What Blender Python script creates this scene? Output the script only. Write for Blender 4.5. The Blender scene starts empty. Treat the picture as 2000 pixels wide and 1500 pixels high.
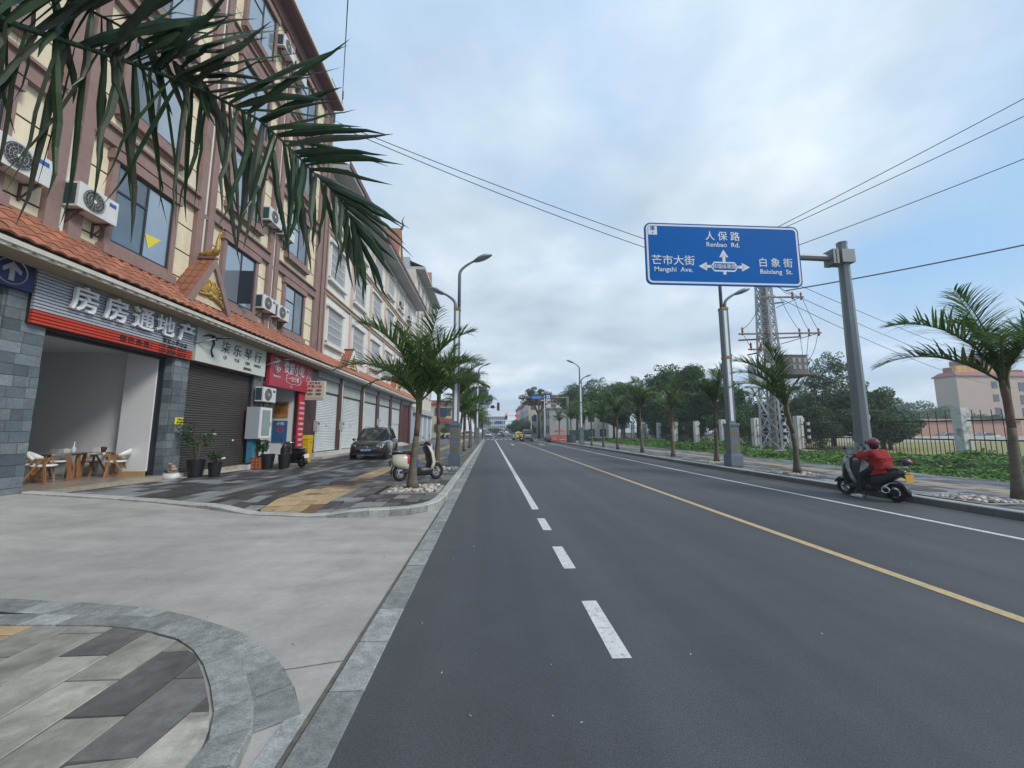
import bpy, math, random
import numpy as np
from mathutils import Vector, Matrix, Euler
R = math.radians
rng = random.Random(7)
SC = bpy.context.scene
COL = SC.collection

# ---------------------------------------------------------------- camera
H = 1.7
cam_data = bpy.data.cameras.new("camera")
cam = bpy.data.objects.new("camera", cam_data)
COL.objects.link(cam)
cam.location = (0, 0, H)
cam.rotation_euler = (R(90 + 6.984), 0, R(-3.253))
cam_data.sensor_width = 36
cam_data.lens = 751 / 2000 * 36
cam_data.clip_start = 0.05
cam_data.clip_end = 3000
SC.camera = cam

# ---------------------------------------------------------------- sky, sun, exposure
SUN_EL, SUN_AZ = R(40), R(122)
world = bpy.data.worlds.new("World")
SC.world = world
world.use_nodes = True
nt = world.node_tree
nt.nodes.clear()
def wn(t, **k):
    n = nt.nodes.new(t)
    for a, b in k.items():
        setattr(n, a, b)
    return n
def wl(a, b):
    nt.links.new(a, b)
def wmath(op, a, b=None):
    n = wn("ShaderNodeMath", operation=op)
    for i, x in enumerate((a, b)):
        if x is None: continue
        if isinstance(x, (int, float)): n.inputs[i].default_value = x
        else: wl(x, n.inputs[i])
    return n.outputs[0]
sky = wn("ShaderNodeTexSky", sky_type="NISHITA")
sky.sun_disc = False
sky.sun_elevation = SUN_EL
sky.sun_rotation = SUN_AZ
sky.air_density = 1.2
sky.dust_density = 1.5
tc = wn("ShaderNodeTexCoord")
sep = wn("ShaderNodeSeparateXYZ")
wl(tc.outputs["Generated"], sep.inputs[0])
zz = wmath("ADD", wmath("MAXIMUM", sep.outputs[2], 0.0), 0.22)
comb = wn("ShaderNodeCombineXYZ")
wl(wmath("DIVIDE", sep.outputs[0], zz), comb.inputs[0])
wl(wmath("DIVIDE", sep.outputs[1], zz), comb.inputs[1])
comb.inputs[2].default_value = 1.3
n1 = wn("ShaderNodeTexNoise")
n1.inputs["Scale"].default_value = 0.62
n1.inputs["Detail"].default_value = 7
n1.inputs["Roughness"].default_value = 0.5
n1.inputs["Distortion"].default_value = 0.25
wl(comb.outputs[0], n1.inputs["Vector"])
n2 = wn("ShaderNodeTexNoise")
n2.inputs["Scale"].default_value = 1.5
n2.inputs["Detail"].default_value = 8
n2.inputs["Roughness"].default_value = 0.55
off = wn("ShaderNodeVectorMath", operation="ADD")
off.inputs[1].default_value = (4.3, 7.7, 2.0)
wl(comb.outputs[0], off.inputs[0]); wl(off.outputs[0], n2.inputs["Vector"])
r1 = wn("ShaderNodeValToRGB")
r1.color_ramp.elements[0].position = 0.39; r1.color_ramp.elements[0].color = (0, 0, 0, 1)
r1.color_ramp.elements[1].position = 0.60; r1.color_ramp.elements[1].color = (1, 1, 1, 1)
wl(n1.outputs["Fac"], r1.inputs[0])
r2 = wn("ShaderNodeValToRGB")
e = r2.color_ramp.elements
e[0].position = 0.32; e[0].color = (3.3, 3.95, 4.6, 1)
e[1].position = 0.68; e[1].color = (6.1, 6.65, 7.0, 1)
m = e.new(0.5); m.color = (4.4, 5.05, 5.65, 1)
wl(n2.outputs["Fac"], r2.inputs[0])
# thin veil over the blue: Nishita brightened by a bit of white haze
veil = wn("ShaderNodeMix", data_type="RGBA")
veil.inputs[0].default_value = 0.85
blue = wn("ShaderNodeVectorMath", operation="SCALE")
wl(sky.outputs[0], blue.inputs[0]); blue.inputs["Scale"].default_value = 1.0
wl(blue.outputs[0], veil.inputs[6])
veil.inputs[7].default_value = (2.35, 3.95, 6.0, 1)
# cloud cover grows towards the horizon
hor = wmath("SUBTRACT", 1.0, wmath("MULTIPLY", wmath("MAXIMUM", sep.outputs[2], 0.0), 3.6))
cov = wmath("MAXIMUM", wmath("MULTIPLY", r1.outputs[0], 0.93), hor)
mixs = wn("ShaderNodeMix", data_type="RGBA")
wl(cov, mixs.inputs[0]); wl(veil.outputs[2], mixs.inputs[6]); wl(r2.outputs[0], mixs.inputs[7])
bg = wn("ShaderNodeBackground")
bg.inputs["Strength"].default_value = 0.1
out = wn("ShaderNodeOutputWorld")
wl(mixs.outputs[2], bg.inputs[0]); wl(bg.outputs[0], out.inputs[0])

sun_d = bpy.data.lights.new("sun", "SUN")
sun_d.energy = 1.5
sun_d.angle = R(16)
sun_d.color = (1.0, 0.94, 0.86)
sun = bpy.data.objects.new("sun", sun_d)
COL.objects.link(sun)
# direction towards the sun (azimuth clockwise from +Y as the sky texture uses)
sd = Vector((math.sin(SUN_AZ) * math.cos(SUN_EL), math.cos(SUN_AZ) * math.cos(SUN_EL), math.sin(SUN_EL)))
sun.rotation_euler = sd.to_track_quat("Z", "Y").to_euler()

SC.view_settings.view_transform = "Standard"
SC.view_settings.look = "None"
SC.view_settings.exposure = 0.68
SC.view_settings.gamma = 1.0
SC.view_settings.use_curve_mapping = False
SC.cycles.use_denoising = True
SC.cycles.max_bounces = 8
SC.cycles.transparent_max_bounces = 16

# ---------------------------------------------------------------- materials
MATS = {}
def mat(name, col, rough=0.6, metal=0.0, spec=0.5, var=None, bump=None, rnd=0.0, emit=None, grain=None, dirt=None, coat=0.0, scale=(1, 1, 1), world_co=False, trans=0.0, streak=None):
    """col base colour; var (noise scale, amount); bump (scale, strength); rnd per-object brightness; grain fine speckle; dirt (colour, scale, threshold, amount)"""
    if name in MATS: return MATS[name]
    m = bpy.data.materials.new(name); MATS[name] = m
    m.use_nodes = True
    t = m.node_tree; N = t.nodes; Lk = t.links
    b = N["Principled BSDF"]
    b.inputs["Roughness"].default_value = rough
    b.inputs["Metallic"].default_value = metal
    b.inputs["Specular IOR Level"].default_value = spec
    if coat: b.inputs["Coat Weight"].default_value = coat; b.inputs["Coat Roughness"].default_value = 0.08
    cur = None
    rgb = N.new("ShaderNodeRGB"); rgb.outputs[0].default_value = (*col, 1); cur = rgb.outputs[0]
    co = None
    def coord():
        nonlocal co
        if co is None:
            if world_co:
                g = N.new("ShaderNodeNewGeometry"); src = g.outputs["Position"]
            else:
                tc = N.new("ShaderNodeTexCoord"); src = tc.outputs["Object"]
            mp = N.new("ShaderNodeMapping"); mp.inputs["Scale"].default_value = scale
            Lk.new(src, mp.inputs[0])
            if not world_co:
                oi = N.new("ShaderNodeObjectInfo"); sc = N.new("ShaderNodeVectorMath"); sc.operation = "SCALE"
                Lk.new(oi.outputs["Random"], sc.inputs["Scale"]); sc.inputs[0].default_value = (37, 51, 23)
                ad = N.new("ShaderNodeVectorMath"); ad.operation = "ADD"
                Lk.new(mp.outputs[0], ad.inputs[0]); Lk.new(sc.outputs[0], ad.inputs[1]); co = ad.outputs[0]
            else: co = mp.outputs[0]
        return co
    def noise(sc, det=5, ro=0.6):
        n = N.new("ShaderNodeTexNoise"); n.inputs["Scale"].default_value = sc
        n.inputs["Detail"].default_value = det; n.inputs["Roughness"].default_value = ro
        Lk.new(coord(), n.inputs["Vector"]); return n.outputs["Fac"]
    def mul(cur, fac_sock, lo, hi, a=0.3, c=0.7):
        mr = N.new("ShaderNodeMapRange"); mr.inputs[1].default_value = a; mr.inputs[2].default_value = c
        mr.inputs[3].default_value = lo; mr.inputs[4].default_value = hi
        Lk.new(fac_sock, mr.inputs[0])
        v = N.new("ShaderNodeVectorMath"); v.operation = "SCALE"
        Lk.new(cur, v.inputs[0]); Lk.new(mr.outputs[0], v.inputs["Scale"]); return v.outputs[0]
    if var:
        vs = var if isinstance(var, list) else [var]
        for sc, am in vs: cur = mul(cur, noise(sc), 1 - am, 1 + am)
    if grain: cur = mul(cur, noise(grain[0], 2, 0.7), 1 - grain[1], 1 + grain[1])
    if rnd:
        oi = N.new("ShaderNodeObjectInfo"); cur = mul(cur, oi.outputs["Random"], 1 - rnd, 1 + rnd, 0, 1)
    if streak:
        tg = N.new("ShaderNodeNewGeometry"); mp2 = N.new("ShaderNodeMapping"); mp2.inputs["Scale"].default_value = streak[1]; Lk.new(tg.outputs["Position"], mp2.inputs[0])
        ns = N.new("ShaderNodeTexNoise"); ns.inputs["Scale"].default_value = 1; ns.inputs["Detail"].default_value = 3; Lk.new(mp2.outputs[0], ns.inputs["Vector"])
        cur = mul(cur, ns.outputs["Fac"], 1 - streak[0], 1 + streak[0], .35, .65)
    if dirt:
        dc, ds, th, am = dirt
        mr = N.new("ShaderNodeMapRange"); mr.inputs[1].default_value = th; mr.inputs[2].default_value = th + 0.12
        mr.inputs[3].default_value = 0; mr.inputs[4].default_value = am
        Lk.new(noise(ds, 8, 0.65), mr.inputs[0])
        mx = N.new("ShaderNodeMix"); mx.data_type = "RGBA"
        Lk.new(mr.outputs[0], mx.inputs[0]); Lk.new(cur, mx.inputs[6]); mx.inputs[7].default_value = (*dc, 1)
        cur = mx.outputs[2]
    Lk.new(cur, b.inputs["Base Color"])
    if bump:
        bn = N.new("ShaderNodeBump"); bn.inputs["Strength"].default_value = bump[1]; bn.inputs["Distance"].default_value = bump[2] if len(bump) > 2 else 0.02
        Lk.new(noise(bump[0], 6, 0.65), bn.inputs["Height"]); Lk.new(bn.outputs[0], b.inputs["Normal"])
    if trans:
        tr = N.new("ShaderNodeBsdfTranslucent"); Lk.new(cur, tr.inputs[0]); ms = N.new("ShaderNodeMixShader"); ms.inputs[0].default_value = trans
        Lk.new(b.outputs[0], ms.inputs[1]); Lk.new(tr.outputs[0], ms.inputs[2]); Lk.new(ms.outputs[0], N["Material Output"].inputs[0])
    if emit:
        b.inputs["Emission Color"].default_value = (*emit[0], 1); b.inputs["Emission Strength"].default_value = emit[1]
    return m

# ---------------------------------------------------------------- mesh helper
def rotz(a): return Matrix.Rotation(a, 3, "Z")
class MB:
    def __init__(s): s.v = []; s.f = []; s.m = []
    def add(s, vs, fs, m=0):
        k = len(s.v); s.v += [tuple(v) for v in vs]
        s.f += [tuple(k + i for i in f) for f in fs]; s.m += [m] * len(fs); return s
    def box(s, x0, y0, z0, x1, y1, z1, m=0):
        v = [(x0, y0, z0), (x1, y0, z0), (x1, y1, z0), (x0, y1, z0), (x0, y0, z1), (x1, y0, z1), (x1, y1, z1), (x0, y1, z1)]
        return s.add(v, [(3, 2, 1, 0), (4, 5, 6, 7), (0, 1, 5, 4), (1, 2, 6, 5), (2, 3, 7, 6), (3, 0, 4, 7)], m)
    def obox(s, c, size, rot=None, m=0):
        a, b, d = size[0] / 2, size[1] / 2, size[2] / 2
        q = rot or Matrix.Identity(3); c = Vector(c)
        v = [c + q @ Vector(p) for p in ((-a, -b, -d), (a, -b, -d), (a, b, -d), (-a, b, -d), (-a, -b, d), (a, -b, d), (a, b, d), (-a, b, d))]
        return s.add(v, [(3, 2, 1, 0), (4, 5, 6, 7), (0, 1, 5, 4), (1, 2, 6, 5), (2, 3, 7, 6), (3, 0, 4, 7)], m)
    def bar(s, p0, p1, w, h=None, m=0):
        h = h or w; p0 = Vector(p0); p1 = Vector(p1); d = p1 - p0
        q = d.to_track_quat("Z", "Y").to_matrix()
        return s.obox((p0 + p1) / 2, (w, h, d.length), q, m)
    def loft(s, rings, m=0, cap=True, closed=False):
        n = len(rings[0]); vs = [p for r in rings for p in r]; fs = []
        K = len(rings)
        for i in range(K if closed else K - 1):
            for j in range(n):
                a = i * n + j; b = i * n + (j + 1) % n; c = ((i + 1) % K) * n
                fs.append((a, b, c + (j + 1) % n, c + j))
        if cap and not closed: fs += [tuple(range(n))[::-1], tuple((K - 1) * n + j for j in range(n))]
        return s.add(vs, fs, m)
    def tube(s, pts, r, n=8, m=0, cap=True, closed=False):
        pts = [Vector(p) for p in pts]; K = len(pts)
        rs = r if isinstance(r, (list, tuple)) else [r] * K
        rings = []; up = None
        for i, p in enumerate(pts):
            a = pts[i - 1] if (i or closed) else p; b = pts[(i + 1) % K] if (i < K - 1 or closed) else p
            t = (b - a).normalized()
            if up is None: up = Vector((0, 0, 1)) if abs(t.z) < 0.9 else Vector((0, 1, 0))
            sx = t.cross(up)
            if sx.length < 1e-4: sx = t.orthogonal()
            sx.normalize(); uy = sx.cross(t).normalized(); up = uy
            rings.append([p + sx * (rs[i] * math.cos(2 * math.pi * j / n)) + uy * (rs[i] * math.sin(2 * math.pi * j / n)) for j in range(n)])
        return s.loft(rings, m, cap, closed)
    def cyl(s, p0, p1, r0, r1=None, n=12, m=0): return s.tube([p0, p1], [r0, r0 if r1 is None else r1], n, m)
    def lathe(s, prof, c=(0, 0, 0), n=16, m=0, cap=True):
        c = Vector(c)
        return s.loft([[c + Vector((r * math.cos(2 * math.pi * j / n), r * math.sin(2 * math.pi * j / n), z)) for j in range(n)] for r, z in prof], m, cap)
    def ell(s, c, r, n=10, k=6, m=0, rot=None):
        c = Vector(c); q = rot or Matrix.Identity(3)
        rings = []
        for i in range(k + 1):
            th = math.pi * (i + 0.001) / (k + 0.002)
            rings.append([c + q @ Vector((r[0] * math.sin(th) * math.cos(2 * math.pi * j / n), r[1] * math.sin(th) * math.sin(2 * math.pi * j / n), -r[2] * math.cos(th))) for j in range(n)])
        return s.loft(rings, m)
    def prism(s, poly, axis, h0, h1, m=0):
        def P(a, b, h): return (h, a, b) if axis == "x" else (a, h, b) if axis == "y" else (a, b, h)
        n = len(poly)
        v = [P(a, b, h0) for a, b in poly] + [P(a, b, h1) for a, b in poly]
        return s.add(v, [tuple(range(n))[::-1], tuple(range(n, 2 * n))] + [(i, (i + 1) % n, n + (i + 1) % n, n + i) for i in range(n)], m)
    def mesh(s, name, mats, smooth=False):
        me = bpy.data.meshes.new(name); me.from_pydata(s.v, [], s.f)
        for mt in (mats if isinstance(mats, (list, tuple)) else [mats]): me.materials.append(mt)
        if len(me.materials) > 1: me.polygons.foreach_set("material_index", s.m)
        me.update()
        bm_fix(me)
        if smooth: me.polygons.foreach_set("use_smooth", [True] * len(me.polygons))
        return me
    def build(s, name, mats, parent=None, smooth=False, loc=None, bevel=0, angle=None, world=False):
        if world and parent is not None:
            o = root_off(parent); s.v = [(a - o.x, b - o.y, c - o.z) for a, b, c in s.v]
        ob = bpy.data.objects.new(name, s.mesh(name, mats, smooth))
        COL.objects.link(ob)
        if parent is not None: ob.parent = parent
        if loc is not None: ob.location = loc
        if bevel:
            md = ob.modifiers.new("bevel", "BEVEL"); md.width = bevel; md.segments = 2; md.limit_method = "ANGLE"; md.angle_limit = R(35)
        if smooth and angle:
            try:
                md = ob.modifiers.new("edge", "EDGE_SPLIT"); md.split_angle = R(angle)
            except Exception: pass
        return ob
import bmesh
def bm_fix(me):
    if len(me.polygons) > 6000: return
    bm = bmesh.new(); bm.from_mesh(me); bmesh.ops.recalc_face_normals(bm, faces=bm.faces); bm.to_mesh(me); bm.free()
def root_off(o):
    v = Vector((0, 0, 0))
    while o is not None: v += o.location; o = o.parent
    return v
def tag(o, label=None, cat=None, group=None, kind=None):
    if label: o["label"] = label
    if cat: o["category"] = cat
    if group: o["group"] = group
    if kind: o["kind"] = kind
    return o
def thing(name, label, cat, loc=(0, 0, 0), rz=0, group=None, kind=None):
    o = bpy.data.objects.new(name, None); COL.objects.link(o); o.empty_display_size = 0.2
    o.location = loc; o.rotation_euler = (0, 0, rz)
    return tag(o, label, cat, group, kind)
def kids(o): return [c for c in bpy.data.objects if c.parent == o]
KIDS = {}
def copy_tree(o, parent=None, depth=0):
    c = o.copy(); COL.objects.link(c)
    if parent is not None: c.parent = parent
    if depth < 2:
        if o.name not in KIDS: KIDS[o.name] = list(o.children)
        for ch in KIDS[o.name]: copy_tree(ch, c, depth + 1)
    return c
def inst(me, name, parent, loc, rot=(0, 0, 0), scale=(1, 1, 1), world=False):
    o = bpy.data.objects.new(name, me); COL.objects.link(o)
    if parent is not None: o.parent = parent
    o.location = Vector(loc) - (root_off(parent) if world and parent else Vector((0, 0, 0)))
    o.rotation_euler = rot; o.scale = scale
    return o
_txt = {}
def text_mesh(body, size, depth=0.0, bold=0.0, mats=None, align="CENTER"):
    cu = bpy.data.curves.new("text", "FONT"); cu.body = body; cu.size = size; cu.align_x = align; cu.align_y = "CENTER"
    cu.extrude = depth; cu.offset = bold; cu.resolution_u = 3
    ob = bpy.data.objects.new("text", cu); COL.objects.link(ob)
    dg = bpy.context.evaluated_depsgraph_get()
    me = bpy.data.meshes.new_from_object(ob.evaluated_get(dg))
    bpy.data.objects.remove(ob); bpy.data.curves.remove(cu)
    me.materials.clear()
    me.materials.append(mats)
    return me
FACE_X = Matrix(((0, 0, 1), (1, 0, 0), (0, 1, 0)))      # text reading along +Y, facing +X
FACE_MY = Matrix(((1, 0, 0), (0, 0, -1), (0, 1, 0)))    # text reading along +X, facing -Y
def text(body, size, loc, m, name="lettering", parent=None, face=FACE_X, depth=0.004, bold=0.0, sx=1.0, sy=1.0, align="CENTER", italic=0.0):
    me = text_mesh(body, size, depth, bold, m, align)
    q = face.to_4x4() @ Matrix(((sx, italic, 0, 0), (0, sy, 0, 0), (0, 0, 1, 0), (0, 0, 0, 1)))
    me.transform(q)
    return inst(me, name, parent, loc, world=True)
def lerp(a, b, t): return a + (b - a) * t
def interp(x, xs, ys):
    return float(np.interp(x, xs, ys))
def ring(c, rx, rz_, n=16, p=2.5, ax="y"):
    """superellipse ring; ax = axis the ring's plane is normal to"""
    out = []
    for j in range(n):
        a = 2 * math.pi * j / n; ca, sa = math.cos(a), math.sin(a)
        x = rx * math.copysign(abs(ca) ** (2 / p), ca); z = rz_ * math.copysign(abs(sa) ** (2 / p), sa)
        out.append(Vector(c) + (Vector((x, 0, z)) if ax == "y" else Vector((x, z, 0)) if ax == "z" else Vector((0, x, z))))
    return out
# ---------------------------------------------------------------- shared materials
asphalt = mat("asphalt", (0.066, 0.068, 0.073), 0.68, streak=(.16, (1.3, .035, 1)), grain=(110, 0.5), var=[(0.22, 0.12), (2.2, 0.07), (30, .1)], bump=(180, 0.35, 0.004), world_co=True, dirt=((0.045, 0.045, 0.048), 1.1, 0.62, 0.45))
paintw = mat("road_paint_white", (0.62, 0.62, 0.60), 0.7, var=(9, 0.12), grain=(120, 0.12), world_co=True, dirt=((0.25, 0.25, 0.25), 22, 0.53, 0.75))
painty = mat("road_paint_yellow", (0.52, 0.385, 0.20), 0.7, var=(7, 0.12), grain=(120, 0.12), world_co=True, dirt=((0.2, 0.17, 0.12), 22, 0.55, 0.7))
concrete = mat("drive_concrete", (0.375, 0.36, 0.335), 0.8, var=[(0.5, 0.12), (2.5, 0.1), (14, .05)], grain=(90, 0.07), bump=(40, 0.2, 0.005), world_co=True, streak=(.1, (.5, 2.2, 1)), dirt=((0.22, 0.22, 0.21), 0.8, 0.56, 0.45))
kerbm = mat("kerb_granite", (0.275, 0.285, 0.275), 0.7, var=[(3, 0.2), (14, 0.25)], grain=(90, 0.3), bump=(60, 0.3, 0.004), rnd=0.24, dirt=((0.13, 0.125, 0.11), 5, 0.56, 0.6))
kerbr = mat("kerb_weathered", (0.17, 0.165, 0.155), 0.8, var=[(3, 0.12), (14, 0.12)], grain=(120, 0.15), bump=(60, 0.3, 0.004), rnd=0.18, dirt=((0.08, 0.078, 0.07), 4, 0.55, 0.6))
kerbtop = mat("kerb_top_pale", (0.42, 0.42, 0.40), 0.75, var=(6, 0.12), grain=(120, 0.1), rnd=0.1)
mortar = mat("mortar", (0.022, 0.021, 0.02), 0.95, var=(12, 0.3), world_co=True)
mortar2 = mat("sand_joint", (0.10, 0.095, 0.08), 0.95, var=(12, 0.2), world_co=True)
pv_dark = mat("paver_dark", (0.062, 0.061, 0.06), 0.55, var=[(2.5, 0.35), (12, 0.2)], grain=(150, 0.2), bump=(50, 0.25, 0.003), rnd=0.22)
pv_mid = mat("paver_mid", (0.135, 0.135, 0.13), 0.6, var=[(2.5, 0.28), (12, 0.2)], grain=(150, 0.2), bump=(50, 0.25, 0.003), rnd=0.2, dirt=((0.07, 0.07, 0.07), 2, 0.56, 0.5))
pv_light = mat("paver_light", (0.235, 0.24, 0.24), 0.65, var=[(2.5, 0.12), (12, 0.12)], grain=(150, 0.18), bump=(50, 0.25, 0.003), rnd=0.16, dirt=((0.10, 0.1, 0.1), 2.4, 0.57, 0.55))
pv_green = mat("paver_greenish", (0.29, 0.28, 0.24), 0.6, var=[(1.6, 0.35), (9, 0.22)], grain=(150, 0.15), bump=(30, 0.3, 0.004), rnd=0.3, dirt=((0.10, 0.10, 0.09), 1.8, 0.56, 0.6))
pv_yel = mat("paver_yellow", (0.44, 0.32, 0.18), 0.65, var=[(2.5, 0.15), (12, 0.12)], grain=(150, 0.12), bump=(50, 0.25, 0.003), rnd=0.2)
pv_brown = mat("paver_wet_brown", (0.20, 0.13, 0.07), 0.55, var=[(2.5, 0.15), (12, 0.12)], grain=(150, 0.12), rnd=0.2)
earth = mat("earth_grass", (0.12, 0.12, 0.055), 0.95, var=[(0.15, 0.25), (2, 0.2)], grain=(20, 0.25), world_co=True)
lawn = mat("dry_lawn", (0.24, 0.22, 0.075), 0.95, var=[(0.3, 0.2), (3, 0.2)], grain=(25, 0.25), world_co=True)
farmac = mat("far_tarmac", (0.12, 0.12, 0.125), 0.9, var=(0.2, 0.15), world_co=True)
white = mat("white_paint", (0.70, 0.70, 0.69), 0.5, var=(3, 0.05), dirt=((0.4, 0.39, 0.36), 3, 0.62, 0.4))
steel = mat("grey_steel", (0.20, 0.225, 0.235), 0.45, 0.1, var=(3, 0.06), dirt=((0.32, 0.33, 0.33), 2, 0.6, 0.4))
galv = mat("galvanised", (0.34, 0.35, 0.36), 0.45, 0.35, var=(6, 0.12))
black = mat("black_rubber", (0.018, 0.018, 0.02), 0.6, var=(8, 0.2))
blackp = mat("black_plastic", (0.022, 0.023, 0.026), 0.38, var=(8, 0.2))
glass = mat("window_glass", (0.34, 0.40, 0.46), 0.06, 0.55, spec=0.8, var=(0.5, 0.12), bump=(1.2, 0.05, 0.02))
chrome = mat("chrome", (0.75, 0.75, 0.76), 0.15, 1.0)

# ---------------------------------------------------------------- ground and roads
g = MB(); S = 900
g.box(-185, -50, -0.5, 295, 555, -0.06)
tag(g.build("ground", earth), kind="structure")
r_ = MB()
def sheet(b, x0, y0, x1, y1, z, m=0): b.add([(x0, y0, z), (x1, y0, z), (x1, y1, z), (x0, y1, z)], [(0, 1, 2, 3)], m)
sheet(r_, -0.82, -25, 10.06, 77, 0); sheet(r_, -120, 77, 140, 96, 0); sheet(r_, -0.82, 96, 10.06, 550, 0)
tag(r_.build("road", asphalt), kind="structure")

mk = MB(); z = 0.004
wlx = (0.93, 1.08)
for y0, y1 in ((-1.0, 0.0), (1.05, 2.05), (3.07, 4.06), (4.98, 5.9), (6.85, 7.75), (8.62, 76)): sheet(mk, wlx[0], y0, wlx[1], y1, z)
def bent(b, pts, w, m=0):
    for (xa, ya), (xb, yb) in zip(pts, pts[1:]):
        b.add([(xa, ya, z), (xa + w, ya, z), (xb + w, yb, z), (xb, yb, z)], [(0, 1, 2, 3)], m)
bent(mk, [(8.38, -10), (8.36, 6), (8.2, 14), (8.2, 76)], 0.13)
for x in (0.93, 8.2): sheet(mk, x, 97, x + 0.13, 200, z)
for i in range(12): sheet(mk, -0.6 + i * 0.92, 79, -0.15 + i * 0.92, 82.5, z)
sheet(mk, 5.0, 76.2, 9.9, 76.6, z)
def arrow(b, cx, y, d):
    sheet(b, cx - 0.08, y, cx + 0.08, y + 3.4 * 1.0, z)
    yt = y + 3.4 if d > 0 else y
    s = 1 if d > 0 else -1
    b.add([(cx - 0.35, yt, z), (cx + 0.35, yt, z), (cx, yt + 1.6 * s, z)], [(0, 1, 2)] if d > 0 else [(0, 2, 1)])
arrow(mk, 2.9, 47, 1); arrow(mk, 6.6, 49, -1)
tag(mk.build("lane_markings", paintw), kind="structure")
mk = MB(); bent(mk, [(4.78, -10), (4.76, 3.4), (4.73, 8), (4.73, 76)], 0.14)
sheet(mk, 4.73, 97, 4.87, 220, z)
tag(mk.build("centre_line", painty), kind="structure")

# driveway: rises gently towards the passage under the block
KX = [-14, -10.2, -8.4, -7.2, -6.0, -4.8, -3.5, -2.5, -1.8, -1.4, -1.2, -1.05]
KY = [9.1, 9.1, 9.1, 9.0, 8.72, 8.35, 8.06, 8.0, 8.1, 8.35, 8.75, 9.5]
def kerb_y(x): return interp(x, KX, KY)
def drive_z(x, y): return 0.005 + 0.066 * max(0.0, min(-x, 11) - 5.0)
def sstep(t): t = max(0.0, min(1.0, t)); return t * t * (3 - 2 * t)
def walk_z(x, y):
    b = 0.15 + 0.03 * max(0.0, min(-x, 10.3) - 6.5) * max(0.0, min(1.0, (17 - y) / 7))
    k = sstep((y - kerb_y(x) - .2) / 1.0)
    w = sstep((1.75 - abs(x + 4.2)) / 1.1)
    return lerp(0.035, b, 1 - w * (1 - k))
d = MB(); xs = [-30, -22, -14, -11, -10.2, -9.6, -9, -8.4, -7.8, -7.2, -6.6, -6, -5.4, -4.8, -4.2, -3.5, -3, -2.5, -2.1, -1.8, -1.6, -1.4, -1.2, -1.06]
ys = [-8, 0, 2, 3, 4, 5, 6, 7]
for xa, xb in zip(xs, xs[1:]):
    ya = ys + [min(kerb_y(xa) + 0.03, 9.5)]; yb = ys + [min(kerb_y(xb) + 0.03, 9.5)]
    for i in range(len(ys)):
        d.add([(xa, ya[i], drive_z(xa, 0)), (xb, yb[i], drive_z(xb, 0)), (xb, yb[i + 1], drive_z(xb, 0)), (xa, ya[i + 1], drive_z(xa, 0))], [(0, 1, 2, 3)])
tag(d.build("driveway", concrete, smooth=True), kind="structure")
# joints sawn in the driveway
dj = MB()
def groove(b, p, q, w, zf):
    p = Vector(p); q = Vector(q); n = Vector((-(q - p).y, (q - p).x)).normalized() * w / 2
    K = 6
    for i in range(K):
        a = p.lerp(q, i / K); c = p.lerp(q, (i + 1) / K)
        b.add([(a.x - n.x, a.y - n.y, zf(a.x, 0) + .004), (c.x - n.x, c.y - n.y, zf(c.x, 0) + .004), (c.x + n.x, c.y + n.y, zf(c.x, 0) + .004), (a.x + n.x, a.y + n.y, zf(a.x, 0) + .004)], [(0, 1, 2, 3)])
groove(dj, (-1.08, 3.15), (-1.5, 3.05), 0.008, drive_z)
groove(dj, (-1.062, -3), (-1.062, 9.3), 0.03, drive_z)
tag(dj.build("driveway_joint", mat("joint_grit", (.13, .12, .10), .95, var=(9, .35), world_co=True)), kind="structure")

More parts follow.
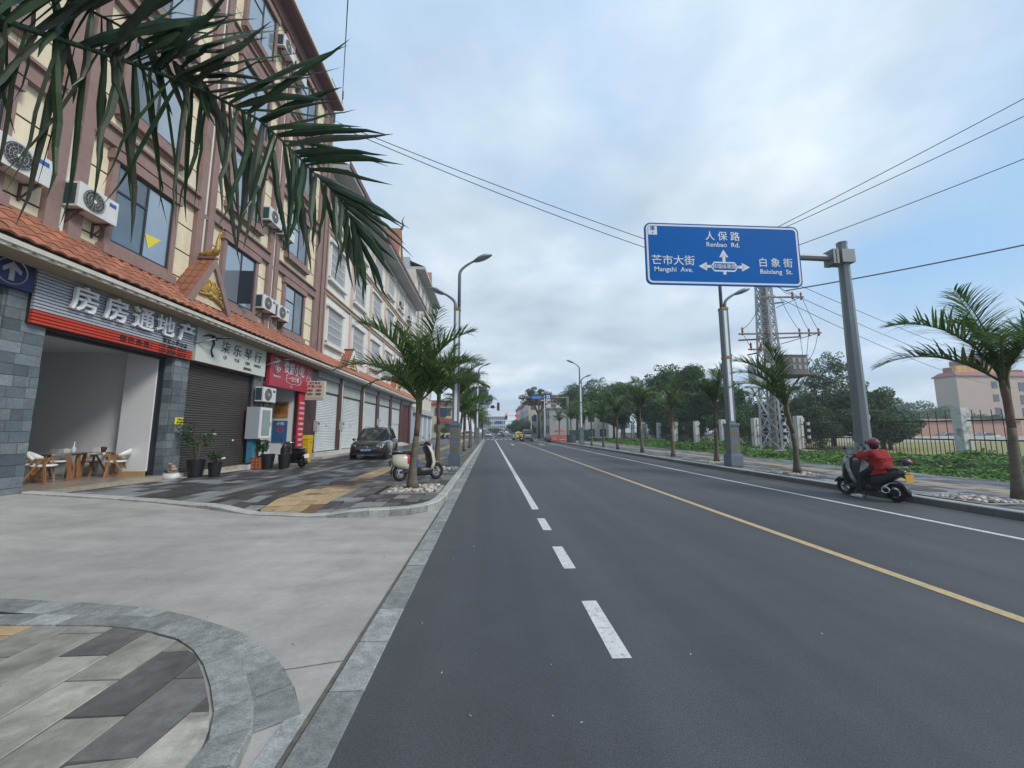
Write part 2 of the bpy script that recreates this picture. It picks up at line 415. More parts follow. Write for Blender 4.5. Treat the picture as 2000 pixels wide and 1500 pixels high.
# ---------------------------------------------------------------- kerbs made of single stones
def resample(path, step):
    P = [Vector(p) for p in path]; L = [0]
    for a, b in zip(P, P[1:]): L.append(L[-1] + (b - a).length)
    n = max(1, round(L[-1] / step)); out = []
    for i in range(n + 1):
        t = L[-1] * i / n
        k = max(j for j in range(len(L)) if L[j] <= t + 1e-9); k = min(k, len(P) - 2)
        u = (t - L[k]) / (L[k + 1] - L[k] or 1)
        out.append(P[k].lerp(P[k + 1], u))
    return out
def offset(pts, w):
    out = []
    for i, p in enumerate(pts):
        a = pts[max(0, i - 1)]; b = pts[min(len(pts) - 1, i + 1)]
        t = (b - a).normalized(); out.append(p + Vector((-t.y, t.x)) * w)
    return out
def stone_run(parent, name, path, w, step, ztop, zbot, m, gap=0.006, cham=0.012, mtop=None, limit=1e9, label=None):
    A = resample(path, step); B = offset(A, w); cnt = 0
    rest = MB()
    for i in range(len(A) - 1):
        a0, a1, b0, b1 = A[i], A[i + 1], B[i], B[i + 1]
        ta = (a1 - a0).normalized() * gap / 2; tb = (b1 - b0).normalized() * gap / 2
        a0 = a0 + ta; a1 = a1 - ta; b0 = b0 + tb; b1 = b1 - tb
        ja, jb = rng.uniform(-.002, .002), rng.uniform(-.002, .002)
        z0, z1 = ztop(a0) + ja, ztop(a1) + jb; c = cham
        n0 = (b0 - a0).normalized() * c; n1 = (b1 - a1).normalized() * c
        vs = [(a0.x, a0.y, zbot), (a1.x, a1.y, zbot), (b1.x, b1.y, zbot), (b0.x, b0.y, zbot),
              (a0.x, a0.y, z0 - c), (a1.x, a1.y, z1 - c), (b1.x, b1.y, z1), (b0.x, b0.y, z0),
              (a0.x + n0.x, a0.y + n0.y, z0), (a1.x + n1.x, a1.y + n1.y, z1)]
        fs = [(0, 1, 5, 4), (4, 5, 9, 8), (8, 9, 6, 7), (2, 3, 7, 6), (0, 4, 8, 7, 3), (1, 2, 6, 9, 5), (3, 2, 1, 0)]
        tgt = MB() if cnt < limit else rest
        k = len(tgt.f); tgt.add(vs, fs)
        if mtop is not None:
            tgt.m[k + 2] = 1; tgt.m[k + 1] = 1
        mm = [m, mtop] if mtop is not None else m
        if cnt < limit: tgt.build(name, mm, parent, world=True)
        cnt += 1
    if rest.f: tag(rest.build(name + "_row", mm, parent, world=True), kind="stuff")
kb = thing("kerb", None, None, (-1, 10, 0), kind="structure")
def ktop(p):
    x, y = p.x, p.y
    if y > 9.6 or x > -2.2: return 0.162
    up = walk_z(x, kerb_y(x) + .15) + .008
    if x < -6.5: up = max(up, drive_z(x, 0) + 0.05)
    return up
curve = [(-10.1, 9.12), (-8.4, 9.1), (-7.2, 9.0), (-6.0, 8.72), (-4.8, 8.35), (-3.5, 8.06), (-2.5, 8.0), (-1.95, 8.06), (-1.5, 8.25), (-1.22, 8.6), (-1.1, 9.0), (-1.06, 9.5), (-1.05, 10.5)]
stone_run(kb, "kerb_stone", curve, 0.2, 0.42, ktop, -0.05, kerbm, cham=0.02, mtop=kerbtop)
stone_run(kb, "kerb_stone", [(-1.05, 10.5), (-1.05, 75)], 0.2, 0.9, lambda p: 0.162, -0.05, kerbm, cham=0.02, mtop=kerbtop, limit=40, gap=.012)
gu = thing("gutter", None, None, (-1, 3, 0), kind="structure")
stone_run(gu, "gutter_stone", [(-0.815, -3.75), (-0.815, 76)], 0.225, 0.595, lambda p: 0.012, -0.05, kerbm, cham=0.004, limit=75, gap=.012)
b = MB(); sheet(b, -1.04, -5, -.82, 76, .0075); tag(b.build("gutter_bedding", mortar), kind="structure")
kr = thing("kerb_right", None, None, (10, 10, 0), kind="structure"); kr.name = "kerb_across"
def rkx(y): return interp(y, [-5, 7, 17, 76], [10.14, 10.12, 10.1, 10.08])
stone_run(kr, "kerb_stone", [(rkx(76), 76), (rkx(17), 17), (rkx(7), 7), (rkx(-5), -5)], 0.22, 1.0, lambda p: 0.165, -0.05, kerbr, cham=0.02, mtop=kerbtop, limit=95)
ln = MB(); sheet(ln, 9.99, -5, 10.03, 76, 0.004); tag(ln.build("gutter_line", kerbtop), kind="structure")

# near island corner
isl = thing("island_kerb", None, None, (-2, 3, 0), kind="structure")
mid = [(-6.5, 4.08), (-4.5, 4.06), (-3.92, 4.02), (-3.29, 3.98), (-2.86, 3.87), (-2.4, 3.68), (-2.05, 3.42), (-1.78, 3.13), (-1.55, 2.85), (-1.38, 2.6), (-1.27, 2.35), (-1.22, 2.1), (-1.21, 1.6), (-1.21, -3)]
outer = [(-6.5, 4.42), (-4.96, 4.44), (-4.22, 4.32), (-3.43, 4.17), (-2.94, 4.02), (-2.5, 3.82), (-2.1, 3.62), (-1.8, 3.4), (-1.5, 3.12), (-1.28, 2.85), (-1.12, 2.6)]
def itop(p): return 0.022 + (0.13 * sstep((2.75 - p.y) / 1.0) if p.x > -2 else 0)
A = outer
stone_run(isl, "gutter_stone", A, -0.255, 0.36, lambda p: 0.014, -0.03, kerbm, cham=0.002, gap=0.012)
b = MB()
for (p, q), (p2_, q2_) in zip(zip(resample(A, .3), resample(A, .3)[1:]), zip(offset(resample(A, .3), -.3), offset(resample(A, .3), -.3)[1:])): b.add([(p.x, p.y, .0085), (q.x, q.y, .0085), (q2_.x, q2_.y, .0085), (p2_.x, p2_.y, .0085)], [(0, 1, 2, 3)])
b.build("bedding", mortar, isl, world=True)
stone_run(isl, "kerb_stone", mid, -0.2, 0.34, itop, -0.03, kerbm, cham=0.012, gap=0.012)

stone_run(isl, "gutter_stone", [(-1.08, 2.62), (-1.08, -3)], -0.12, 0.4, lambda p: 0.013, -0.03, kerbm, cham=0.002, gap=0.012)
# ---------------------------------------------------------------- pavers
def clip(poly, a, b):
    """keep the part of poly left of the directed line a->b"""
    out = []
    def side(p): return (b[0] - a[0]) * (p[1] - a[1]) - (b[1] - a[1]) * (p[0] - a[0])
    for i in range(len(poly)):
        p, q = poly[i], poly[(i + 1) % len(poly)]; sp, sq = side(p), side(q)
        if sp >= 0: out.append(p)
        if (sp >= 0) != (sq >= 0):
            t = sp / (sp - sq); out.append((p[0] + (q[0] - p[0]) * t, p[1] + (q[1] - p[1]) * t))
    return out
def area(p): return abs(sum(p[i][0] * p[(i + 1) % len(p)][1] - p[(i + 1) % len(p)][0] * p[i][1] for i in range(len(p)))) / 2
UNIT = {}
def unit_paver(m, w, l):
    k = (m.name, round(w, 3), round(l, 3))
    if k not in UNIT:
        c = 0.004; b = MB(); x, y = w / 2, l / 2
        v = [(-x, -y, -.03), (x, -y, -.03), (x, y, -.03), (-x, y, -.03), (-x, -y, -c), (x, -y, -c), (x, y, -c), (-x, y, -c),
             (-x + c, -y + c, 0), (x - c, -y + c, 0), (x - c, y - c, 0), (-x + c, y - c, 0)]
        b.add(v, [(0, 1, 5, 4), (1, 2, 6, 5), (2, 3, 7, 6), (3, 0, 4, 7), (4, 5, 9, 8), (5, 6, 10, 9), (6, 7, 11, 10), (7, 4, 8, 11), (8, 9, 10, 11)])
        UNIT[k] = b.mesh("paver", m)
    return UNIT[k]
def lay(parent, cells, zf, limit, mats):
    """cells: (cx, cy, w, l, mat index, clipped polygon or None)"""
    cells.sort(key=lambda c: c[0] ** 2 + c[1] ** 2)
    rest = MB()
    for n, (cx, cy, w, l, mi, poly) in enumerate(cells):
        z = zf(cx, cy) + rng.uniform(-.002, .002)
        tx = (zf(cx + .1, cy) - zf(cx - .1, cy)) / .2; ty = (zf(cx, cy + .1) - zf(cx, cy - .1)) / .2
        if n < limit and poly is None:
            o = inst(unit_paver(mats[mi], w, l), "paver", parent, (cx, cy, z), (math.atan(ty) + rng.uniform(-.003, .003), -math.atan(tx) + rng.uniform(-.004, .004), 0), world=True)
            continue
        tgt = MB() if n < limit else rest
        pl = poly or [(cx - w / 2, cy - l / 2), (cx + w / 2, cy - l / 2), (cx + w / 2, cy + l / 2), (cx - w / 2, cy + l / 2)]
        k = len(pl)
        if n < limit:
            v = [(a, b_, zf(a, b_)) for a, b_ in pl] + [(a, b_, zf(a, b_) - .03) for a, b_ in pl]
            fs = [tuple(range(k))] + [(i, k + i, k + (i + 1) % k, (i + 1) % k) for i in range(k)]
            tgt.add(v, fs, 0); tgt.build("paver", mats[mi], parent, world=True)
        else:
            tgt.add([(a, b_, zf(a, b_)) for a, b_ in pl], [tuple(range(k))], mi)
    if rest.f: tag(rest.build("paver_field", mats, parent, world=True), kind="stuff")

PM = [pv_dark, pv_mid, pv_light, pv_yel, pv_brown, pv_green]
sw = thing("sidewalk", None, None, (-5, 15, 0.15), kind="structure")
bed = MB(); bx = [-10.3 + i * 0.5 for i in range(19)]; bx[-1] = -1.24
by = [0, .4, .8, 1.2, 1.7, 3, 6, 9, 20, 40, 66.5]
for xa, xb in zip(bx, bx[1:]):
    for i in range(len(by) - 1):
        q = [(xa, kerb_y(xa) + .1 + by[i]), (xb, kerb_y(xb) + .1 + by[i]), (xb, kerb_y(xb) + .1 + by[i + 1]), (xa, kerb_y(xa) + .1 + by[i + 1])]
        bed.add([(a, b_, walk_z(a, b_) - 0.014) for a, b_ in q], [(0, 1, 2, 3)])
bed.build("paver_bed", mortar, sw, world=True)
PITS = [10.8, 16.5]
LAMPY = [17.7, 47.6]
cells = []
W, L_ = 0.33, 0.33 * 2
def tone_left(x, y, r):
    if -4.95 < x < -3.65 and not (11.3 < y < 12.9):
        if y < 9.0: return 4 if r < 0.25 else 3
        if -4.6 < x < -4.0 or y < 11: return 4 if r < 0.12 else 3
    if -4.9 < x < -3.4 and 11.3 < y < 12.9 and r < 0.35: return 4
    if -6.72 < x < -6.5: return 2
    if x > -3.6: return 1 if r < 0.45 else (2 if r < 0.72 else 0)
    if x > -6.7: return 0 if r < 0.52 else (1 if r < 0.82 else 2)
    return 0 if r < 0.5 else (1 if r < 0.74 else 2)
cx = -1.26 - W / 2; col_i = 0
while cx > -10.2:
    tact = -4.95 < cx < -3.65
    l = W if tact else (0.66 if cx < -3.65 else 0.5)
    y = 7.6 + (0 if tact else rng.uniform(0, l))
    yend = 46
    while y < yend:
        cy = y + l / 2; r = rng.random()
        skip = any(abs(cy - p) < 0.72 and -2.75 < cx < -1.3 for p in PITS) or (-2.75 < cx < -1.3 and y > 20 and abs((cy - 10.8) % 5.4) < 0.6 and False)
        if not skip:
            x0, x1, y0, y1 = cx - W / 2 + .010, cx + W / 2 - .010, y + .010, y + l - .010
            poly = [(x0, y0), (x1, y0), (x1, y1), (x0, y1)]
            edge = [(KX[i], KY[i] + 0.205) for i in range(len(KX))]
            full = True
            if y < 10.2:
                if x1 > -3:
                    segs = [(edge[i], edge[i + 1]) for i in range(6, len(edge) - 1)]
                    segs = [((a[0] - (0.19 if a[0] > -1.3 else 0.08), a[1]), (b[0] - (0.19 if b[0] > -1.3 else 0.08), b[1])) for a, b in segs]
                else:
                    k = max(i for i in range(len(edge)) if edge[i][0] <= max(cx, -13.9)); segs = [(edge[k], edge[min(k + 1, len(edge) - 1)])]
                p2 = poly
                for a, b in segs:
                    if b[0] - a[0] < 1e-6: continue
                    p2 = clip(p2, a, b)
                    if len(p2) < 3: break
                if len(p2) < 3 or area(p2) < 0.008: y += l; continue
                if abs(area(p2) - area(poly)) > 1e-5: poly = p2; full = False
            cells.append((cx, cy, x1 - x0, y1 - y0, tone_left(cx, cy, r), None if full else poly))
        y += l
    cx -= W; col_i += 1
lay(sw, cells, walk_z, 300, PM)
far = MB(); sheet(far, -10.3, 46, -1.25, 75.5, 0.148)
tag(far.build("sidewalk_far", mat("paving_far", (0.15, 0.15, 0.155), 0.7, var=[(1.5, 0.3), (0.4, 0.15)], world_co=True)), kind="structure")
far = MB(); sheet(far, -4.9, 46, -3.9, 75, 0.153); tag(far.build("tactile_strip_far", pv_yel), kind="structure")

# near island
iw = thing("island_paving", None, None, (-3, 2, 0.02), kind="structure")
inner = offset([Vector(p) for p in mid], -0.225)
inner = [(p.x, p.y) for p in inner]
def isl_z(x, y): return 0.02 + 0.11 * sstep((2.6 - y) / 1.2) * sstep((x + 2.6) / 1.2)
b = MB(); b.add([(x, y, -0.004) for x, y in inner] + [(-6.5, -3, -0.004)], [tuple(range(len(inner) + 1))])
b = MB()
gx = [-6.5 + i * 0.25 for i in range(22)]
for xa, xb in zip(gx, gx[1:]):
    for k in range(28):
        ya = -3 + k * 0.25; q = [(xa, ya), (xb, ya), (xb, ya + .25), (xa, ya + .25)]
        for a, c in zip(inner, inner[1:]): 
            q = clip(q, c, a)
            if len(q) < 3: break
        if len(q) >= 3: b.add([(u, v, isl_z(u, v) - .008) for u, v in q], [tuple(range(len(q)))])
b.build("sand_bed", mortar2, iw, world=True)
cells = []; cx = -1.43 - 0.18; i = 0
WW = 0.36
while cx > -6.4:
    l = 0.68; y = 2.64 - 3 * l + (l / 2 if i % 2 else 0) + rng.uniform(-.02, .02)
    while y < 3.9:
        x0, x1, y0, y1 = cx - WW / 2 + .006, cx + WW / 2 - .006, y + .006, y + l - .006
        p2 = [(x0, y0), (x1, y0), (x1, y1), (x0, y1)]; a0 = area(p2)
        for a, c in zip(inner, inner[1:]):
            p2 = clip(p2, c, a)
            if len(p2) < 3: break
        if len(p2) >= 3 and area(p2) > 0.012:
            r = rng.random()
            mi = (5 if r < 0.52 else (1 if r < .84 else 0)) if not (-4.9 < cx < -3.9 and y > 1.5) else 3
            cells.append((cx, y + l / 2, x1 - x0, y1 - y0, mi, None if abs(area(p2) - a0) < 1e-5 else p2))
        y += l
    cx -= WW; i += 1
lay(iw, cells, isl_z, 200, PM)

# right sidewalk
rw = thing("sidewalk_across", None, None, (13, 15, 0.15), kind="structure")
b = MB(); sheet(b, 10.3, -5, 16.4, 75, 0.143); b.build("paver_bed", mortar, rw, world=True)
cells = []; cx = 10.34 + W / 2
while cx < 16.2:
    tact = 12.95 < cx < 13.75; l = W if tact else 0.66; y = -2 + rng.uniform(0, l)
    while y < 46:
        cy = y + l / 2
        if not (10.5 < cx < 12.0 and any(abs(cy - p) < 0.62 for p in (8.5, 13.85, 18.95))):
            r = rng.random()
            cells.append((cx, cy, W - .008, l - .008, (4 if r < .15 else 3) if tact else (0 if r < .36 else 1 if r < .6 else 2), None))
        y += l
    cx += W
lay(rw, cells, lambda x, y: 0.15, 300, PM)
b = MB(); sheet(b, 10.3, 46, 16.4, 76, 0.15); tag(b.build("sidewalk_across_far", MATS["paving_far"]), kind="structure")
b = MB(); sheet(b, 13, 46, 13.7, 76, 0.156); tag(b.build("tactile_strip_across", pv_yel), kind="structure")

# inspection covers
for (x, y, r, lab) in ((-4.4, 12.1, 0.38, "rusty round manhole cover beside the yellow tactile paving on the shop side"), (11.6, 9.9, 0.42, "rusty round manhole cover in the pavement across the road")):
    b = MB(); b.lathe([(r, 0), (r, 0.012), (r - .03, 0.014), (0.02, 0.016)], n=24)
    tag(b.build("manhole_cover", mat("rusty_iron", (0.10, 0.06, 0.05), 0.7, var=(9, 0.3), bump=(30, 0.4)), loc=(x, y, 0.15 - 0.005)), lab, "manhole cover")
# land beyond
b = MB(); sheet(b, 16.4, -10, 24.4, 76, 0.02); tag(b.build("verge", earth), kind="structure")
b = MB(); sheet(b, 24.4, -10, 190, 58, 0.0); tag(b.build("lawn", lawn), kind="structure")
b = MB(); sheet(b, 60, 58, 230, 76, 0.0); tag(b.build("car_park", farmac), kind="structure")
b = MB(); b.box(24.6, 57, 0, 150, 57.5, 0.9)
tag(b.build("low_white_wall", mat("pale_kerb", (0.5, 0.5, 0.47), 0.8, var=(2, .1))), "long low pale wall at the far edge of the dry lawn", "wall")
# ---------------------------------------------------------------- building 1 (cream and mauve block)
cream = mat("cream_stucco", (0.70, 0.62, 0.45), 0.85, streak=(.07, (2.2, 2.2, .25)), var=[(0.8, 0.07), (5, 0.05)], grain=(90, 0.06), bump=(70, 0.25, 0.006), world_co=True, dirt=((0.30, 0.25, 0.18), 0.9, 0.6, 0.35))
mauve = mat("mauve_trim", (0.26, 0.17, 0.15), 0.75, var=[(1.2, 0.12), (7, 0.08)], world_co=True, bump=(60, 0.15, 0.004), dirt=((0.14, 0.075, 0.065), 1.4, 0.58, 0.5))
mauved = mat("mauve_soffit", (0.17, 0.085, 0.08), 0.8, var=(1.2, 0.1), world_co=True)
darkj = mat("dark_joint", (0.03, 0.02, 0.02), 0.9)
tile_m = mat("clay_roof_tile", (0.33, 0.125, 0.07), 0.6, var=[(2.5, 0.15), (14, 0.12)], rnd=0.22, bump=(40, 0.2, 0.004), dirt=((0.13, 0.07, 0.05), 3.2, 0.57, 0.6))
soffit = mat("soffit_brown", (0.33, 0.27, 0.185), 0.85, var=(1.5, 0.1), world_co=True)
frame_d = mat("dark_window_frame", (0.02, 0.025, 0.035), 0.4)
curtain = mat("window_glass_dim", (0.16, 0.20, 0.235), 0.07, 0.5, spec=0.8, var=(0.7, 0.25))
stone_t = [mat("blue_stone_%d" % i, c, 0.55, var=[(4, 0.15), (16, 0.12)], rnd=0.22, bump=(35, 0.5, 0.006)) for i, c in enumerate([(0.13, 0.16, 0.17), (0.17, 0.20, 0.21), (0.10, 0.125, 0.14)])]
granite = mat("red_brown_granite", (0.075, 0.032, 0.032), 0.35, grain=(70, 0.4), var=(4, 0.15), world_co=True)
gold = mat("gold_relief", (0.42, 0.27, 0.06), 0.45, 0.35, var=(12, 0.35), bump=(30, 0.5, 0.01))
pipe_m = mat("white_pipe", (0.62, 0.60, 0.56), 0.5, var=(2, 0.1))
roomw = mat("room_wall_grey", (0.62, 0.63, 0.64), 0.9, var=(0.8, 0.04), world_co=True)
roomf = mat("room_floor_tile", (0.30, 0.27, 0.23), 0.25, var=[(1.5, 0.12), (8, 0.1)], world_co=True, dirt=((0.18, 0.16, 0.14), 4, 0.58, 0.4))
marble = mat("beige_threshold", (0.36, 0.31, 0.23), 0.5, var=[(3, 0.2), (10, 0.1)], world_co=True)
shut_d = mat("brown_shutter", (0.055, 0.046, 0.042), 0.5, var=[(1.5, 0.15), (10, 0.1)], scale=(1, .3, 3), world_co=True, dirt=((0.14, 0.13, 0.12), 1.2, 0.62, 0.5))
shut_w = mat("white_shutter", (0.56, 0.60, 0.60), 0.45, 0.05, var=[(1.0, 0.08), (10, 0.06)], world_co=True, dirt=((0.36, 0.38, 0.38), 1.6, 0.6, 0.4))
shut_b = mat("blue_grey_shutter", (0.34, 0.40, 0.46), 0.5, var=(1, 0.1), world_co=True)
XW = -10.4

def window(parent, y0, y1, z0, z1, x=XW, trimm=None, frm=None, gl=None, split=(0.5, 0.62), sill=True, sash=False):
    """window part with trim, its frame and panes as sub-parts; faces +X"""
    t = MB(); w = 0.17
    t.box(x, y0 - w, z0 - 0.16, x + 0.14, y0, z1 + 0.02); t.box(x, y1, z0 - 0.16, x + 0.14, y1 + w, z1 + 0.02)
    t.box(x, y0 - w - 0.06, z1 + .02, x + 0.2, y1 + w + 0.06, z1 + 0.3)
    if sill: t.box(x, y0 - w - 0.06, z0 - 0.42, x + 0.24, y1 + w + 0.06, z0 - 0.16); t.box(x, y0 - w, z0 - 0.5, x + 0.12, y1 + w, z0 - 0.42)
    t.box(x, y0, z0 - .16, x + .12, y1, z0)
    root = t.build("window", trimm or mauve, parent, world=True)
    f = MB(); fx = x + 0.05; fw = 0.055
    ys_ = lerp(y0, y1, split[0]); zs_ = lerp(z0, z1, split[1])
    f.box(fx, y0, z0, fx + .05, y1, z0 + fw); f.box(fx, y0, z1 - fw, fx + .05, y1, z1)
    f.box(fx, y0, z0 + fw, fx + .05, y0 + fw, z1 - fw); f.box(fx, y1 - fw, z0 + fw, fx + .05, y1, z1 - fw)
    f.box(fx, ys_ - fw / 2, z0 + fw, fx + .05, ys_ + fw / 2, z1 - fw)
    a, b_ = (ys_ + fw / 2, y1 - fw) if sash else (y0 + fw, ys_ - fw / 2)
    f.box(fx, a, zs_ - fw / 2, fx + .05, b_, zs_ + fw / 2)
    f.build("frame", frm or frame_d, root, world=True)
    for k, (ya, yb) in enumerate(((y0 + fw, ys_ - fw / 2), (ys_ + fw / 2, y1 - fw))):
        p = MB(); p.box(fx + .01, ya, z0 + fw, fx + .022, yb, z1 - fw); p.build("pane", gl or (glass if (k + int(y0 * 7)) % 3 else curtain), root, world=True)
    if sash:
        s = MB(); ya = ys_ - .1; 
        s.box(fx + .05, ya, z0 + .05, fx + .62, ya + .05, zs_ - .05); s.build("open_sash", frm or frame_d, root, world=True)
    return root

def roof_tiles(parent, y0, y1, xw, zw, xe, ze, single, name="roof_tile", step=0.3, rows=5, mt=None):
    """barrel tiles on the lean-to roof that runs along the street"""
    L = math.hypot(xe - xw, ze - zw); ang = math.atan2(zw - ze, xe - xw)
    def tilev(w, l):
        b = MB(); n = 4; v = []
        for u in (0, 1):
            for i in range(n + 1):
                a = math.pi * i / n
                v.append((u * l, -w / 2 + w * i / n, 0.012 + math.sin(a) * 0.045 + (0.02 if u else 0)))
        for i in range(n + 1): v.append((l, -w / 2 + w * i / n, -0.012 + math.sin(math.pi * i / n) * 0.03 + .01))
        f = [(i, i + 1, n + 2 + i, n + 1 + i) for i in range(n)] + [(n + 1 + i, n + 2 + i, 2 * n + 3 + i, 2 * n + 2 + i) for i in range(n)]
        b.add(v, f); return b
    l = L / rows
    n = int((y1 - y0) / step); dy = (y1 - y0) / n
    proto = tilev(dy * .98, l + 0.05); me = proto.mesh(name, mt or tile_m)
    q = Matrix.Rotation(ang, 3, "Y")
    rest = MB(); cnt = 0
    order = sorted(((abs(y0 + (i + .5) * dy - 8), i, r) for i in range(n) for r in range(rows)))
    for _, i, r in order:
        y = y0 + (i + .5) * dy; t = r / rows
        p = Vector((lerp(xw, xe, t), y, lerp(zw, ze, t) + .012))
        if cnt < single:
            o = inst(me, name, parent, p, (rng.uniform(-.02, .02), ang + rng.uniform(-.012, .012), 0), world=True)
        else:
            rest.add([q @ Vector(v) + p for v in proto.v], proto.f)
        cnt += 1
    if rest.f: tag(rest.build(name + "_field", mt or tile_m, parent, world=True), kind="stuff")
    u = MB(); u.add([(xw, y0, zw), (xw, y1, zw), (xe, y1, ze), (xe, y0, ze), (xw, y0, zw - .1), (xw, y1, zw - .1), (xe - .05, y1, ze - .07), (xe - .05, y0, ze - .07)],
                    [(0, 1, 2, 3), (4, 7, 6, 5), (0, 3, 7, 4), (1, 5, 6, 2), (3, 2, 6, 7)])
    u.build("roof_deck", darkj, parent, world=True)

def scallops(parent, y0, y1, x, z, m, step=0.33):
    b = MB(); n = int((y1 - y0) / step)
    for i in range(n):
        c = y0 + (i + .5) * (y1 - y0) / n; r = step * .46; k = 6
        prof = [(c + r * math.cos(math.pi + math.pi * j / k), z - r * .52 * math.sin(math.pi * j / k)) for j in range(k + 1)]
        b.prism([(a, zz_) for a, zz_ in prof], "x", x, x + .03)
    tag(b.build("scallop_trim", m, parent, world=True), kind="stuff")

b1 = thing("apartment_building", "five-storey cream building with mauve-brown trim, orange tile canopy and shops below", "building", (XW, 12, 0))
w = MB(); w.box(-22, 2.5, 5.35, XW - .03, 23.4, 22.2); w.box(-22, -6, 5.35, XW - .03, 2.5, 22.2); w.build("wall", darkj, b1, world=True)
w = MB(); w.box(-22.01, -6, 22.2, XW - .3, 23.41, 23.0); w.build("parapet", cream, b1, world=True)
BAYC = [4.95, 9.3, 13.65, 18.0]; bays = [(5.35, 8.9, 6.05, 7.95), (9.7, 13.25, 10.42, 12.3), (14.05, 17.6, 14.82, 16.7), (18.4, 22.3, 19.2, 21.05)]
FL = [(6.8, 9.05, 5.9, 9.5), (10.8, 13.05, 9.85, 13.5), (14.8, 17.05, 13.85, 17.5), (18.8, 21.05, 17.85, 21.6)]
def panel(b, y0, y1, z0, z1):
    if y1 - y0 < .04 or z1 - z0 < .04: return
    p = MB(); p.box(XW - .03, y0 + .006, z0 + .024, XW, y1 - .006, z1 - .024); p.build("wall_panel", cream, b, world=True)
for (ya, yb, wa, wb) in bays:
    for (za, zb, fa, fb) in FL:
        n = 4; st = (fb - fa) / n
        za_, zb_ = za - .3, zb + .2
        for i in range(n):
            p0, p1 = fa + i * st, fa + (i + 1) * st
            ov = not (p1 <= za_ or p0 >= zb_)
            if ov:
                panel(b1, ya, wa - .1, p0, p1); panel(b1, wb + .1, yb, p0, p1)
                if p0 < za_: panel(b1, wa - .1, wb + .1, p0, za_)
                if p1 > zb_: panel(b1, wa - .1, wb + .1, zb_, p1)
            else: panel(b1, ya, yb, p0, p1)
        window(b1, wa, wb, za, zb, split=(0.52, 0.66), sash=(round(wa) == 15 and za < 7))
for c in BAYC + [22.85]:
    for k, (a, b_) in enumerate(((c - .40, c - .10), (c + .10, c + .40))):
        if c > 22: 
            if k: continue
            a, b_ = 22.3, 23.4
        p = MB(); p.box(XW, a, 5.9, XW + .14, b_, 21.6)
        p.build("pilaster", mauve, b1, world=True)
    if c < 22:
        p = MB(); p.box(XW - .03, c - .10, 5.9, XW, c + .10, 21.6); p.build("wall_strip", cream, b1, world=True)
        p = MB(); p.cyl((XW + .07, c, 6.3), (XW + .07, c, 21.6), .045, n=10); p.build("downpipe", pipe_m, b1, world=True)
        for zc in (7.6, 11.6, 15.6, 19.4):   # open framed ornament between the strips
            p = MB(); p.box(XW + .02, c - .10, zc + 1.7, XW + .12, c + .10, zc + 1.85); p.build("strip_link", mauve, b1, world=True)
    else:
        p = MB(); p.cyl((XW + .22, 22.9, 6.3), (XW + .22, 22.9, 21.6), .05, n=10); p.build("downpipe", mauve, b1, world=True)
for z in (9.5, 13.5, 17.5):
    for (ya, yb, *_ ) in [(4, 4.42)] + [(q[0] - .03, q[1] + .03) for q in bays]:
        p = MB(); p.box(XW, ya, z, XW + .12, yb, z + .36); p.box(XW, ya, z + .36, XW + .22, yb, z + .44); p.box(XW, ya, z - .08, XW + .17, yb, z)
        p.build("string_course", mauve, b1, world=True)
# eaves
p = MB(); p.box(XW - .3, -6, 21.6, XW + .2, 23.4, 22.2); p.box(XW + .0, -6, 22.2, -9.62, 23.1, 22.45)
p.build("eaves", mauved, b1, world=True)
p = MB(); p.box(-9.62, -6, 22.3, -9.55, 23.15, 22.52); p.build("gutter", pipe_m, b1, world=True)
p = MB()
p.add([(-9.62, -6, 22.46), (-9.62, 23.1, 22.46), (-11.2, 23.1, 23.3), (-11.2, -6, 23.3)], [(0, 1, 2, 3)]); p.build("upper_roof", tile_m, b1, world=True)
p = MB()
for y in [i * .9 - 2 for i in range(29)]: p.box(-10.6, y, 23.0, -10.55, y + .05, 24.0)
p.box(-10.6, -2, 24.0, -10.55, 23.3, 24.06); p.build("roof_rail", pipe_m, b1, world=True)
p = MB(); p.box(-10.9, 22.7, 22.2, -10.3, 23.35, 23.9); p.box(-11, 22.6, 23.9, -10.2, 23.45, 24.05); p.build("corner_pier", mauve, b1, world=True)
# canopy
roof_tiles(b1, 3.8, 23.35, XW + .02, 6.46, -9.36, 5.52, 300)
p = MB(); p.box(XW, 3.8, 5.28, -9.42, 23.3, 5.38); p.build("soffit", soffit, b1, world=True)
p = MB(); p.box(-9.42, 3.8, 5.36, -9.36, 23.3, 5.46); p.build("fascia", mat("fascia_grey", (0.56, 0.53, 0.47), .7, var=(4, .1)), b1, world=True)
scallops(b1, 3.8, 23.3, -9.44, 5.37, mat("scallop_white", (0.62, 0.60, 0.55), 0.7, var=(3, 0.2), dirt=((0.25, 0.2, 0.16), 2.2, 0.55, 0.7)))
p = MB(); p.box(XW + .02, 3.8, 6.46, XW + .1, 22.28, 6.52); p.build("flashing", mat("flashing", (.3, .16, .12), .6), b1, world=True)

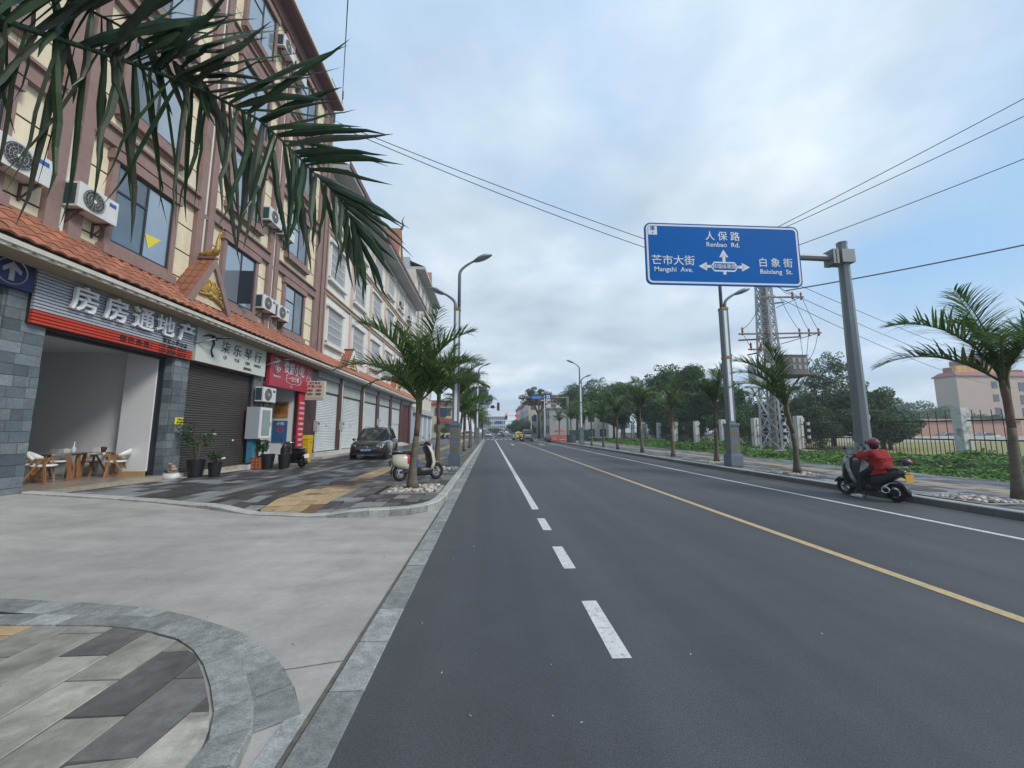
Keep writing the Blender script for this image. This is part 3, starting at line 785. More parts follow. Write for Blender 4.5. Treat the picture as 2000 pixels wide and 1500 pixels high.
def gable(parent, yc, hw, zb, za, xf, rim, tm, relief, depth=None):
    """small roofed gable standing on the canopy, front at x=xf, running back to the wall"""
    t = 0.14
    f = MB(); f.prism([(yc - hw + .05, zb + .05), (yc + hw - .05, zb + .05), (yc, za - .15)], "x", xf - .12, xf - .05)
    root = f.build("gable", mat("gable_face", (0.60, 0.50, 0.35), .8, var=(3, .1)), parent, world=True)
    r = MB()
    for s in (-1, 1):
        n = Vector((0, (za - zb), s * hw)).normalized()
        a = [(yc + s * (hw + .12), zb - .08), (yc + s * (hw - .14), zb - .08), (yc, za - .22), (yc, za + .12)]
        r.prism(a, "x", xf - .14, xf + .05)
    r.build("gable_rim", rim, root, world=True)
    q = MB()
    for s in (-1, 1):
        K = 6
        for k in range(K):
            u0, u1 = k / K, (k + 1) / K
            y0_, z0_ = lerp(yc, yc + s * (hw + .12), u0), lerp(za + .1, zb - .06, u0)
            y1_, z1_ = lerp(yc, yc + s * (hw + .12), u1), lerp(za + .1, zb - .06, u1)
            C_ = max(3, int((xf - XW) / .2)); 
            for c in range(C_):
                xa, xb = lerp(XW, xf, c / C_), lerp(XW, xf, (c + 1) / C_); xm = (xa + xb) / 2
                q.add([(xa, y0_, z0_), (xm, y0_, z0_ + .035), (xb, y0_, z0_), (xa, y1_, z1_ + .03), (xm, y1_, z1_ + .075), (xb, y1_, z1_ + .03), (xa, y1_, z1_ - .01), (xb, y1_, z1_ - .01), (xm, y1_, z1_ + .03)],
                      [(0, 1, 4, 3), (1, 2, 5, 4), (3, 4, 8, 6), (4, 5, 7, 8)])
    tag(q.build("gable_tiles", tm, root, world=True), kind="stuff")
    q = MB(); q.box(XW, yc - .09, za + .08, xf + .05, yc + .09, za + .17); q.build("ridge", mauved, root, world=True)
    if relief:
        # peacock fan in relief
        q = MB(); cz = zb + .42
        for k in range(13):
            a = R(8 + k * 13.7); L = .52 + .06 * (k % 2)
            e = (xf - .02, yc + math.cos(a) * L * .95, cz + math.sin(a) * L * .82)
            q.bar((xf - .035, yc, cz), e, .03, .07); q.ell(e, (.03, .065, .065), 8, 5)
        q.ell((xf - .02, yc, cz), (.06, .13, .15), 8, 6)
        q.tube([(xf, yc, cz), (xf + .02, yc + .28, cz - .1), (xf, yc + .55, cz - .2), (xf, yc + .7, cz - .36)], [.07, .06, .05, .03], 6)
        q.tube([(xf, yc, cz), (xf + .02, yc - .3, cz - .06), (xf, yc - .55, cz - .1)], [.06, .05, .03], 6)
        q.build("peacock_relief", gold, root, True, world=True)
        # bird finial
        q = MB(); y = yc; x = xf - .05
        q.ell((x - .12, y, za + .3), (.27, .11, .13), 10, 6)
        q.tube([(x + .02, y, za + .3), (x + .1, y, za + .5), (x + .08, y, za + .75), (x + .13, y, za + 1.0), (x + .2, y, za + 1.16)], [.12, .085, .05, .04, .025], 8)
        q.tube([(x - .2, y, za + .3), (x - .45, y, za + .28), (x - .62, y, za + .2)], [.1, .06, .01], 8)
        q.tube([(x + .2, y, za + 1.16), (x + .28, y, za + 1.1)], [.03, .01], 6); q.tube([(x + .2, y, za + 1.16), (x + .24, y, za + 1.3), (x + .2, y, za + 1.38)], [.02, .012, .004], 5)
        q.build("bird_finial", gold, root, True, world=True)
    else:
        q = MB(); q.lathe([(.05, 0), (.08, .06), (.035, .12), (.05, .2), (.005, .42)], (xf - .05, yc, za + .15), 8); q.build("finial", gold, root, True, world=True)
        q = MB(); q.ell((xf - .03, yc, zb + .45), (.03, .16, .2), 8, 6); q.ell((xf - .03, yc, zb + .72), (.03, .1, .14), 8, 6)
        q.tube([(xf - .03, yc - .32, zb + .18), (xf - .03, yc, zb + .28), (xf - .03, yc + .32, zb + .18)], [.04, .07, .04], 6); q.build("gold_relief", gold, root, True, world=True)
    return root
gable(b1, 13.5, .98, 5.98, 7.62, -9.72, mauve, tile_m, True)

# ground floor piers
def stone_pier(parent, y0, y1, x, z0, z1, side_depth=0.0):
    core = MB(); core.box(x - .6, y0 + .01, z0, x - .022, y1 - .01, z1); c = core.build("pier", mortar, parent, world=True)
    z = z0; r = 0
    while z < z1 - .05:
        h = min(.24, z1 - z); y = y0
        cuts = [y0]; 
        while y < y1 - .05: y += rng.uniform(.22, .42); cuts.append(min(y, y1))
        if y1 - cuts[-2] < .12 and len(cuts) > 2: cuts.pop(-2)
        cuts[-1] = y1
        for a, b_ in zip(cuts, cuts[1:]):
            t = MB(); o = rng.uniform(0, .018); t.box(x - .03, a + .004, z + .004, x + o, b_ - .004, z + h - .004)
            t.build("stone_tile", rng.choice(stone_t), c, world=True)
        if side_depth:
            xx = x - side_depth
            while xx < x - .03:
                e = min(xx + rng.uniform(.25, .4), x - .03)
                t = MB(); o = rng.uniform(0, .014); t.box(xx + .004, y0 - .02 - o, z + .004, e, y0 + .012, z + h - .004)
                t.build("stone_tile", rng.choice(stone_t), c, world=True); xx = e
        z += h
    return c
stone_pier(b1, 8.42, 9.2, -10.2, 0.25, 5.28, .12)
stone_pier(b1, 12.86, 13.46, -10.2, 0.2, 5.28, .28)
p = MB(); p.box(-10.8, 17.2, .15, -10.26, 17.85, 5.28); p.build("grey_pillar", mat("grey_stone_pillar", (.12, .13, .135), .5, var=(3, .2), world_co=True, dirt=((.25, .26, .27), 2, .6, .5)), b1, world=True)
p = MB(); p.box(-10.8, 21.4, .15, -10.24, 23.3, 5.28); p.build("granite_pillar", granite, b1, world=True)
p = MB(); p.box(-10.7, 8.3, 4.06, -10.35, 23.3, 5.28); p.build("lintel", mauved, b1, world=True)
p = MB(); p.box(-10.62, 9.2, .2, -10.46, 9.27, 4.06); p.box(-10.62, 12.79, .2, -10.46, 12.86, 4.06); p.box(-10.62, 9.2, 3.98, -10.46, 12.86, 4.06); p.build("door_frame", frame_d, b1, world=True)
# thresholds
p = MB(); p.box(-16, 9.2, .05, -10.28, 12.86, .335); p.build("shop_floor", roomf, b1, world=True)
p = MB(); p.box(-10.28, 9.1, .05, -10.02, 12.9, .33); p.box(-10.28, 12.9, .05, -10.05, 17.2, .33); p.build("threshold", marble, b1, world=True)
p = MB(); p.box(-10.02, 9.14, .1, -9.84, 16.9, .215); p.build("door_step", kerbtop, b1, world=True)
p = MB(); p.box(-15.5, 17.2, .05, -10.28, 21.4, .2); p.build("shop_floor", roomf, b1, world=True)
# shop 1 room
p = MB(); p.box(-16, 12.98, .335, -10.5, 13.4, 4.3); p.box(-16, 8.9, .335, -10.7, 9.15, 4.3); p.box(-16.2, 8.9, .3, -16, 13.4, 4.3)
p.build("room_wall", roomw, b1, world=True)
p = MB(); p.box(-11.55, 12.74, .335, -10.62, 12.98, 4.2); p.build("room_column", mat("room_white", (.68, .69, .70), .8, world_co=True, var=(1, .03)), b1, world=True)
p = MB(); p.box(-11.57, 12.72, .335, -10.62, 12.97, .47); p.build("skirting", mat("tan_skirting", (.45, .28, .13), .5, var=(6, .15)), b1, world=True)
p = MB(); p.box(-16, 8.9, 4.2, -10.7, 21.4, 4.3); p.build("ceiling", roomw, b1, world=True)
# shutter 2
def shutter(parent, y0, y1, z0, z1, x, m, pitch=.085, amp=.02, name="roller_shutter"):
    b = MB(); n = int((z1 - z0) / pitch); v = []
    for i in range(n * 3 + 1):
        zz_ = z0 + (z1 - z0) * i / (n * 3); xx = x + (amp if i % 3 == 1 else amp * .8 if i % 3 == 2 else 0)
        v += [(xx, y0, zz_), (xx, y1, zz_)]
    b.add(v, [(2 * i, 2 * i + 1, 2 * i + 3, 2 * i + 2) for i in range(n * 3)])
    b.box(x - .02, y0, z0 - .02, x + .045, y1, z0 + .07)
    return b.build(name, m, parent, world=True)
sh = shutter(b1, 13.56, 17.12, .35, 4.02, -10.42, shut_d)
p = MB(); p.box(-10.44, 13.46, .33, -10.32, 13.56, 4.1); p.box(-10.44, 17.12, .33, -10.32, 17.2, 4.1); p.build("shutter_rail", frame_d, b1, world=True)
for (y, z_, w_) in ((15.2, 1.55, .14), (15.75, .62, .22), (15.5, .62, .14), (16.3, 1.3, .07)):
    p = MB(); p.box(-10.4, y, z_, -10.375, y + w_, z_ + .07); p.build("sticker", white, sh, world=True)
# shop 3 interior
p = MB(); p.box(-15, 21.2, .2, -10.55, 21.4, 4.2); p.box(-15.2, 17.4, .2, -15, 21.4, 4.2); p.box(-15, 17.4, .2, -10.8, 17.6, 4.2)
p.build("room_wall", MATS["room_white"], b1, world=True)
# room behind the far left: passage under the block
yw = mat("yellow_passage_wall", (.42, .33, .15), .85, var=(1.5, .12), world_co=True, dirt=((.07, .06, .04), 1.1, .55, .7))
p = MB(); p.box(-22, 8.44, 0, -10.33, 8.7, 5.35); p.build("passage_wall", yw, b1, world=True)
p = MB(); p.box(-22, -6, 0, -10.6, 3.0, 5.35); p.build("passage_wall", yw, b1, world=True)

# ---------------------------------------------------------------- building 2 (white block with barred windows)
whitew = mat("white_stucco", (0.70, 0.69, 0.655), 0.85, streak=(.06, (2.2, 2.2, .2)), var=[(0.5, 0.06), (4, 0.04)], grain=(80, 0.04), bump=(70, 0.2, 0.005), world_co=True, dirt=((0.44, 0.40, 0.34), 0.7, 0.58, 0.4))
pinkb = mat("peach_band", (0.56, 0.44, 0.36), 0.85, var=(2, .08), world_co=True)
brownb = mat("tan_moulding", (0.36, 0.26, 0.19), 0.8, var=(2, .12), world_co=True)
trimw = mat("white_trim", (0.68, 0.67, 0.64), 0.7, var=(2, .06), world_co=True, dirt=((.4, .37, .33), 2, .6, .4))
screen = mat("barred_window_dim", (0.20, 0.22, 0.24), 0.35, 0.1, var=(1.2, 0.2), world_co=True)
bars = mat("window_bars", (0.66, 0.66, 0.66), 0.5)
b2 = thing("apartment_building", "long white four-storey building with barred windows above a row of closed white shutters", "building", (XW, 38, 0))
p = MB(); p.box(-22, 23.45, .0, XW, 52.5, 18.4); p.build("wall", whitew, b2, world=True)
p = MB(); p.box(-22.1, 23.45, 18.4, -9.15, 53.0, 18.75); p.build("eaves", mat("eaves_grey", (.42, .43, .44), .8, world_co=True, var=(.6, .08)), b2, world=True)
p = MB(); p.box(-9.15, 23.45, 18.6, -9.05, 53.05, 18.95); p.build("gutter", mauved, b2, world=True)
p = MB(); p.add([(-9.15, 23.45, 18.76), (-9.15, 53, 18.76), (-11.5, 53, 19.7), (-11.5, 23.45, 19.7)], [(0, 1, 2, 3)]); p.build("upper_roof", tile_m, b2, world=True)
W2 = [(24.35 + 4.5 * k, 26.65 + 4.5 * k) for k in range(6)]
for z in (10.25, 14.35):
    p = MB(); p.box(XW, 23.45, z, XW + .1, 52.5, z + .22); p.box(XW, 23.45, z + .22, XW + .17, 52.5, z + .3); p.build("string_course", brownb, b2, world=True)
for k in range(6):
    y = 23.62 + 4.5 * k
    p = MB(); p.box(XW, y, 6.5, XW + .06, y + .42, 10.25); p.box(XW, y, 10.55, XW + .06, y + .42, 14.35); p.box(XW, y, 14.65, XW + .06, y + .42, 18.4); p.build("flat_pilaster", pinkb, b2, world=True)
def barred(parent, y0, y1, z0, z1, x):
    t = MB(); w = .14
    t.box(x, y0 - w, z0 - .1, x + .1, y0, z1); t.box(x, y1, z0 - .1, x + .1, y1 + w, z1); t.box(x, y0 - w, z0 - .1, x + .1, y1 + w, z0)
    t.box(x, y0 - .3, z1, x + .24, y1 + .3, z1 + .14); t.box(x, y0 - .3, z0 - .3, x + .26, y1 + .3, z0 - .12)
    root = t.build("window", trimw, parent, world=True)
    g_ = MB(); g_.box(x - .01, y0, z0, x + .012, y1, z1); g_.build("pane", screen, root, world=True)
    g_ = MB(); n = max(6, int((y1 - y0) / .13))
    for i in range(n + 1): y = lerp(y0, y1, i / n); g_.box(x + .1, y - .009, z0, x + .118, y + .009, z1)
    for i in range(5): zz_ = lerp(z0 + .03, z1 - .03, i / 4); g_.box(x + .095, y0, zz_ - .022, x + .125, y1, zz_ + .022)
    g_.build("grille", bars, root, world=True)
    return root
for (a, b_) in W2:
    for (za, zb) in ((7.35, 9.55), (11.55, 13.8), (15.6, 17.6)): barred(b2, a, b_, za, zb, XW)
p = MB(); p.cyl((XW + .12, 23.62, 6.2), (XW + .12, 23.62, 18.3), .05); p.build("downpipe", mauve, b2, world=True)
roof_tiles(b2, 23.45, 51.9, XW + .02, 6.42, -9.5, 5.6, 0, rows=5)
p = MB(); p.box(XW, 23.4, 5.3, -9.55, 51.9, 5.5); p.build("soffit", mat("soffit_grey", (.30, .30, .30), .8), b2, world=True)
p = MB(); p.box(-9.55, 23.4, 5.42, -9.47, 51.95, 5.56); p.build("fascia", MATS["fascia_grey"], b2, world=True)
scallops(b2, 23.45, 51.9, -9.56, 5.42, MATS["scallop_white"], .35)
for yc in (27.6, 41.2): gable(b2, yc, 1.0, 6.05, 7.35, -9.75, trimw, tile_m, False)
# a tall roof gable on top of building 2 seen above the eaves
p = MB(); p.prism([(39.4, 19.0), (42.6, 19.0), (41.0, 23.6)], "x", -11.5, -10.1); g2 = p.build("roof_gable", MATS["gable_face"], b2, world=True)
p = MB()
for s in (-1, 1): p.prism([(41 + s * 1.9, 18.8), (41 + s * 1.55, 18.8), (41, 23.3), (41, 24.1)], "x", -15, -9.95)
p.build("roof_slope", tile_m, g2, world=True)
p = MB(); p.tube([(-10, 41, 24), (-9.8, 41, 24.5), (-9.95, 41, 25), (-9.7, 41, 25.5)], [.16, .12, .07, .02], 6); p.build("finial", mauved, g2, world=True)
# shutters
SH = [(23.4, 26.55), (27.3, 31.0), (31.8, 35.3), (36.1, 39.9), (40.7, 44.5)]
rib = mat("ribbed_transom", (.38, .41, .39), .6, var=(1.5, .1), world_co=True)
for i, (a, b_) in enumerate(SH):
    zt = 4.02; z0 = .52
    if i == 4: z0 = 2.5
    s = shutter(b2, a, b_, z0, zt, -10.34, shut_w, .1, .03)
    p = MB(); n = int((b_ - a) / .12)
    for k in range(n): y = a + (b_ - a) * k / n; p.box(-10.36, y, 4.14, -10.3 + (.02 if k % 2 else 0), y + (b_ - a) / n, 4.86)
    p.build("transom_panel", rib, b2, world=True)
    p = MB(); p.box(-10.37, a, 4.03, -10.28, b_, 4.13); p.build("shutter_box", frame_d, b2, world=True)
    if i < 4:
        p = MB(); p.cyl((-10.3, (a + b_) / 2, 2.05), (-10.27, (a + b_) / 2, 2.05), .05, n=8); p.build("lock", galv, s, world=True)
p = MB()
for k in range(9): p.box(-10.36, 40.8 + k * .42, .5, -10.32, 40.87 + k * .42, 2.45)
p.build("security_bars", bars, b2, world=True)
prev = 23.4
for (a, b_) in zip([s[1] for s in SH], [s[0] for s in SH[1:]] + [45.5]):
    p = MB(); p.box(-10.5, a, .4, -10.2, b_, 5.3); p.build("granite_pillar", granite, b2, world=True)
p = MB(); p.box(-10.5, 49.4, .2, -10.2, 50.4, 5.3); p.build("granite_pillar", granite, b2, world=True)
p = MB(); p.box(-10.45, 23.35, 4.9, -10.22, 50.4, 5.3); p.build("beam", mat("beam_grey", (.42, .42, .41), .8, var=(1, .1), world_co=True), b2, world=True)
p = MB(); p.box(-10.38, 45.5, .3, -10.3, 49.4, 4.9); p.build("entrance_door", mat("dark_red_door", (.09, .02, .02), .5, var=(3, .3), world_co=True), b2, world=True)
p = MB(); p.box(-10.4, 50.4, .2, -10.28, 51.9, 4.9); p.build("side_shutter", shut_b, b2, world=True)
stw = mat("white_step_stone", (.50, .49, .46), .7, var=[(2, .1), (8, .1)], world_co=True, dirt=((.3, .27, .24), 1.6, .57, .5))
for i, (x0_, x1_, zt) in enumerate(((-10.3, -9.75, .44), (-9.75, -9.3, .29))):
    y = 22.3
    while y < 45:
        e = min(y + 1.15, 45); p = MB(); p.box(x0_, y + .006, .1, x1_, e - .006, zt + rng.uniform(-.003, .003)); p.build("step_stone", stw, b2, world=True); y = e
for (y) in (26.9, 31.4):
    p = MB(); p.cyl((-10.12, y, .45), (-10.12, y, 5.2), .045, n=8); p.build("downpipe", pipe_m, b2, world=True)

# ---------------------------------------------------------------- building 3 and the ones past the crossing
b3 = thing("apartment_building", "taller pale cream block with open dark windows beyond the white building", "building", (-10.9, 60, 0))
b3w = mat("pale_cream_wall", (.60, .565, .46), .85, var=(.6, .06), world_co=True)
p = MB(); p.box(-24, 53.05, 0, -10.7, 70.5, 24.6); p.build("wall", b3w, b3, world=True)
p = MB(); p.box(-24, 53.06, 24.6, -9.4, 71, 25.0); p.box(-24, 53.06, 25.0, -11.6, 70.5, 26.4); p.build("eaves", MATS["eaves_grey"], b3, world=True)
p = MB(); p.add([(-9.4, 53.1, 25.0), (-9.4, 71, 25.0), (-11.6, 71, 25.9), (-11.6, 53.1, 25.9)], [(0, 1, 2, 3)]); p.build("upper_roof", tile_m, b3, world=True)
p = MB(); p.prism([(62.2, 25.2), (65.8, 25.2), (64, 28.8)], "x", -13, -10.2); p.build("roof_gable", tile_m, b3, world=True)
for z in (20.6, 12.4):
    p = MB(); p.box(-10.7, 53.05, z, -10.5, 70.5, z + .3); p.build("string_course", mauve, b3, world=True)
for k in range(5):
    a = 54.3 + 3.35 * k
    for z in (7.6, 11.4 + 2.2, 17.3, 21.3):
        t = MB(); t.box(-10.7, a - .15, z - .2, -10.58, a, z + 2.3); t.box(-10.7, a + 1.8, z - .2, -10.58, a + 1.95, z + 2.3); t.box(-10.7, a - .25, z - .4, -10.5, a + 2.05, z - .2); t.box(-10.7, a - .15, z + 2.3, -10.55, a + 1.95, z + 2.45)
        wr = t.build("window", trimw, b3, world=True)
        t = MB(); t.box(-10.7, a, z - .2, -10.66, a + 1.8, z + 2.3); t.build("pane", mat("dim_pane", (.10, .11, .12), .2, .1), wr, world=True)
        t = MB(); t.box(-10.66, a + .85, z - .2, -10.62, a + .95, z + 2.3); t.build("mullion", bars, wr, world=True)
for k in range(4):
    a = 53.4 + 4.3 * k
    s = shutter(b3, a, a + 3.7, .3, 4.1, -10.68, shut_b, .18, .03)
    p = MB(); p.box(-10.7, a + 3.7, .2, -10.55, a + 4.3, 5); p.build("pillar", trimw, b3, world=True)
p = MB(); p.box(-10.7, 53.05, 4.2, -10.2, 70.5, 5.0); p.build("beam", MATS["beam_grey"], b3, world=True)
def simple_block(name, label, cat, x0, x1, y0, y1, h, wm, rows, cols, face="x", roofm=None, gm=None, roof_h=1.2, group=None):
    t = thing(name, label, cat, ((x0 + x1) / 2, (y0 + y1) / 2, 0), group=group)
    p = MB(); p.box(x0, y0, 0, x1, y1, h); p.build("wall", wm, t, world=True)
    p = MB(); p.box(x0 - .4, y0 - .4, h, x1 + .4, y1 + .4, h + .3)
    if roofm: p.loft([[(x0 - .4, y0 - .4, h + .3), (x1 + .4, y0 - .4, h + .3), (x1 + .4, y1 + .4, h + .3), (x0 - .4, y1 + .4, h + .3)], [(x0 + 1, y0 + 1, h + roof_h), (x1 - 1, y0 + 1, h + roof_h), (x1 - 1, y1 - 1, h + roof_h), (x0 + 1, y1 - 1, h + roof_h)]])
    p.build("roof", roofm or wm, t, world=True)
    me = None
    for f in face:
        L0, L1 = (y0, y1) if f in "xX" else (x0, x1)
        for r in range(rows):
            for c in range(cols):
                cc = lerp(L0, L1, (c + .5) / cols); w_ = (L1 - L0) / cols * .27; zz_ = h * (r + .32) / rows; hh = h / rows * .5
                t2 = MB()
                if f == "x": t2.box(x1, cc - w_, zz_, x1 + .05, cc + w_, zz_ + hh)
                elif f == "X": t2.box(x0 - .05, cc - w_, zz_, x0, cc + w_, zz_ + hh)
                else: t2.box(cc - w_, y0 - .05, zz_, cc + w_, y0, zz_ + hh)
                t2.build("window", gm or MATS["dim_pane"], t, world=True)
    return t
redroof = mat("red_roof", (.27, .085, .065), .7, var=(1, .15), world_co=True)
fw = mat("far_cream", (.58, .51, .38), .85, var=(.5, .06), world_co=True)
fp = mat("far_pink", (.56, .44, .38), .85, var=(.5, .06), world_co=True)
fg = mat("far_grey", (.46, .48, .50), .85, var=(.5, .06), world_co=True)
t = simple_block("corner_house", "low cream house with a red awning past the crossing on the left", "house", -20, -9.4, 99, 108, 8.4, fw, 2, 4, "y", redroof)
p = MB(); p.prism([(97.4, 3.9), (99, 4.9), (99, 4.8), (97.4, 3.8)], "x", -13, -9.2); p.build("awning", mat("red_awning", (.25, .04, .04), .6), t, world=True)
p = MB(); p.box(-12.6, 98.6, 5.3, -11.2, 98.9, 7.6); tag(p.build("shop_sign", mat("deep_blue", (.025, .035, .09), .5)), "small blue upright shop sign on the corner house past the crossing", "sign")
simple_block("office_building", "pale grey office block with rows of windows closing the far end of the street", "building", -1.5, 10, 250, 262, 10.9, fg, 4, 9, "y")
for i, (a, b_, h, mm_, lab) in enumerate(((112, 128, 10.2, fw, "cream shop block with red roof and grey columns, nearest in the far right row"), (130, 148, 10.0, fp, "pinkish block behind the cream one in the far right row"), (150, 172, 10.4, fw, "last of the far right row, beside the blue road sign"))):
    t = simple_block("shop_block", lab, "building", 11.2 + i * .2, 26, a, b_, h, mm_, 3, 5, "Xy", redroof, roof_h=2.2)
    if i == 0:
        for k in range(5):
            p = MB(); p.box(10.2, a + .5 + k * 3.6, 0, 10.8, a + 1.1 + k * 3.6, 6.2); p.build("column", fg, t, world=True)
simple_block("warehouse", "grey plain building behind the single tall tree past the crossing", "building", 15.5, 34, 100, 118, 7.6, mat("plain_grey_wall", (.40, .40, .39), .9, var=(.4, .1), world_co=True), 2, 5, "X")
simple_block("roadside_house", "small white house with a flat canopy between the palms across the road", "house", 16.5, 20.5, 66, 71, 5.0, trimw, 2, 2, "y")
# right-hand distance
hb = simple_block("hotel_block", "big pale pink building with a red roof at the right edge beyond the lawn", "building", 144, 214, 110, 116, 18.6, mat("pale_pink_wall", (.52, .40, .32), .85, var=(.3, .05), world_co=True), 4, 1, "", redroof, roof_h=1.6)
for r in range(4):
    p = MB(); p.box(155.5, 109.9, 2.6 + r * 4.1, 157.3, 110, 4.8 + r * 4.1); p.build("window", MATS["dim_pane"], hb, world=True)
for r in range(4):
    for c in range(8):
        p = MB(); p.box(164.5 + c * 4, 109.9, 2 + r * 4, 167.5 + c * 4, 110, 4.8 + r * 4); p.build("window", MATS["dim_pane"], hb, world=True)
p = MB()
for k in range(3): p.box(160 + k * 1.5, 116 + k, 20.0 + k * 2.2, 176 - k * 3, 128 - k, 21.8 + k * 2.2)
p.prism([(161, 25.5), (175, 25.5), (168, 28.2)], "y", 114, 124); p.build("stepped_red_roof", redroof, hb, world=True)
p = MB(); p.box(147, 112, 19.9, 161, 113, 22.3); tag(p.build("rooftop_panel", mat("orange_panels", (.6, .33, .06), .6, var=(.5, .5))), "row of orange and yellow panels on the roof of the pale pink building", "rooftop sign")
simple_block("hill_villa", "distant yellow house with a red roof left of the green hillock", "house", 146, 176, 176, 190, 13.5, mat("yellow_wall", (.56, .46, .2), .85), 1, 6, "y", redroof)
simple_block("hill_villa", "lower white villa in front of the distant yellow house", "house", 118, 142, 150, 158, 7.6, fw, 2, 5, "y", redroof)
simple_block("long_shed", "long low salmon-pink shed behind the lawn fence", "shed", 66, 98, 66, 74, 3.6, mat("salmon_wall", (.50, .28, .2), .85, var=(.3, .06), world_co=True), 1, 5, "")
# ---------------------------------------------------------------- street lamps
lampg = mat("lamp_blue_grey", (0.15, 0.19, 0.23), 0.45, 0.1, var=(3, .1))
strip = mat("lamp_light_strip", (0.84, 0.86, 0.88), 0.35, var=(4, .05))
goldp = mat("gold_ornament", (0.27, 0.17, 0.04), 0.5, 0.2, var=(20, .2))
headm = mat("lamp_head", (0.30, 0.36, 0.42), 0.4, 0.3)
def make_lamp():
    t = thing("street_lamp", "x", "street lamp", group="double-armed street lamps along both kerbs")
    b = MB(); b.box(-.28, -.28, 0, .28, .28, .48); b.box(-.25, -.25, .48, .25, .25, .54); b.build("base", lampg, t, bevel=.01)
    b = MB(); b.box(-.215, -.215, .54, .215, .215, 1.78); b.build("pedestal", lampg, t, bevel=.008)
    b = MB(); b.box(-.25, -.25, 1.78, .25, .25, 1.9); b.build("collar", lampg, t, bevel=.01)
    b = MB(); b.box(-.15, -.15, 1.9, .15, .15, 7.3); b.build("pole", lampg, t, bevel=.006)
    for (z0, z1) in ((2.0, 4.85), (5.0, 7.15)):
        b = MB(); b.box(-.05, -.158, z0, .08, .158, z1); b.build("light_strip", strip, t)
    b = MB(); b.box(-.16, -.165, 4.87, .16, .165, 4.98); b.box(-.16, -.165, 7.2, .16, .165, 7.32); b.build("band", goldp, t)
    b = MB()
    for q in (Matrix.Identity(3), rotz(R(90)), rotz(R(180)), rotz(R(-90))):
        def fl(poly):
            v = [q @ Vector((x, -.219, z)) for x, z in poly]; w_ = [q @ Vector((x, -.214, z)) for x, z in poly]
            n = len(poly); b.add(v + w_, [tuple(range(n))] + [(i, (i + 1) % n, n + (i + 1) % n, n + i) for i in range(n)])
        for zc, s in ((1.50, 1), (.80, -1)):
            fl([(-.13, zc - .06 * s), (-.11, zc + .04 * s), (-.05, zc + .07 * s), (0, zc + .16 * s), (.05, zc + .07 * s), (.11, zc + .04 * s), (.13, zc - .06 * s), (.06, zc - .03 * s), (0, zc - .09 * s), (-.06, zc - .03 * s)])
        for s in (-1, 1):
            fl([(s * .145, .85), (s * .165, .85), (s * .165, 1.45), (s * .145, 1.45)][::s])
            fl([(s * .03, 1.2), (s * .05, 1.2), (s * .07, 1.3), (s * .05, 1.32)][::s]); fl([(s * .03, 1.0), (s * .05, 1.0), (s * .07, .9), (s * .05, .88)][::s])
    b.build("gold_pattern", goldp, t)
    def arm(s, x0, z0, ztop, reach, rise, nm):
        pts = [(x0, 0, z0), (x0, 0, ztop)]
        for k in range(1, 9):
            a = k / 8; pts.append((x0 + s * reach * .55 * (a ** 1.5), 0, ztop + rise * a ** .8))
        b = MB(); b.tube(pts, [.075] * 2 + [.07 - .003 * k for k in range(8)], 8); b.build("arm", lampg, t, True)
        e = Vector(pts[-1]); pr = Vector(pts[-2]); dr = (e - pr).normalized(); b = MB(); rings = []
        L = reach * .62
        for k in range(9):
            a = k / 8; c = e + dr * (-.25 + a * L) + Vector((0, 0, -.10 * a * a))
            w_ = .03 + .27 * math.sin(math.pi * min(1, a * .93 + .05)) ** .8; h_ = .03 + .085 * math.sin(math.pi * min(1, a + .02)) ** .7
            rings.append([c + Vector((0, w_ * math.cos(2 * math.pi * j / 10), h_ * math.sin(2 * math.pi * j / 10))) for j in range(10)])
        b.loft(rings); hd = b.build("lamp_head", headm, t, True)
        b = MB(); c0, c1 = e + dr * .05, e + dr * (L * .72); n_ = Vector((0, 0, -.06)); 
        b.add([c0 + n_ + Vector((0, -.1, 0)), c1 + n_ + Vector((0, -.1, -.04)), c1 + n_ + Vector((0, .1, -.04)), c0 + n_ + Vector((0, .1, 0))], [(0, 1, 2, 3)]); b.build("lens", strip, hd)
    arm(1, .08, 7.3, 9.0, 1.6, .78, 0); arm(-1, -.09, 6.4, 7.5, 1.35, .62, 0)
    return t
lamp0 = make_lamp(); lamp0.location = (-1.58, 17.75, .15)
lamps = [lamp0]
for x, y, rz in ((-1.56, 47.6, 0), (-1.6, 84.0 + 16, 0), (-1.6, 130, 0), (-1.6, 160, 0), (10.95, 17.0, math.pi), (10.75, 45.1, math.pi), (10.9, 102, math.pi), (10.9, 132, math.pi)):
    l = copy_tree(lamp0); l.location = (x, y, .15); l.rotation_euler = (0, 0, rz); lamps.append(l)
for l, s in zip(lamps, ["tall blue-grey street lamp with gold patterned base, nearest on the shop side pavement", "second street lamp on the shop side, beside the traffic signal pole", "street lamp on the left just past the crossing", "street lamp on the left, second past the crossing", "farthest street lamp on the left pavement", "street lamp across the road whose top hides behind the blue direction sign", "double-armed street lamp across the road beside the red water barriers", "street lamp on the right just past the crossing", "farthest street lamp on the right pavement"]):
    l["label"] = s

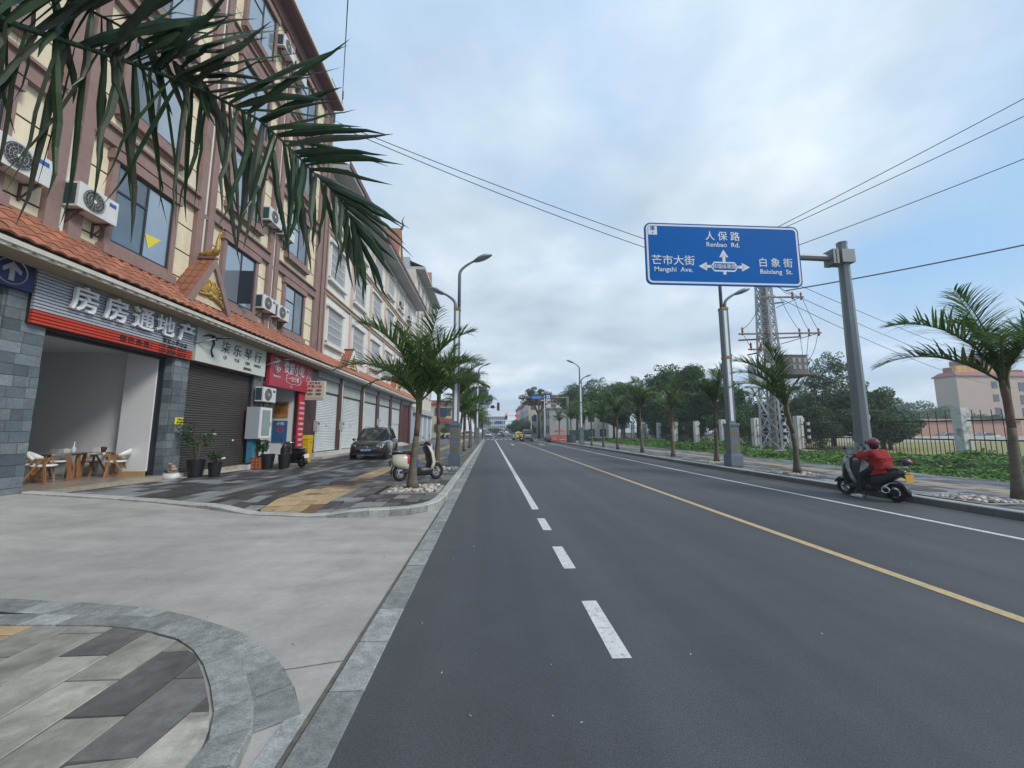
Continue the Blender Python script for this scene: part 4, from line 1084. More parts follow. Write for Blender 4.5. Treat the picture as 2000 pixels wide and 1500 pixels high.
# ---------------------------------------------------------------- overhead direction sign
t = thing("direction_sign_gantry", "large blue overhead direction sign on a thick grey octagonal post and arm", "road sign", (12.15, 12, .15))
b = MB(); b.tube([(12.15, 12, .15), (12.15, 12, 8.15)], [.235, .15], 8); b.cyl((12.15, 12, 8.15), (12.15, 12, 8.2), .16, n=8); b.build("post", steel, t, world=True)
b = MB(); b.box(11.95, 11.78, .13, 12.35, 12.22, .2); b.box(11.85, 11.7, .15, 12.45, 12.3, .18); b.build("base_plate", steel, t, world=True)
b = MB(); b.tube([(12.05, 12, 7.62), (11.8, 12, 7.62), (5.3, 12, 7.72)], [.13, .125, .08], 8); b.build("arm", steel, t, world=True)
b = MB(); b.box(11.62, 11.8, 7.36, 11.7, 12.2, 7.88); b.box(11.74, 11.8, 7.36, 11.82, 12.2, 7.88); b.prism([(11.82, 7.4), (12.0, 7.3), (12.0, 7.5), (11.82, 7.55)], "y", 11.97, 12.03); b.box(11.9, 11.76, 7.4, 12.36, 12.24, 7.86); b.build("flange", steel, t, world=True)
signblue = mat("sign_blue", (0.0, 0.115, 0.42), 0.6, spec=0.08, var=(.5, .05))
signwhite = mat("sign_white", (0.66, 0.70, 0.74), 0.4)
def rrect(x0, x1, z0, z1, r, k=6):
    o = []
    for cx_, cz_, a0 in ((x1 - r, z1 - r, 0), (x0 + r, z1 - r, 90), (x0 + r, z0 + r, 180), (x1 - r, z0 + r, 270)):
        for i in range(k + 1): a = R(a0 + 90 * i / k); o.append((cx_ + r * math.cos(a), cz_ + r * math.sin(a)))
    return o
x0, x1, z0, z1 = 5.08, 10.42, 6.47, 8.60
b = MB(); b.prism(rrect(x0, x1, z0, z1, .2), "y", 11.79, 11.85); sg = b.build("sign_panel", signblue, t, world=True)
b = MB(); o = rrect(x0 + .045, x1 - .045, z0 + .045, z1 - .045, .17); i_ = rrect(x0 + .105, x1 - .105, z0 + .105, z1 - .105, .12); n = len(o)
b.add([(a, 11.786, c) for a, c in o] + [(a, 11.786, c) for a, c in i_], [(j, (j + 1) % n, n + (j + 1) % n, n + j) for j in range(n)])
b.build("white_border", signwhite, sg, world=True)
b = MB()
for xx in (6.1, 7.7, 9.3): b.box(xx - .04, 11.85, z0 + .1, xx + .04, 11.93, z1 - .1)
for zz_ in (7.5, 7.85): b.box(x0 + .1, 11.85, zz_, x1 - .1, 11.88, zz_ + .06)
b.build("sign_bracket", steel, t, world=True)
def st(body, size, x, z, sx=1, bold=.0025, m=signwhite): text(body, size, (x, 11.783, z), m, "lettering", sg, FACE_MY, .002, bold, sx)
st("人 保 路", .34, 7.74, 8.17); st("Renbao  Rd.", .225, 7.74, 7.88, 1.05)
st("芒市大街", .36, 6.0, 7.28, 1.03); st("Mangshi  Ave.", .225, 6.0, 6.98, 1.05)
st("白 象 街", .34, 9.52, 7.28); st("Baixiang  St.", .225, 9.52, 6.98, 1.05)
st("目瑙纵歌路", .17, 7.74, 7.12, 1, .001)
b = MB(); Y_ = 11.786
def poly(b, pts, y=Y_): b.add([(a, y, c) for a, c in pts], [tuple(range(len(pts)))])
cx_, cz_ = 7.74, 7.12; hx, hz = .48, .17; ih, iz = .44, .12
oc = [(-hx, 0), (-hx + .13, hz), (hx - .13, hz), (hx, 0), (hx - .13, -hz), (-hx + .13, -hz)]; ic = [(-ih, 0), (-ih + .1, iz), (ih - .1, iz), (ih, 0), (ih - .1, -iz), (-ih + .1, -iz)]
b.add([(cx_ + a, Y_, cz_ + c) for a, c in oc] + [(cx_ + a, Y_, cz_ + c) for a, c in ic], [(j, (j + 1) % 6, 6 + (j + 1) % 6, 6 + j) for j in range(6)])
poly(b, [(cx_ - .05, cz_ + hz), (cx_ + .05, cz_ + hz), (cx_ + .05, cz_ + .42), (cx_ - .05, cz_ + .42)]); poly(b, [(cx_ - .16, cz_ + .33), (cx_, cz_ + .6), (cx_ + .16, cz_ + .33), (cx_ + .09, cz_ + .33), (cx_, cz_ + .42), (cx_ - .09, cz_ + .33)])
poly(b, [(cx_ - .05, cz_ - hz - .1), (cx_ + .05, cz_ - hz - .1), (cx_ + .05, cz_ - hz), (cx_ - .05, cz_ - hz)])
for s in (-1, 1):
    poly(b, [(cx_ + s * hx, cz_ - .05), (cx_ + s * (hx + .2), cz_ - .05), (cx_ + s * (hx + .2), cz_ + .05), (cx_ + s * hx, cz_ + .05)])
    poly(b, [(cx_ + s * (hx + .12), cz_ + .15), (cx_ + s * (hx + .4), cz_), (cx_ + s * (hx + .12), cz_ - .15), (cx_ + s * (hx + .12), cz_ - .06), (cx_ + s * (hx + .2), cz_), (cx_ + s * (hx + .12), cz_ + .06)])
poly(b, [(x0 + .12, z1 - .42), (x0 + .42, z1 - .42), (x0 + .42, z1 - .12), (x0 + .12, z1 - .12)])
b.build("arrow_print", signwhite, sg, world=True)
st("南", .17, x0 + .27, z1 - .21, 1, .001, signblue); st("▲", .07, x0 + .27, z1 - .35, 1, 0, signblue)

# ---------------------------------------------------------------- lattice pylon with transformer
t = thing("power_pylon", "pale lattice power pylon with grey transformer box and crossarms behind the kerb palms", "pylon", (22.2, 29, .3))
pyl = mat("pylon_grey", (0.40, 0.42, 0.43), .5, .2, var=(3, .1))
b = MB(); b.lathe([(2.1, -.25), (2.1, .12), (2.0, .18), (1.0, .18)], (22.2, 29, .12), 20); b.build("plinth", mat("old_concrete", (.28, .26, .23), .9, var=(3, .2), dirt=((.12, .12, .1), 3, .55, .5)), t, world=True)
def pw(z): return lerp(.76, .28, min(1, z / 17.5))
b = MB(); b2_ = MB(); zs = [0, 1.35, 2.7, 4.0, 5.3, 6.6, 7.8, 9.0, 10.1, 11.2, 12.2, 13.2, 14.1, 15.0, 15.9, 16.7, 17.5]
def cor(k, z): w_ = pw(z); q = rotz(R(28)); s = ((-1, -1), (1, -1), (1, 1), (-1, 1))[k % 4]; return Vector((22.2, 29, .3 + z)) + q @ Vector((s[0] * w_, s[1] * w_, 0))
for k in range(4): b.bar(cor(k, 0), cor(k, 17.5), .13, .13)
b.build("leg", pyl, t, world=True)
for za, zb in zip(zs, zs[1:]):
    for k in range(4):
        b2_.bar(cor(k, za), cor(k + 1, zb), .06); b2_.bar(cor(k + 1, za), cor(k, zb), .06); b2_.bar(cor(k, zb), cor(k + 1, zb), .075)
tag(b2_.build("bracing", pyl, t, world=True), kind="stuff")
b = MB(); b.cyl((22.2, 29, .3), (22.2, 29, 15), .2, .14, 10); b.build("concrete_core", MATS["old_concrete"], t, world=True)
armm = mat("rusty_crossarm", (.16, .13, .12), .6, .2, var=(6, .2)); insr = mat("red_insulator", (.35, .07, .05), .4)
for (za, xa, xb, zz_) in ((12.2, 21.0, 25.2, .25), (9.2, 19.3, 26.4, .3), (8.0, 20.0, 22.6, .1)):
    b = MB(); b.bar((xa, 28.2, za), (xb, 28.6, za + zz_), .11); b.bar((xa + .9, 29.6, za - .15), (xb - .6, 29.9, za + zz_), .11); b.bar((22.8, 28.5, za - .7), (xb - .3, 28.6, za + zz_ - .05), .06); b.build("crossarm", armm, t, world=True)
for (x, y, z_) in ((19.6, 28.2, 9.6), (21.6, 28.2, 9.7), (20.2, 28.2, 8.4), (21.0, 28.2, 8.4), (24.2, 28.5, 12.7), (25.0, 28.6, 12.7), (24.6, 28.6, 9.7), (25.4, 28.6, 9.7), (26.2, 28.6, 9.75)):
    b = MB(); b.lathe([(.04, -.5), (.09, -.4), (.04, -.3), (.1, -.2), (.045, -.1), (.09, 0), (.03, .15)], (x, y, z_), 8); b.build("insulator", insr, t, world=True)
def sagwire(b, p, q, sag, r, n=14):
    p = Vector(p); q = Vector(q)
    b.tube([p.lerp(q, i / n) - Vector((0, 0, 4 * sag * (i / n) * (1 - i / n))) for i in range(n + 1)], r, 4)
b = MB()
for p, q, s in (((22.6, 28.6, 14.6), (19.6, 28.2, 9.6), .9), ((22.4, 28.6, 14.5), (21.6, 28.2, 9.8), .2), ((24.2, 28.5, 12.7), (25.4, 28.6, 9.7), .3), ((25.0, 28.6, 12.7), (26.2, 28.6, 9.7), .2), ((23.2, 28.5, 12.2), (24.6, 28.6, 9.7), .2),
                ((24.6, 28.6, 9.7), (24.7, 28.6, 7.6), .05), ((25.4, 28.6, 9.7), (25.0, 28.6, 7.6), .05), ((26.2, 28.6, 9.7), (25.3, 28.6, 7.5), .35), ((19.7, 28.2, 9.1), (22.0, 28.4, 7.3), .7), ((21.6, 28.2, 9.2), (22.4, 28.4, 7.3), .4), ((23, 28.3, 14), (24.4, 28.3, 14.3), .5), ((23.1, 28.3, 14.6), (24.9, 28.3, 13.7), .6), ((22.8, 28.3, 13.6), (24.2, 28.5, 12.7), .4)):
    sagwire(b, p, q, s, .022)
b.build("jumper_cable", mat("cable", (.08, .075, .085), .6), t, world=True)
b = MB(); b.box(22.6, 28.0, 6.15, 24.5, 29.9, 7.5); b.box(22.5, 27.95, 7.5, 24.6, 29.95, 7.58); tb = b.build("transformer_box", mat("transformer_grey", (.15, .145, .14), .6, var=(2, .1)), t, world=True)
b = MB()
for x in (23.3, 23.75, 24.2):
    for z_ in (6.45, 7.0): b.box(x, 27.97, z_, x + .2, 28.0, z_ + .32)
b.build("window_louvre", galv, tb, world=True)
b = MB(); b.box(21.6, 27.8, 6.0, 25.1, 30.1, 6.12); b.bar((24.6, 28.9, 6.0), (23.0, 28.9, 4.2), .12); b.build("platform", armm, t, world=True)
b = MB(); b.box(20.3, 28.0, 5.4, 21.5, 28.9, 6.9); b.build("switch_box", mat("pale_box", (.45, .48, .48), .5), t, world=True)
b = MB(); b.bar((20.0, 28.3, 5.1), (21.6, 28.5, 2.4), .1); b.box(19.7, 28.1, 5.0, 21.0, 28.6, 5.14); b.build("strut", pyl, t, world=True)
b = MB(); b.box(22.15, 27.9, 3.35, 22.6, 27.94, 3.85); b.build("warning_plate", mat("warning_yellow", (.7, .5, .02), .5), t, world=True)
b = MB()
for x in (22.1, 24.0):
    for k in range(7): b.cyl((x, 27.9, .9 + k * .25), (x, 27.9, 1.12 + k * .25), .1, n=8, m=k % 2)
b.build("cable_guard", [black, white], t, world=True)

# overhead wires
wires = [("two parallel black wires", (-10.0, 23.5, 21.7), (20.3, 29, 14.75), .35, "upper of two thin wires from the cream building roof to the pylon"),
         ("", (-9.6, 23.4, 21.2), (20.3, 29.2, 14.2), .5, "lower of two thin wires from the cream building roof to the pylon"),
         ("", (22.3, 29, 17.8), (42, 16.5, 26.8), .15, "topmost wire from the pylon head to the upper right corner"),
         ("", (22.6, 29, 17.7), (42, 16.5, 25.1), .15, "second wire from the pylon head to the upper right"),
         ("", (23.5, 28.5, 16.2), (42, 16.5, 21.8), .25, "third wire rising right from behind the blue sign"),
         ("", (23.6, 28.5, 12.9), (42, 16.5, 14.6), .3, "thick sagging cable crossing behind the sign post to the right edge"),
         ("", (23, 29, 14.6), (190, 112, 19.0), 3, "upper thin wire falling right of the sign post"),
         ("", (23, 29, 13.6), (186, 112, 18.6), 4, "middle thin wire falling right of the sign post"),
         ("", (23, 29, 12.7), (182, 112, 18.2), 5, "lowest thin wire falling right of the sign post"),
         ("", (-4.2, 10, 14.6), (-4.4, 10.3, 11.4), .0, "thin vertical wire stub hanging near the top of the cream building")]
wm_ = MATS["cable"]
for i, (_, p, q, s, lab) in enumerate(wires[:-1]):
    b = MB(); sagwire(b, p, q, s, .05 if "thick" in lab else .03, 18); o = b.build("overhead_wire", wm_); tag(o, lab, "overhead wire", "overhead wires")
b = MB(); sagwire(b, (-9.5, 22.6, 22.3), (-4.3, 10.2, 14.9), .0, .018); o = b.build("overhead_wire", wm_); 
b2_ = MB(); b2_.lathe([(.02, 0), (.06, .1), (.03, .2), (.06, .3), (.03, .4), (.06, .5), (.02, .6)], (-9.1, 21.7, 21.75), 8); b2_.build("insulator", insr, o)
tag(o, "thin wire rising from the roof corner of the cream building past the top edge", "overhead wire", "overhead wires")
b = MB(); sagwire(b, (-9.0, 24, 5.7), (-9.6, 22.3, 5.2), .1, .02, 6)

# ---------------------------------------------------------------- iron fence on the right
t = thing("fence", "rusty iron railing fence with stained white concrete posts along the lawn", "fence", (24.3, 30, 0))
postm = mat("stained_white_post", (.62, .61, .58), .85, var=[(1.2, .1), (6, .08)], dirt=((.16, .15, .13), 1.3, .57, .8), bump=(20, .3, .01))
ironm = mat("rusty_rail", (.045, .032, .028), .7, var=(8, .3))
PY = [7.6, 13.1, 18.6, 23.9, 29.2, 34.2, 39.2, 44.4, 49.6, 54.6, 60.0, 64.8, 70.0]
b = MB(); b.box(-.24, -.22, -.15, .24, .22, 2.9); b.box(.05, -.23, 2.45, .33, .23, 2.75); pme = b.mesh("post", postm)
for y in PY: inst(pme, "post", t, (24.3, y, 0), (0, 0, rng.uniform(-.05, .05)), world=True)
rest = MB()
bar_me = MB().box(-.012, -.012, 0, .012, .012, 1.0).mesh("bar", ironm)
for i, (ya, yb) in enumerate(zip(PY, PY[1:])):
    ya += .25; yb -= .25
    for z_ in (.32, 1.22, 2.2):
        b = MB(); b.box(24.27, ya, z_, 24.33, yb, z_ + .07); b.build("rail", ironm, t, world=True)
    n = int((yb - ya) / .2)
    for k in range(n + 1):
        y = lerp(ya, yb, k / n); zt = 1.29 if k % 2 else 2.75
        if i < 5: inst(bar_me, "bar", t, (24.3, y, .34), (rng.uniform(-.012, .012), 0, 0), (1, 1, zt - .34), world=True)
        else: rest.box(24.288, y - .012, .34, 24.312, y + .012, zt)
tag(rest.build("bar_row", ironm, t, world=True), kind="stuff")
b = MB(); b.box(24.2, 54, -.1, 24.5, 70, .55); b.build("plinth_wall", white, t, world=True)

# ---------------------------------------------------------------- air conditioners
acw = mat("ac_white", (.62, .62, .60), .45, var=(5, .05), dirt=((.42, .4, .36), 4, .62, .4)); acd = mat("ac_grille_dark", (.05, .055, .06), .5); acb = mat("ac_coil", (.04, .075, .085), .4); rust = mat("bracket_rust", (.10, .055, .05), .7, var=(8, .3)); lblue = mat("logo_blue", (.03, .09, .35), .4)
def make_ac():
    t = thing("air_conditioner", "x", "air conditioner", group="outdoor air conditioner units on the cream building")
    w_, h_, d_ = .98, .64, .36
    b = MB(); b.box(.1, -w_ / 2, 0, .1 + d_, w_ / 2, h_); b.build("casing", acw, t, bevel=.012)
    b = MB(); b.box(.13, -w_ / 2 - .006, .06, .08 + d_ - .05, -w_ / 2 + .002, h_ - .06)
    for k in range(9): b.box(.12, -w_ / 2 - .014, .08 + k * .06, .1 + d_ - .06, -w_ / 2 - .006, .085 + k * .06)
    b.build("coil", acb, t)
    b = MB(); cy = -.13; X0 = .1 + d_
    b.cyl((X0, cy, h_ / 2), (X0 + .004, cy, h_ / 2), .265, n=24); b.build("fan_opening", acd, t)
    b = MB()
    for r_k in (.1, .17, .24, .27): b.tube([(X0 + .018, cy + r_k * math.cos(a), h_ / 2 + r_k * math.sin(a)) for a in [2 * math.pi * j / 20 for j in range(20)]], .006, 4, cap=False, closed=True)
    for k in range(14): a = 2 * math.pi * k / 14; b.bar((X0 + .018, cy + .04 * math.cos(a), h_ / 2 + .04 * math.sin(a)), (X0 + .018, cy + .27 * math.cos(a), h_ / 2 + .27 * math.sin(a)), .007)
    b.build("fan_guard", mat("guard_grey", (.3, .3, .3), .5), t)
    b = MB(); b.cyl((X0 + .015, cy, h_ / 2), (X0 + .03, cy, h_ / 2), .04, n=10); b.build("fan_hub", acw, t)
    b = MB(); b.box(X0, .24, h_ - .2, X0 + .004, .42, h_ - .1); b.build("badge", lblue, t)
    b = MB()
    for y in (-.34, .34): b.bar((.0, y, -.03), (.1 + d_, y, -.03), .04); b.bar((.0, y, -.38), (.36, y, -.05), .03); b.bar((.02, y, -.4), (.02, y, 0), .04)
    b.build("bracket", rust, t)
    b = MB(); b.tube([(.12, .5, .12), (.16, .56, .05), (.08, .6, .2), (.0, .6, .75)], .018, 5); b.build("hose", pipe_m, t, True)
    return t
ac0 = make_ac(); acs = []
for k, (y, z_, lab) in enumerate(((8.15, 7.12, "big air conditioner at the left edge above the tile canopy"), (9.72, 7.08, "air conditioner left of the window with the yellow sticker"), (17.35, 7.05, "left of the two adjacent air conditioners above the red snack shop sign"), (18.55, 7.0, "right of the two adjacent air conditioners above the red snack shop sign"),
        (17.35, 11.15, "air conditioner on the third storey left of the double pilaster"), (18.55, 11.1, "air conditioner on the third storey right of the double pilaster"), (17.35, 20.0, "air conditioner under the eaves, left one of the top pair"), (18.6, 19.9, "air conditioner under the eaves, right one of the top pair"), (9.7, 15.2, "air conditioner half hidden behind the big palm frond"))):
    a = ac0 if k == 0 else copy_tree(ac0); a.location = (XW, y, z_); a["label"] = lab; acs.append(a)
a = copy_tree(ac0); a.location = (-10.26, 17.65, 2.98); a["label"] = "air conditioner mounted low beside the snack shop doorway"
for i, (y, z_) in enumerate(((42.9, 15.6), (47.4, 15.3))):
    a = copy_tree(ac0); a.location = (XW, y, z_); a["label"] = ("air conditioner between top floor windows of the white building", "small air conditioner by the last top floor windows of the white building")[i]

# ---------------------------------------------------------------- shop signs
redp = mat("sign_red", (.50, .045, .02), .5, var=(2, .06)); greyp = mat("sign_strip_grey", (.40, .42, .46), .4, .15, var=(1, .06)); blk = mat("letter_black", (.02, .02, .02), .5)
led = mat("letter_white", (.82, .83, .85), .4); crim = mat("sign_crimson", (.38, .028, .05), .4, var=(1, .06)); ivory = mat("sign_ivory", (.56, .58, .54), .5, var=(1, .03))
t = thing("shop_sign", "slatted grey and red shop sign with large white Chinese letters over the open shop", "shop sign", (-10.2, 11, 4.06))
b = MB(); b.box(-10.2, 8.78, 4.06, -10.12, 13.38, 5.3); b.build("backing", blk, t, world=True)
for k in range(16):
    z_ = 4.07 + k * .0765; m_ = redp if k < 4 else greyp
    b = MB(); b.prism([(-10.12, z_), (-10.06, z_ + .004), (-10.06, z_ + .058), (-10.12, z_ + .066)], "y", 8.78, 13.38); b.build("slat", m_, t, world=True)
for ch, y in zip("房房通地产", (9.75, 10.55, 11.35, 12.1, 12.95)):
    text(ch, .66, (-9.98, y, 4.86), led, "letter", t, depth=.035, bold=.008, sx=1.04)
text("第五小学分店", .16, (-10.045, 12.62, 4.47), blk, "lettering", t, bold=.0015)
text("预 约 热 线 :", .19, (-10.045, 11.3, 4.22), blk, "lettering", t, bold=.0015); text("147 3887 2474", .15, (-10.045, 12.55, 4.31), blk, "lettering", t, bold=.0015, sx=1.15); text("159 8789 0313", .15, (-10.045, 12.55, 4.14), blk, "lettering", t, bold=.0015, sx=1.15)

t = thing("shop_sign", "white music shop sign with black brush letters and a hook-shaped emblem", "shop sign", (-10.2, 15.5, 4.1))
b = MB(); b.box(-10.2, 13.5, 4.1, -10.06, 17.6, 5.3); b.build("board", ivory, t, world=True)
for i, ch in enumerate("柒乐琴行"): text(ch, .5, (-10.05, 14.95 + i * .68, 4.83), blk, "lettering", t, bold=.0015, italic=.12)
for s_, y in (("QI", 14.95), ("YUE", 15.63), ("QIN", 16.31), ("HANG", 16.99)): text(s_, .17, (-10.05, y, 4.47), blk, "lettering", t, bold=.0015)
text("服务热线 :", .12, (-10.05, 16.35, 4.24), blk, "lettering", t, bold=.0015)
b = MB()
b.tube([(-10.05, 13.75, 5.0), (-10.05, 14.0, 5.1), (-10.05, 14.3, 5.12), (-10.05, 14.45, 5.0)], [.02, .045, .04, .015], 6)
b.tube([(-10.05, 14.2, 5.1), (-10.05, 14.3, 4.85), (-10.05, 14.2, 4.6), (-10.05, 14.26, 4.42)], [.05, .05, .035, .03], 6); b.ell((-10.05, 14.3, 4.4), (.02, .06, .06), 8, 5)
b.build("emblem", blk, t, True, world=True)

t = thing("shop_sign", "crimson snack shop sign with white letters, noodle bowl and rice bowl drawings", "shop sign", (-10.2, 20, 3.78))
b = MB(); b.box(-10.2, 17.95, 3.78, -10.04, 22.1, 5.26); b.build("board", crim, t, world=True)
for i, ch in enumerate("俊舒小吃"): text(ch, .52, (-10.03, 19.35 + i * .52, 4.78), signwhite, "lettering", t, bold=.005, sx=.95, sy=1.15)
text("一日三餐", .26, (-10.03, 20.1, 4.3), signwhite, "lettering", t, bold=.0015)
text("NOODLES", .13, (-10.03, 18.55, 4.26), signwhite, "lettering", t, bold=.0015); text("RICE", .13, (-10.03, 21.65, 4.18), signwhite, "lettering", t, bold=.0015)
text("TEL :", .1, (-10.03, 19.9, 3.9), signwhite, "lettering", t, bold=.003)
b = MB(); q = []
for i in range(49): a = 2 * math.pi * i / 48; q.append((-10.03, 20.1 + .72 * math.copysign(abs(math.cos(a)) ** .6, math.cos(a)) + .03 * math.cos(a * 12), 4.3 + .24 * math.copysign(abs(math.sin(a)) ** .6, math.sin(a)) + .03 * math.sin(a * 12)))
b.tube(q[:-1], .012, 4, closed=True)
y, z_ = 18.55, 4.7
b.tube([(-10.03, y - .28, z_), (-10.03, y + .28, z_)], .014, 4); b.tube([(-10.03, y + .23 * math.cos(a), z_ + .24 * math.sin(a)) for a in [math.pi + math.pi * j / 8 for j in range(9)]], .014, 4)
b.tube([(-10.03, y - .3, z_ + .4), (-10.03, y + .3, z_ + .36)], .014, 4)
for k in range(4): b.tube([(-10.03, y - .12 + k * .06, z_), (-10.03, y - .12 + k * .06, z_ + .37)], .009, 4)
b.tube([(-10.03, y - .08, z_ - .27), (-10.03, y + .08, z_ - .27)], .014, 4)
y, z_ = 21.65, 4.6
b.tube([(-10.03, y - .22, z_), (-10.03, y + .22, z_), (-10.03, y + .17, z_ - .22), (-10.03, y - .17, z_ - .22)], .014, 4, closed=True); b.tube([(-10.03, y + .2 * math.cos(a), z_ + .13 * math.sin(a)) for a in [math.pi * j / 8 for j in range(9)]], .012, 4); b.tube([(-10.03, y + .02, z_ + .16), (-10.03, y + .08, z_ + .25), (-10.03, y + .02, z_ + .33)], .01, 4)
b.build("drawing", signwhite, t, world=True)
text("面", .2, (-10.03, 18.55, 4.6), signwhite, "lettering", t, bold=.003)

t = thing("light_box_sign", "cream two-sided menu light box projecting from the granite pillar", "sign", (-10, 21.7, 3.45))
b = MB(); b.box(-10.15, 21.62, 3.4, -9.15, 21.9, 4.45); b.build("box", mat("box_cream", (.55, .50, .36), .5), t, world=True)
b = MB(); b.box(-10.08, 21.605, 3.5, -9.22, 21.622, 4.4); b.build("face", mat("box_face", (.56, .52, .46), .5), t, world=True)
def bt(s_, size, x, z_, m_, bold=.003, parent=t, y=21.6): text(s_, size, (x, y, z_), m_, "lettering", parent, FACE_MY, .002, bold)
bt("家常小炒", .2, -9.65, 4.12, redp, .006); bt("快 餐 面 点", .12, -9.65, 4.32, blk)
for x in (-9.88, -9.43):
    for z_ in (3.92, 3.72):
        b = MB(); b.ell((x, 21.6, z_), (.17, .01, .075), 10, 4); b.build("food_print", mat("food_%d" % int((x * z_ * 10) % 3), ((.14, .12, .1), (.2, .16, .08), (.22, .12, .07))[int((x * z_ * 10) % 3)], .6, var=(30, .5)), t, world=True)
b = MB(); b.box(-10.35, 21.72, 3.6, -10.15, 21.78, 3.66); b.box(-10.35, 21.72, 4.2, -10.15, 21.78, 4.26); b.build("mount", galv, t, world=True)

t = thing("arrow_sign", "dark blue sign with a white arrow in a circle at the left edge", "sign", (-10.2, 7.8, 4.8))
b = MB(); b.box(-10.2, 6.0, 4.72, -10.08, 8.74, 5.36); b.build("board", mat("navy", (.012, .016, .10), .45), t, world=True)
b = MB(); yc, zc = 8.34, 5.05; b.tube([(-10.075, yc + .27 * math.cos(a), zc + .27 * math.sin(a)) for a in [2 * math.pi * j / 28 for j in range(28)]], .014, 4, closed=True); b.build("ring_print", galv, t, world=True)
b = MB(); b.prism([(yc - .045, zc - .2), (yc + .045, zc - .2), (yc + .045, zc + .05), (yc + .15, zc - .04), (yc + .17, zc + .04), (yc, zc + .21), (yc - .17, zc + .04), (yc - .15, zc - .04), (yc - .045, zc + .05)], "x", -10.08, -10.07); b.build("arrow_print", galv, t, world=True)

b = MB(); b.box(-10.18, 13.08, 1.92, -10.165, 13.42, 2.14); o = b.build("notice_sign", mat("notice_yellow", (.75, .68, .04), .5)); tag(o, "small yellow no-parking notice on the stone pier", "notice")
text("门前车位", .075, (-10.16, 13.29, 2.07), blk, "lettering", o); text("禁止停车", .075, (-10.16, 13.29, 1.98), blk, "lettering", o)
b = MB(); b.prism([(11.45, 7.55), (12.0, 7.62), (11.6, 7.15)], "x", -10.325, -10.315); tag(b.build("window_sticker", mat("sticker_yellow", (.72, .6, .05), .5)), "yellow triangular sticker on the first floor window pane", "sticker")

# hooded sign lamps
for k, (y, lab) in enumerate(((13.45, "black floodlight on a bent arm over the white music shop sign"), (17.7, "black floodlight on a bent arm over the crimson snack sign"))):
    t = thing("floodlight", lab, "floodlight", (-10.1, y, 4.7), group="floodlights over shop signs")
    b = MB(); b.tube([(-10.2, y, 4.62), (-9.9, y + .15, 4.78), (-9.62, y + .32, 4.92)], .022, 6); b.build("arm", galv, t, True, world=True)
    b = MB(); b.loft([ring((0, 0, 0), .02, .02, 8), ring((0, .05, 0), .1, .04, 8), ring((0, .4, 0), .11, .045, 8), ring((0, .55, 0), .03, .015, 8)])
    q = Euler((R(12), 0, R(-38))).to_matrix(); b.v = [tuple(q @ Vector(v) + Vector((-9.64, y + .3, 4.93))) for v in b.v]; b.build("lamp_housing", blackp, t, True, world=True)

# electrical boxes
for (y, z_, lab) in ((23.15, 1.7, "grey electric meter box on the granite pillar by the yellow bin"), (27.0, 1.75, "grey electric meter box between the first two white shutters"), (35.7, 2.2, "small meter box between the third and fourth white shutters")):
    t = thing("meter_box", lab, "meter box", (-10.2, y, z_), group="meter boxes on shop pillars")
    b = MB(); b.box(-10.2, y - .16, z_, -9.98, y + .16, z_ + .6); b.build("casing", mat("box_grey", (.48, .49, .46), .5, var=(4, .08)), t, world=True)
    b = MB(); b.box(-9.98, y - .09, z_ + .38, -9.97, y + .1, z_ + .5); b.build("window", acd, t, world=True)
    b = MB(); b.cyl((-10.08, y, .45), (-10.08, y, z_), .03, n=6); b.build("conduit", pipe_m, t, world=True)

# shop 1 furniture
woodm = mat("oak_wood", (.30, .15, .07), .5, var=[(6, .2), (20, .15)], scale=(1, 1, .3)); seatw = mat("seat_white", (.78, .79, .76), .45)
def make_chair():
    t = thing("chair", "x", "chair", group="white moulded chairs round the tables")
    b = MB(); b.loft([ring((0, 0, .44), .235, .22, 14, 3, "z"), ring((0, 0, .47), .25, .235, 14, 3, "z"), ring((0, 0, .49), .22, .2, 14, 3, "z")]); b.build("seat", seatw, t, True)
    rings = []; 
    for i in range(9):
        a = R(200 + 140 * i / 8); e = abs(i - 4) / 4; c = Vector((.29 * math.cos(a), -.02 + .27 * math.sin(a), 0)); zl, zh = .64 - .02 * e, .84 - .16 * e ** 1.5
        n_ = Vector((math.cos(a), math.sin(a), 0)) * .02
        rings.append([c - n_ + Vector((0, 0, zl)), c + n_ + Vector((0, 0, zl)), c + n_ * 1.6 + Vector((0, 0, zh)), c - n_ * .3 + Vector((0, 0, zh))])
    b = MB(); b.loft(rings); b.build("backrest", seatw, t, True)
    for sx in (-1, 1):
        b = MB(); b.bar((sx * .27, .14, 0), (sx * .25, .06, .64), .04); b.build("leg", woodm, t)
        b = MB(); b.bar((sx * .26, -.3, 0), (sx * .25, 0.02, .64), .04); b.build("leg", woodm, t)
        b = MB(); b.bar((sx * .25, -.02, .645), (sx * .25, .16, .645), .05, .03); b.build("armrest", woodm, t)
    b = MB(); b.bar((-.25, 0, .42), (.25, 0, .42), .03); b.bar((0, -.2, .43), (0, .2, .43), .03); b.build("seat_rail", woodm, t)
    return t
ch0 = make_chair()
for k, (x, y, rz, lab) in enumerate(((-11.72, 11.0, R(-60), "white chair nearest the stone pier, facing right to the tables"), (-12.55, 11.35, R(-40), "white chair behind the left table end"), (-12.9, 12.45, R(-160), "pale chair at the back between the two tables"), (-11.25, 12.45, R(115), "white chair at the right end facing left to the tables"), (-12.2, 12.7, R(160), "grey-looking chair behind the right white chair"))):
    c = ch0 if k == 0 else copy_tree(ch0); c.location = (x, y, .335); c.rotation_euler = (0, 0, rz); c["label"] = lab
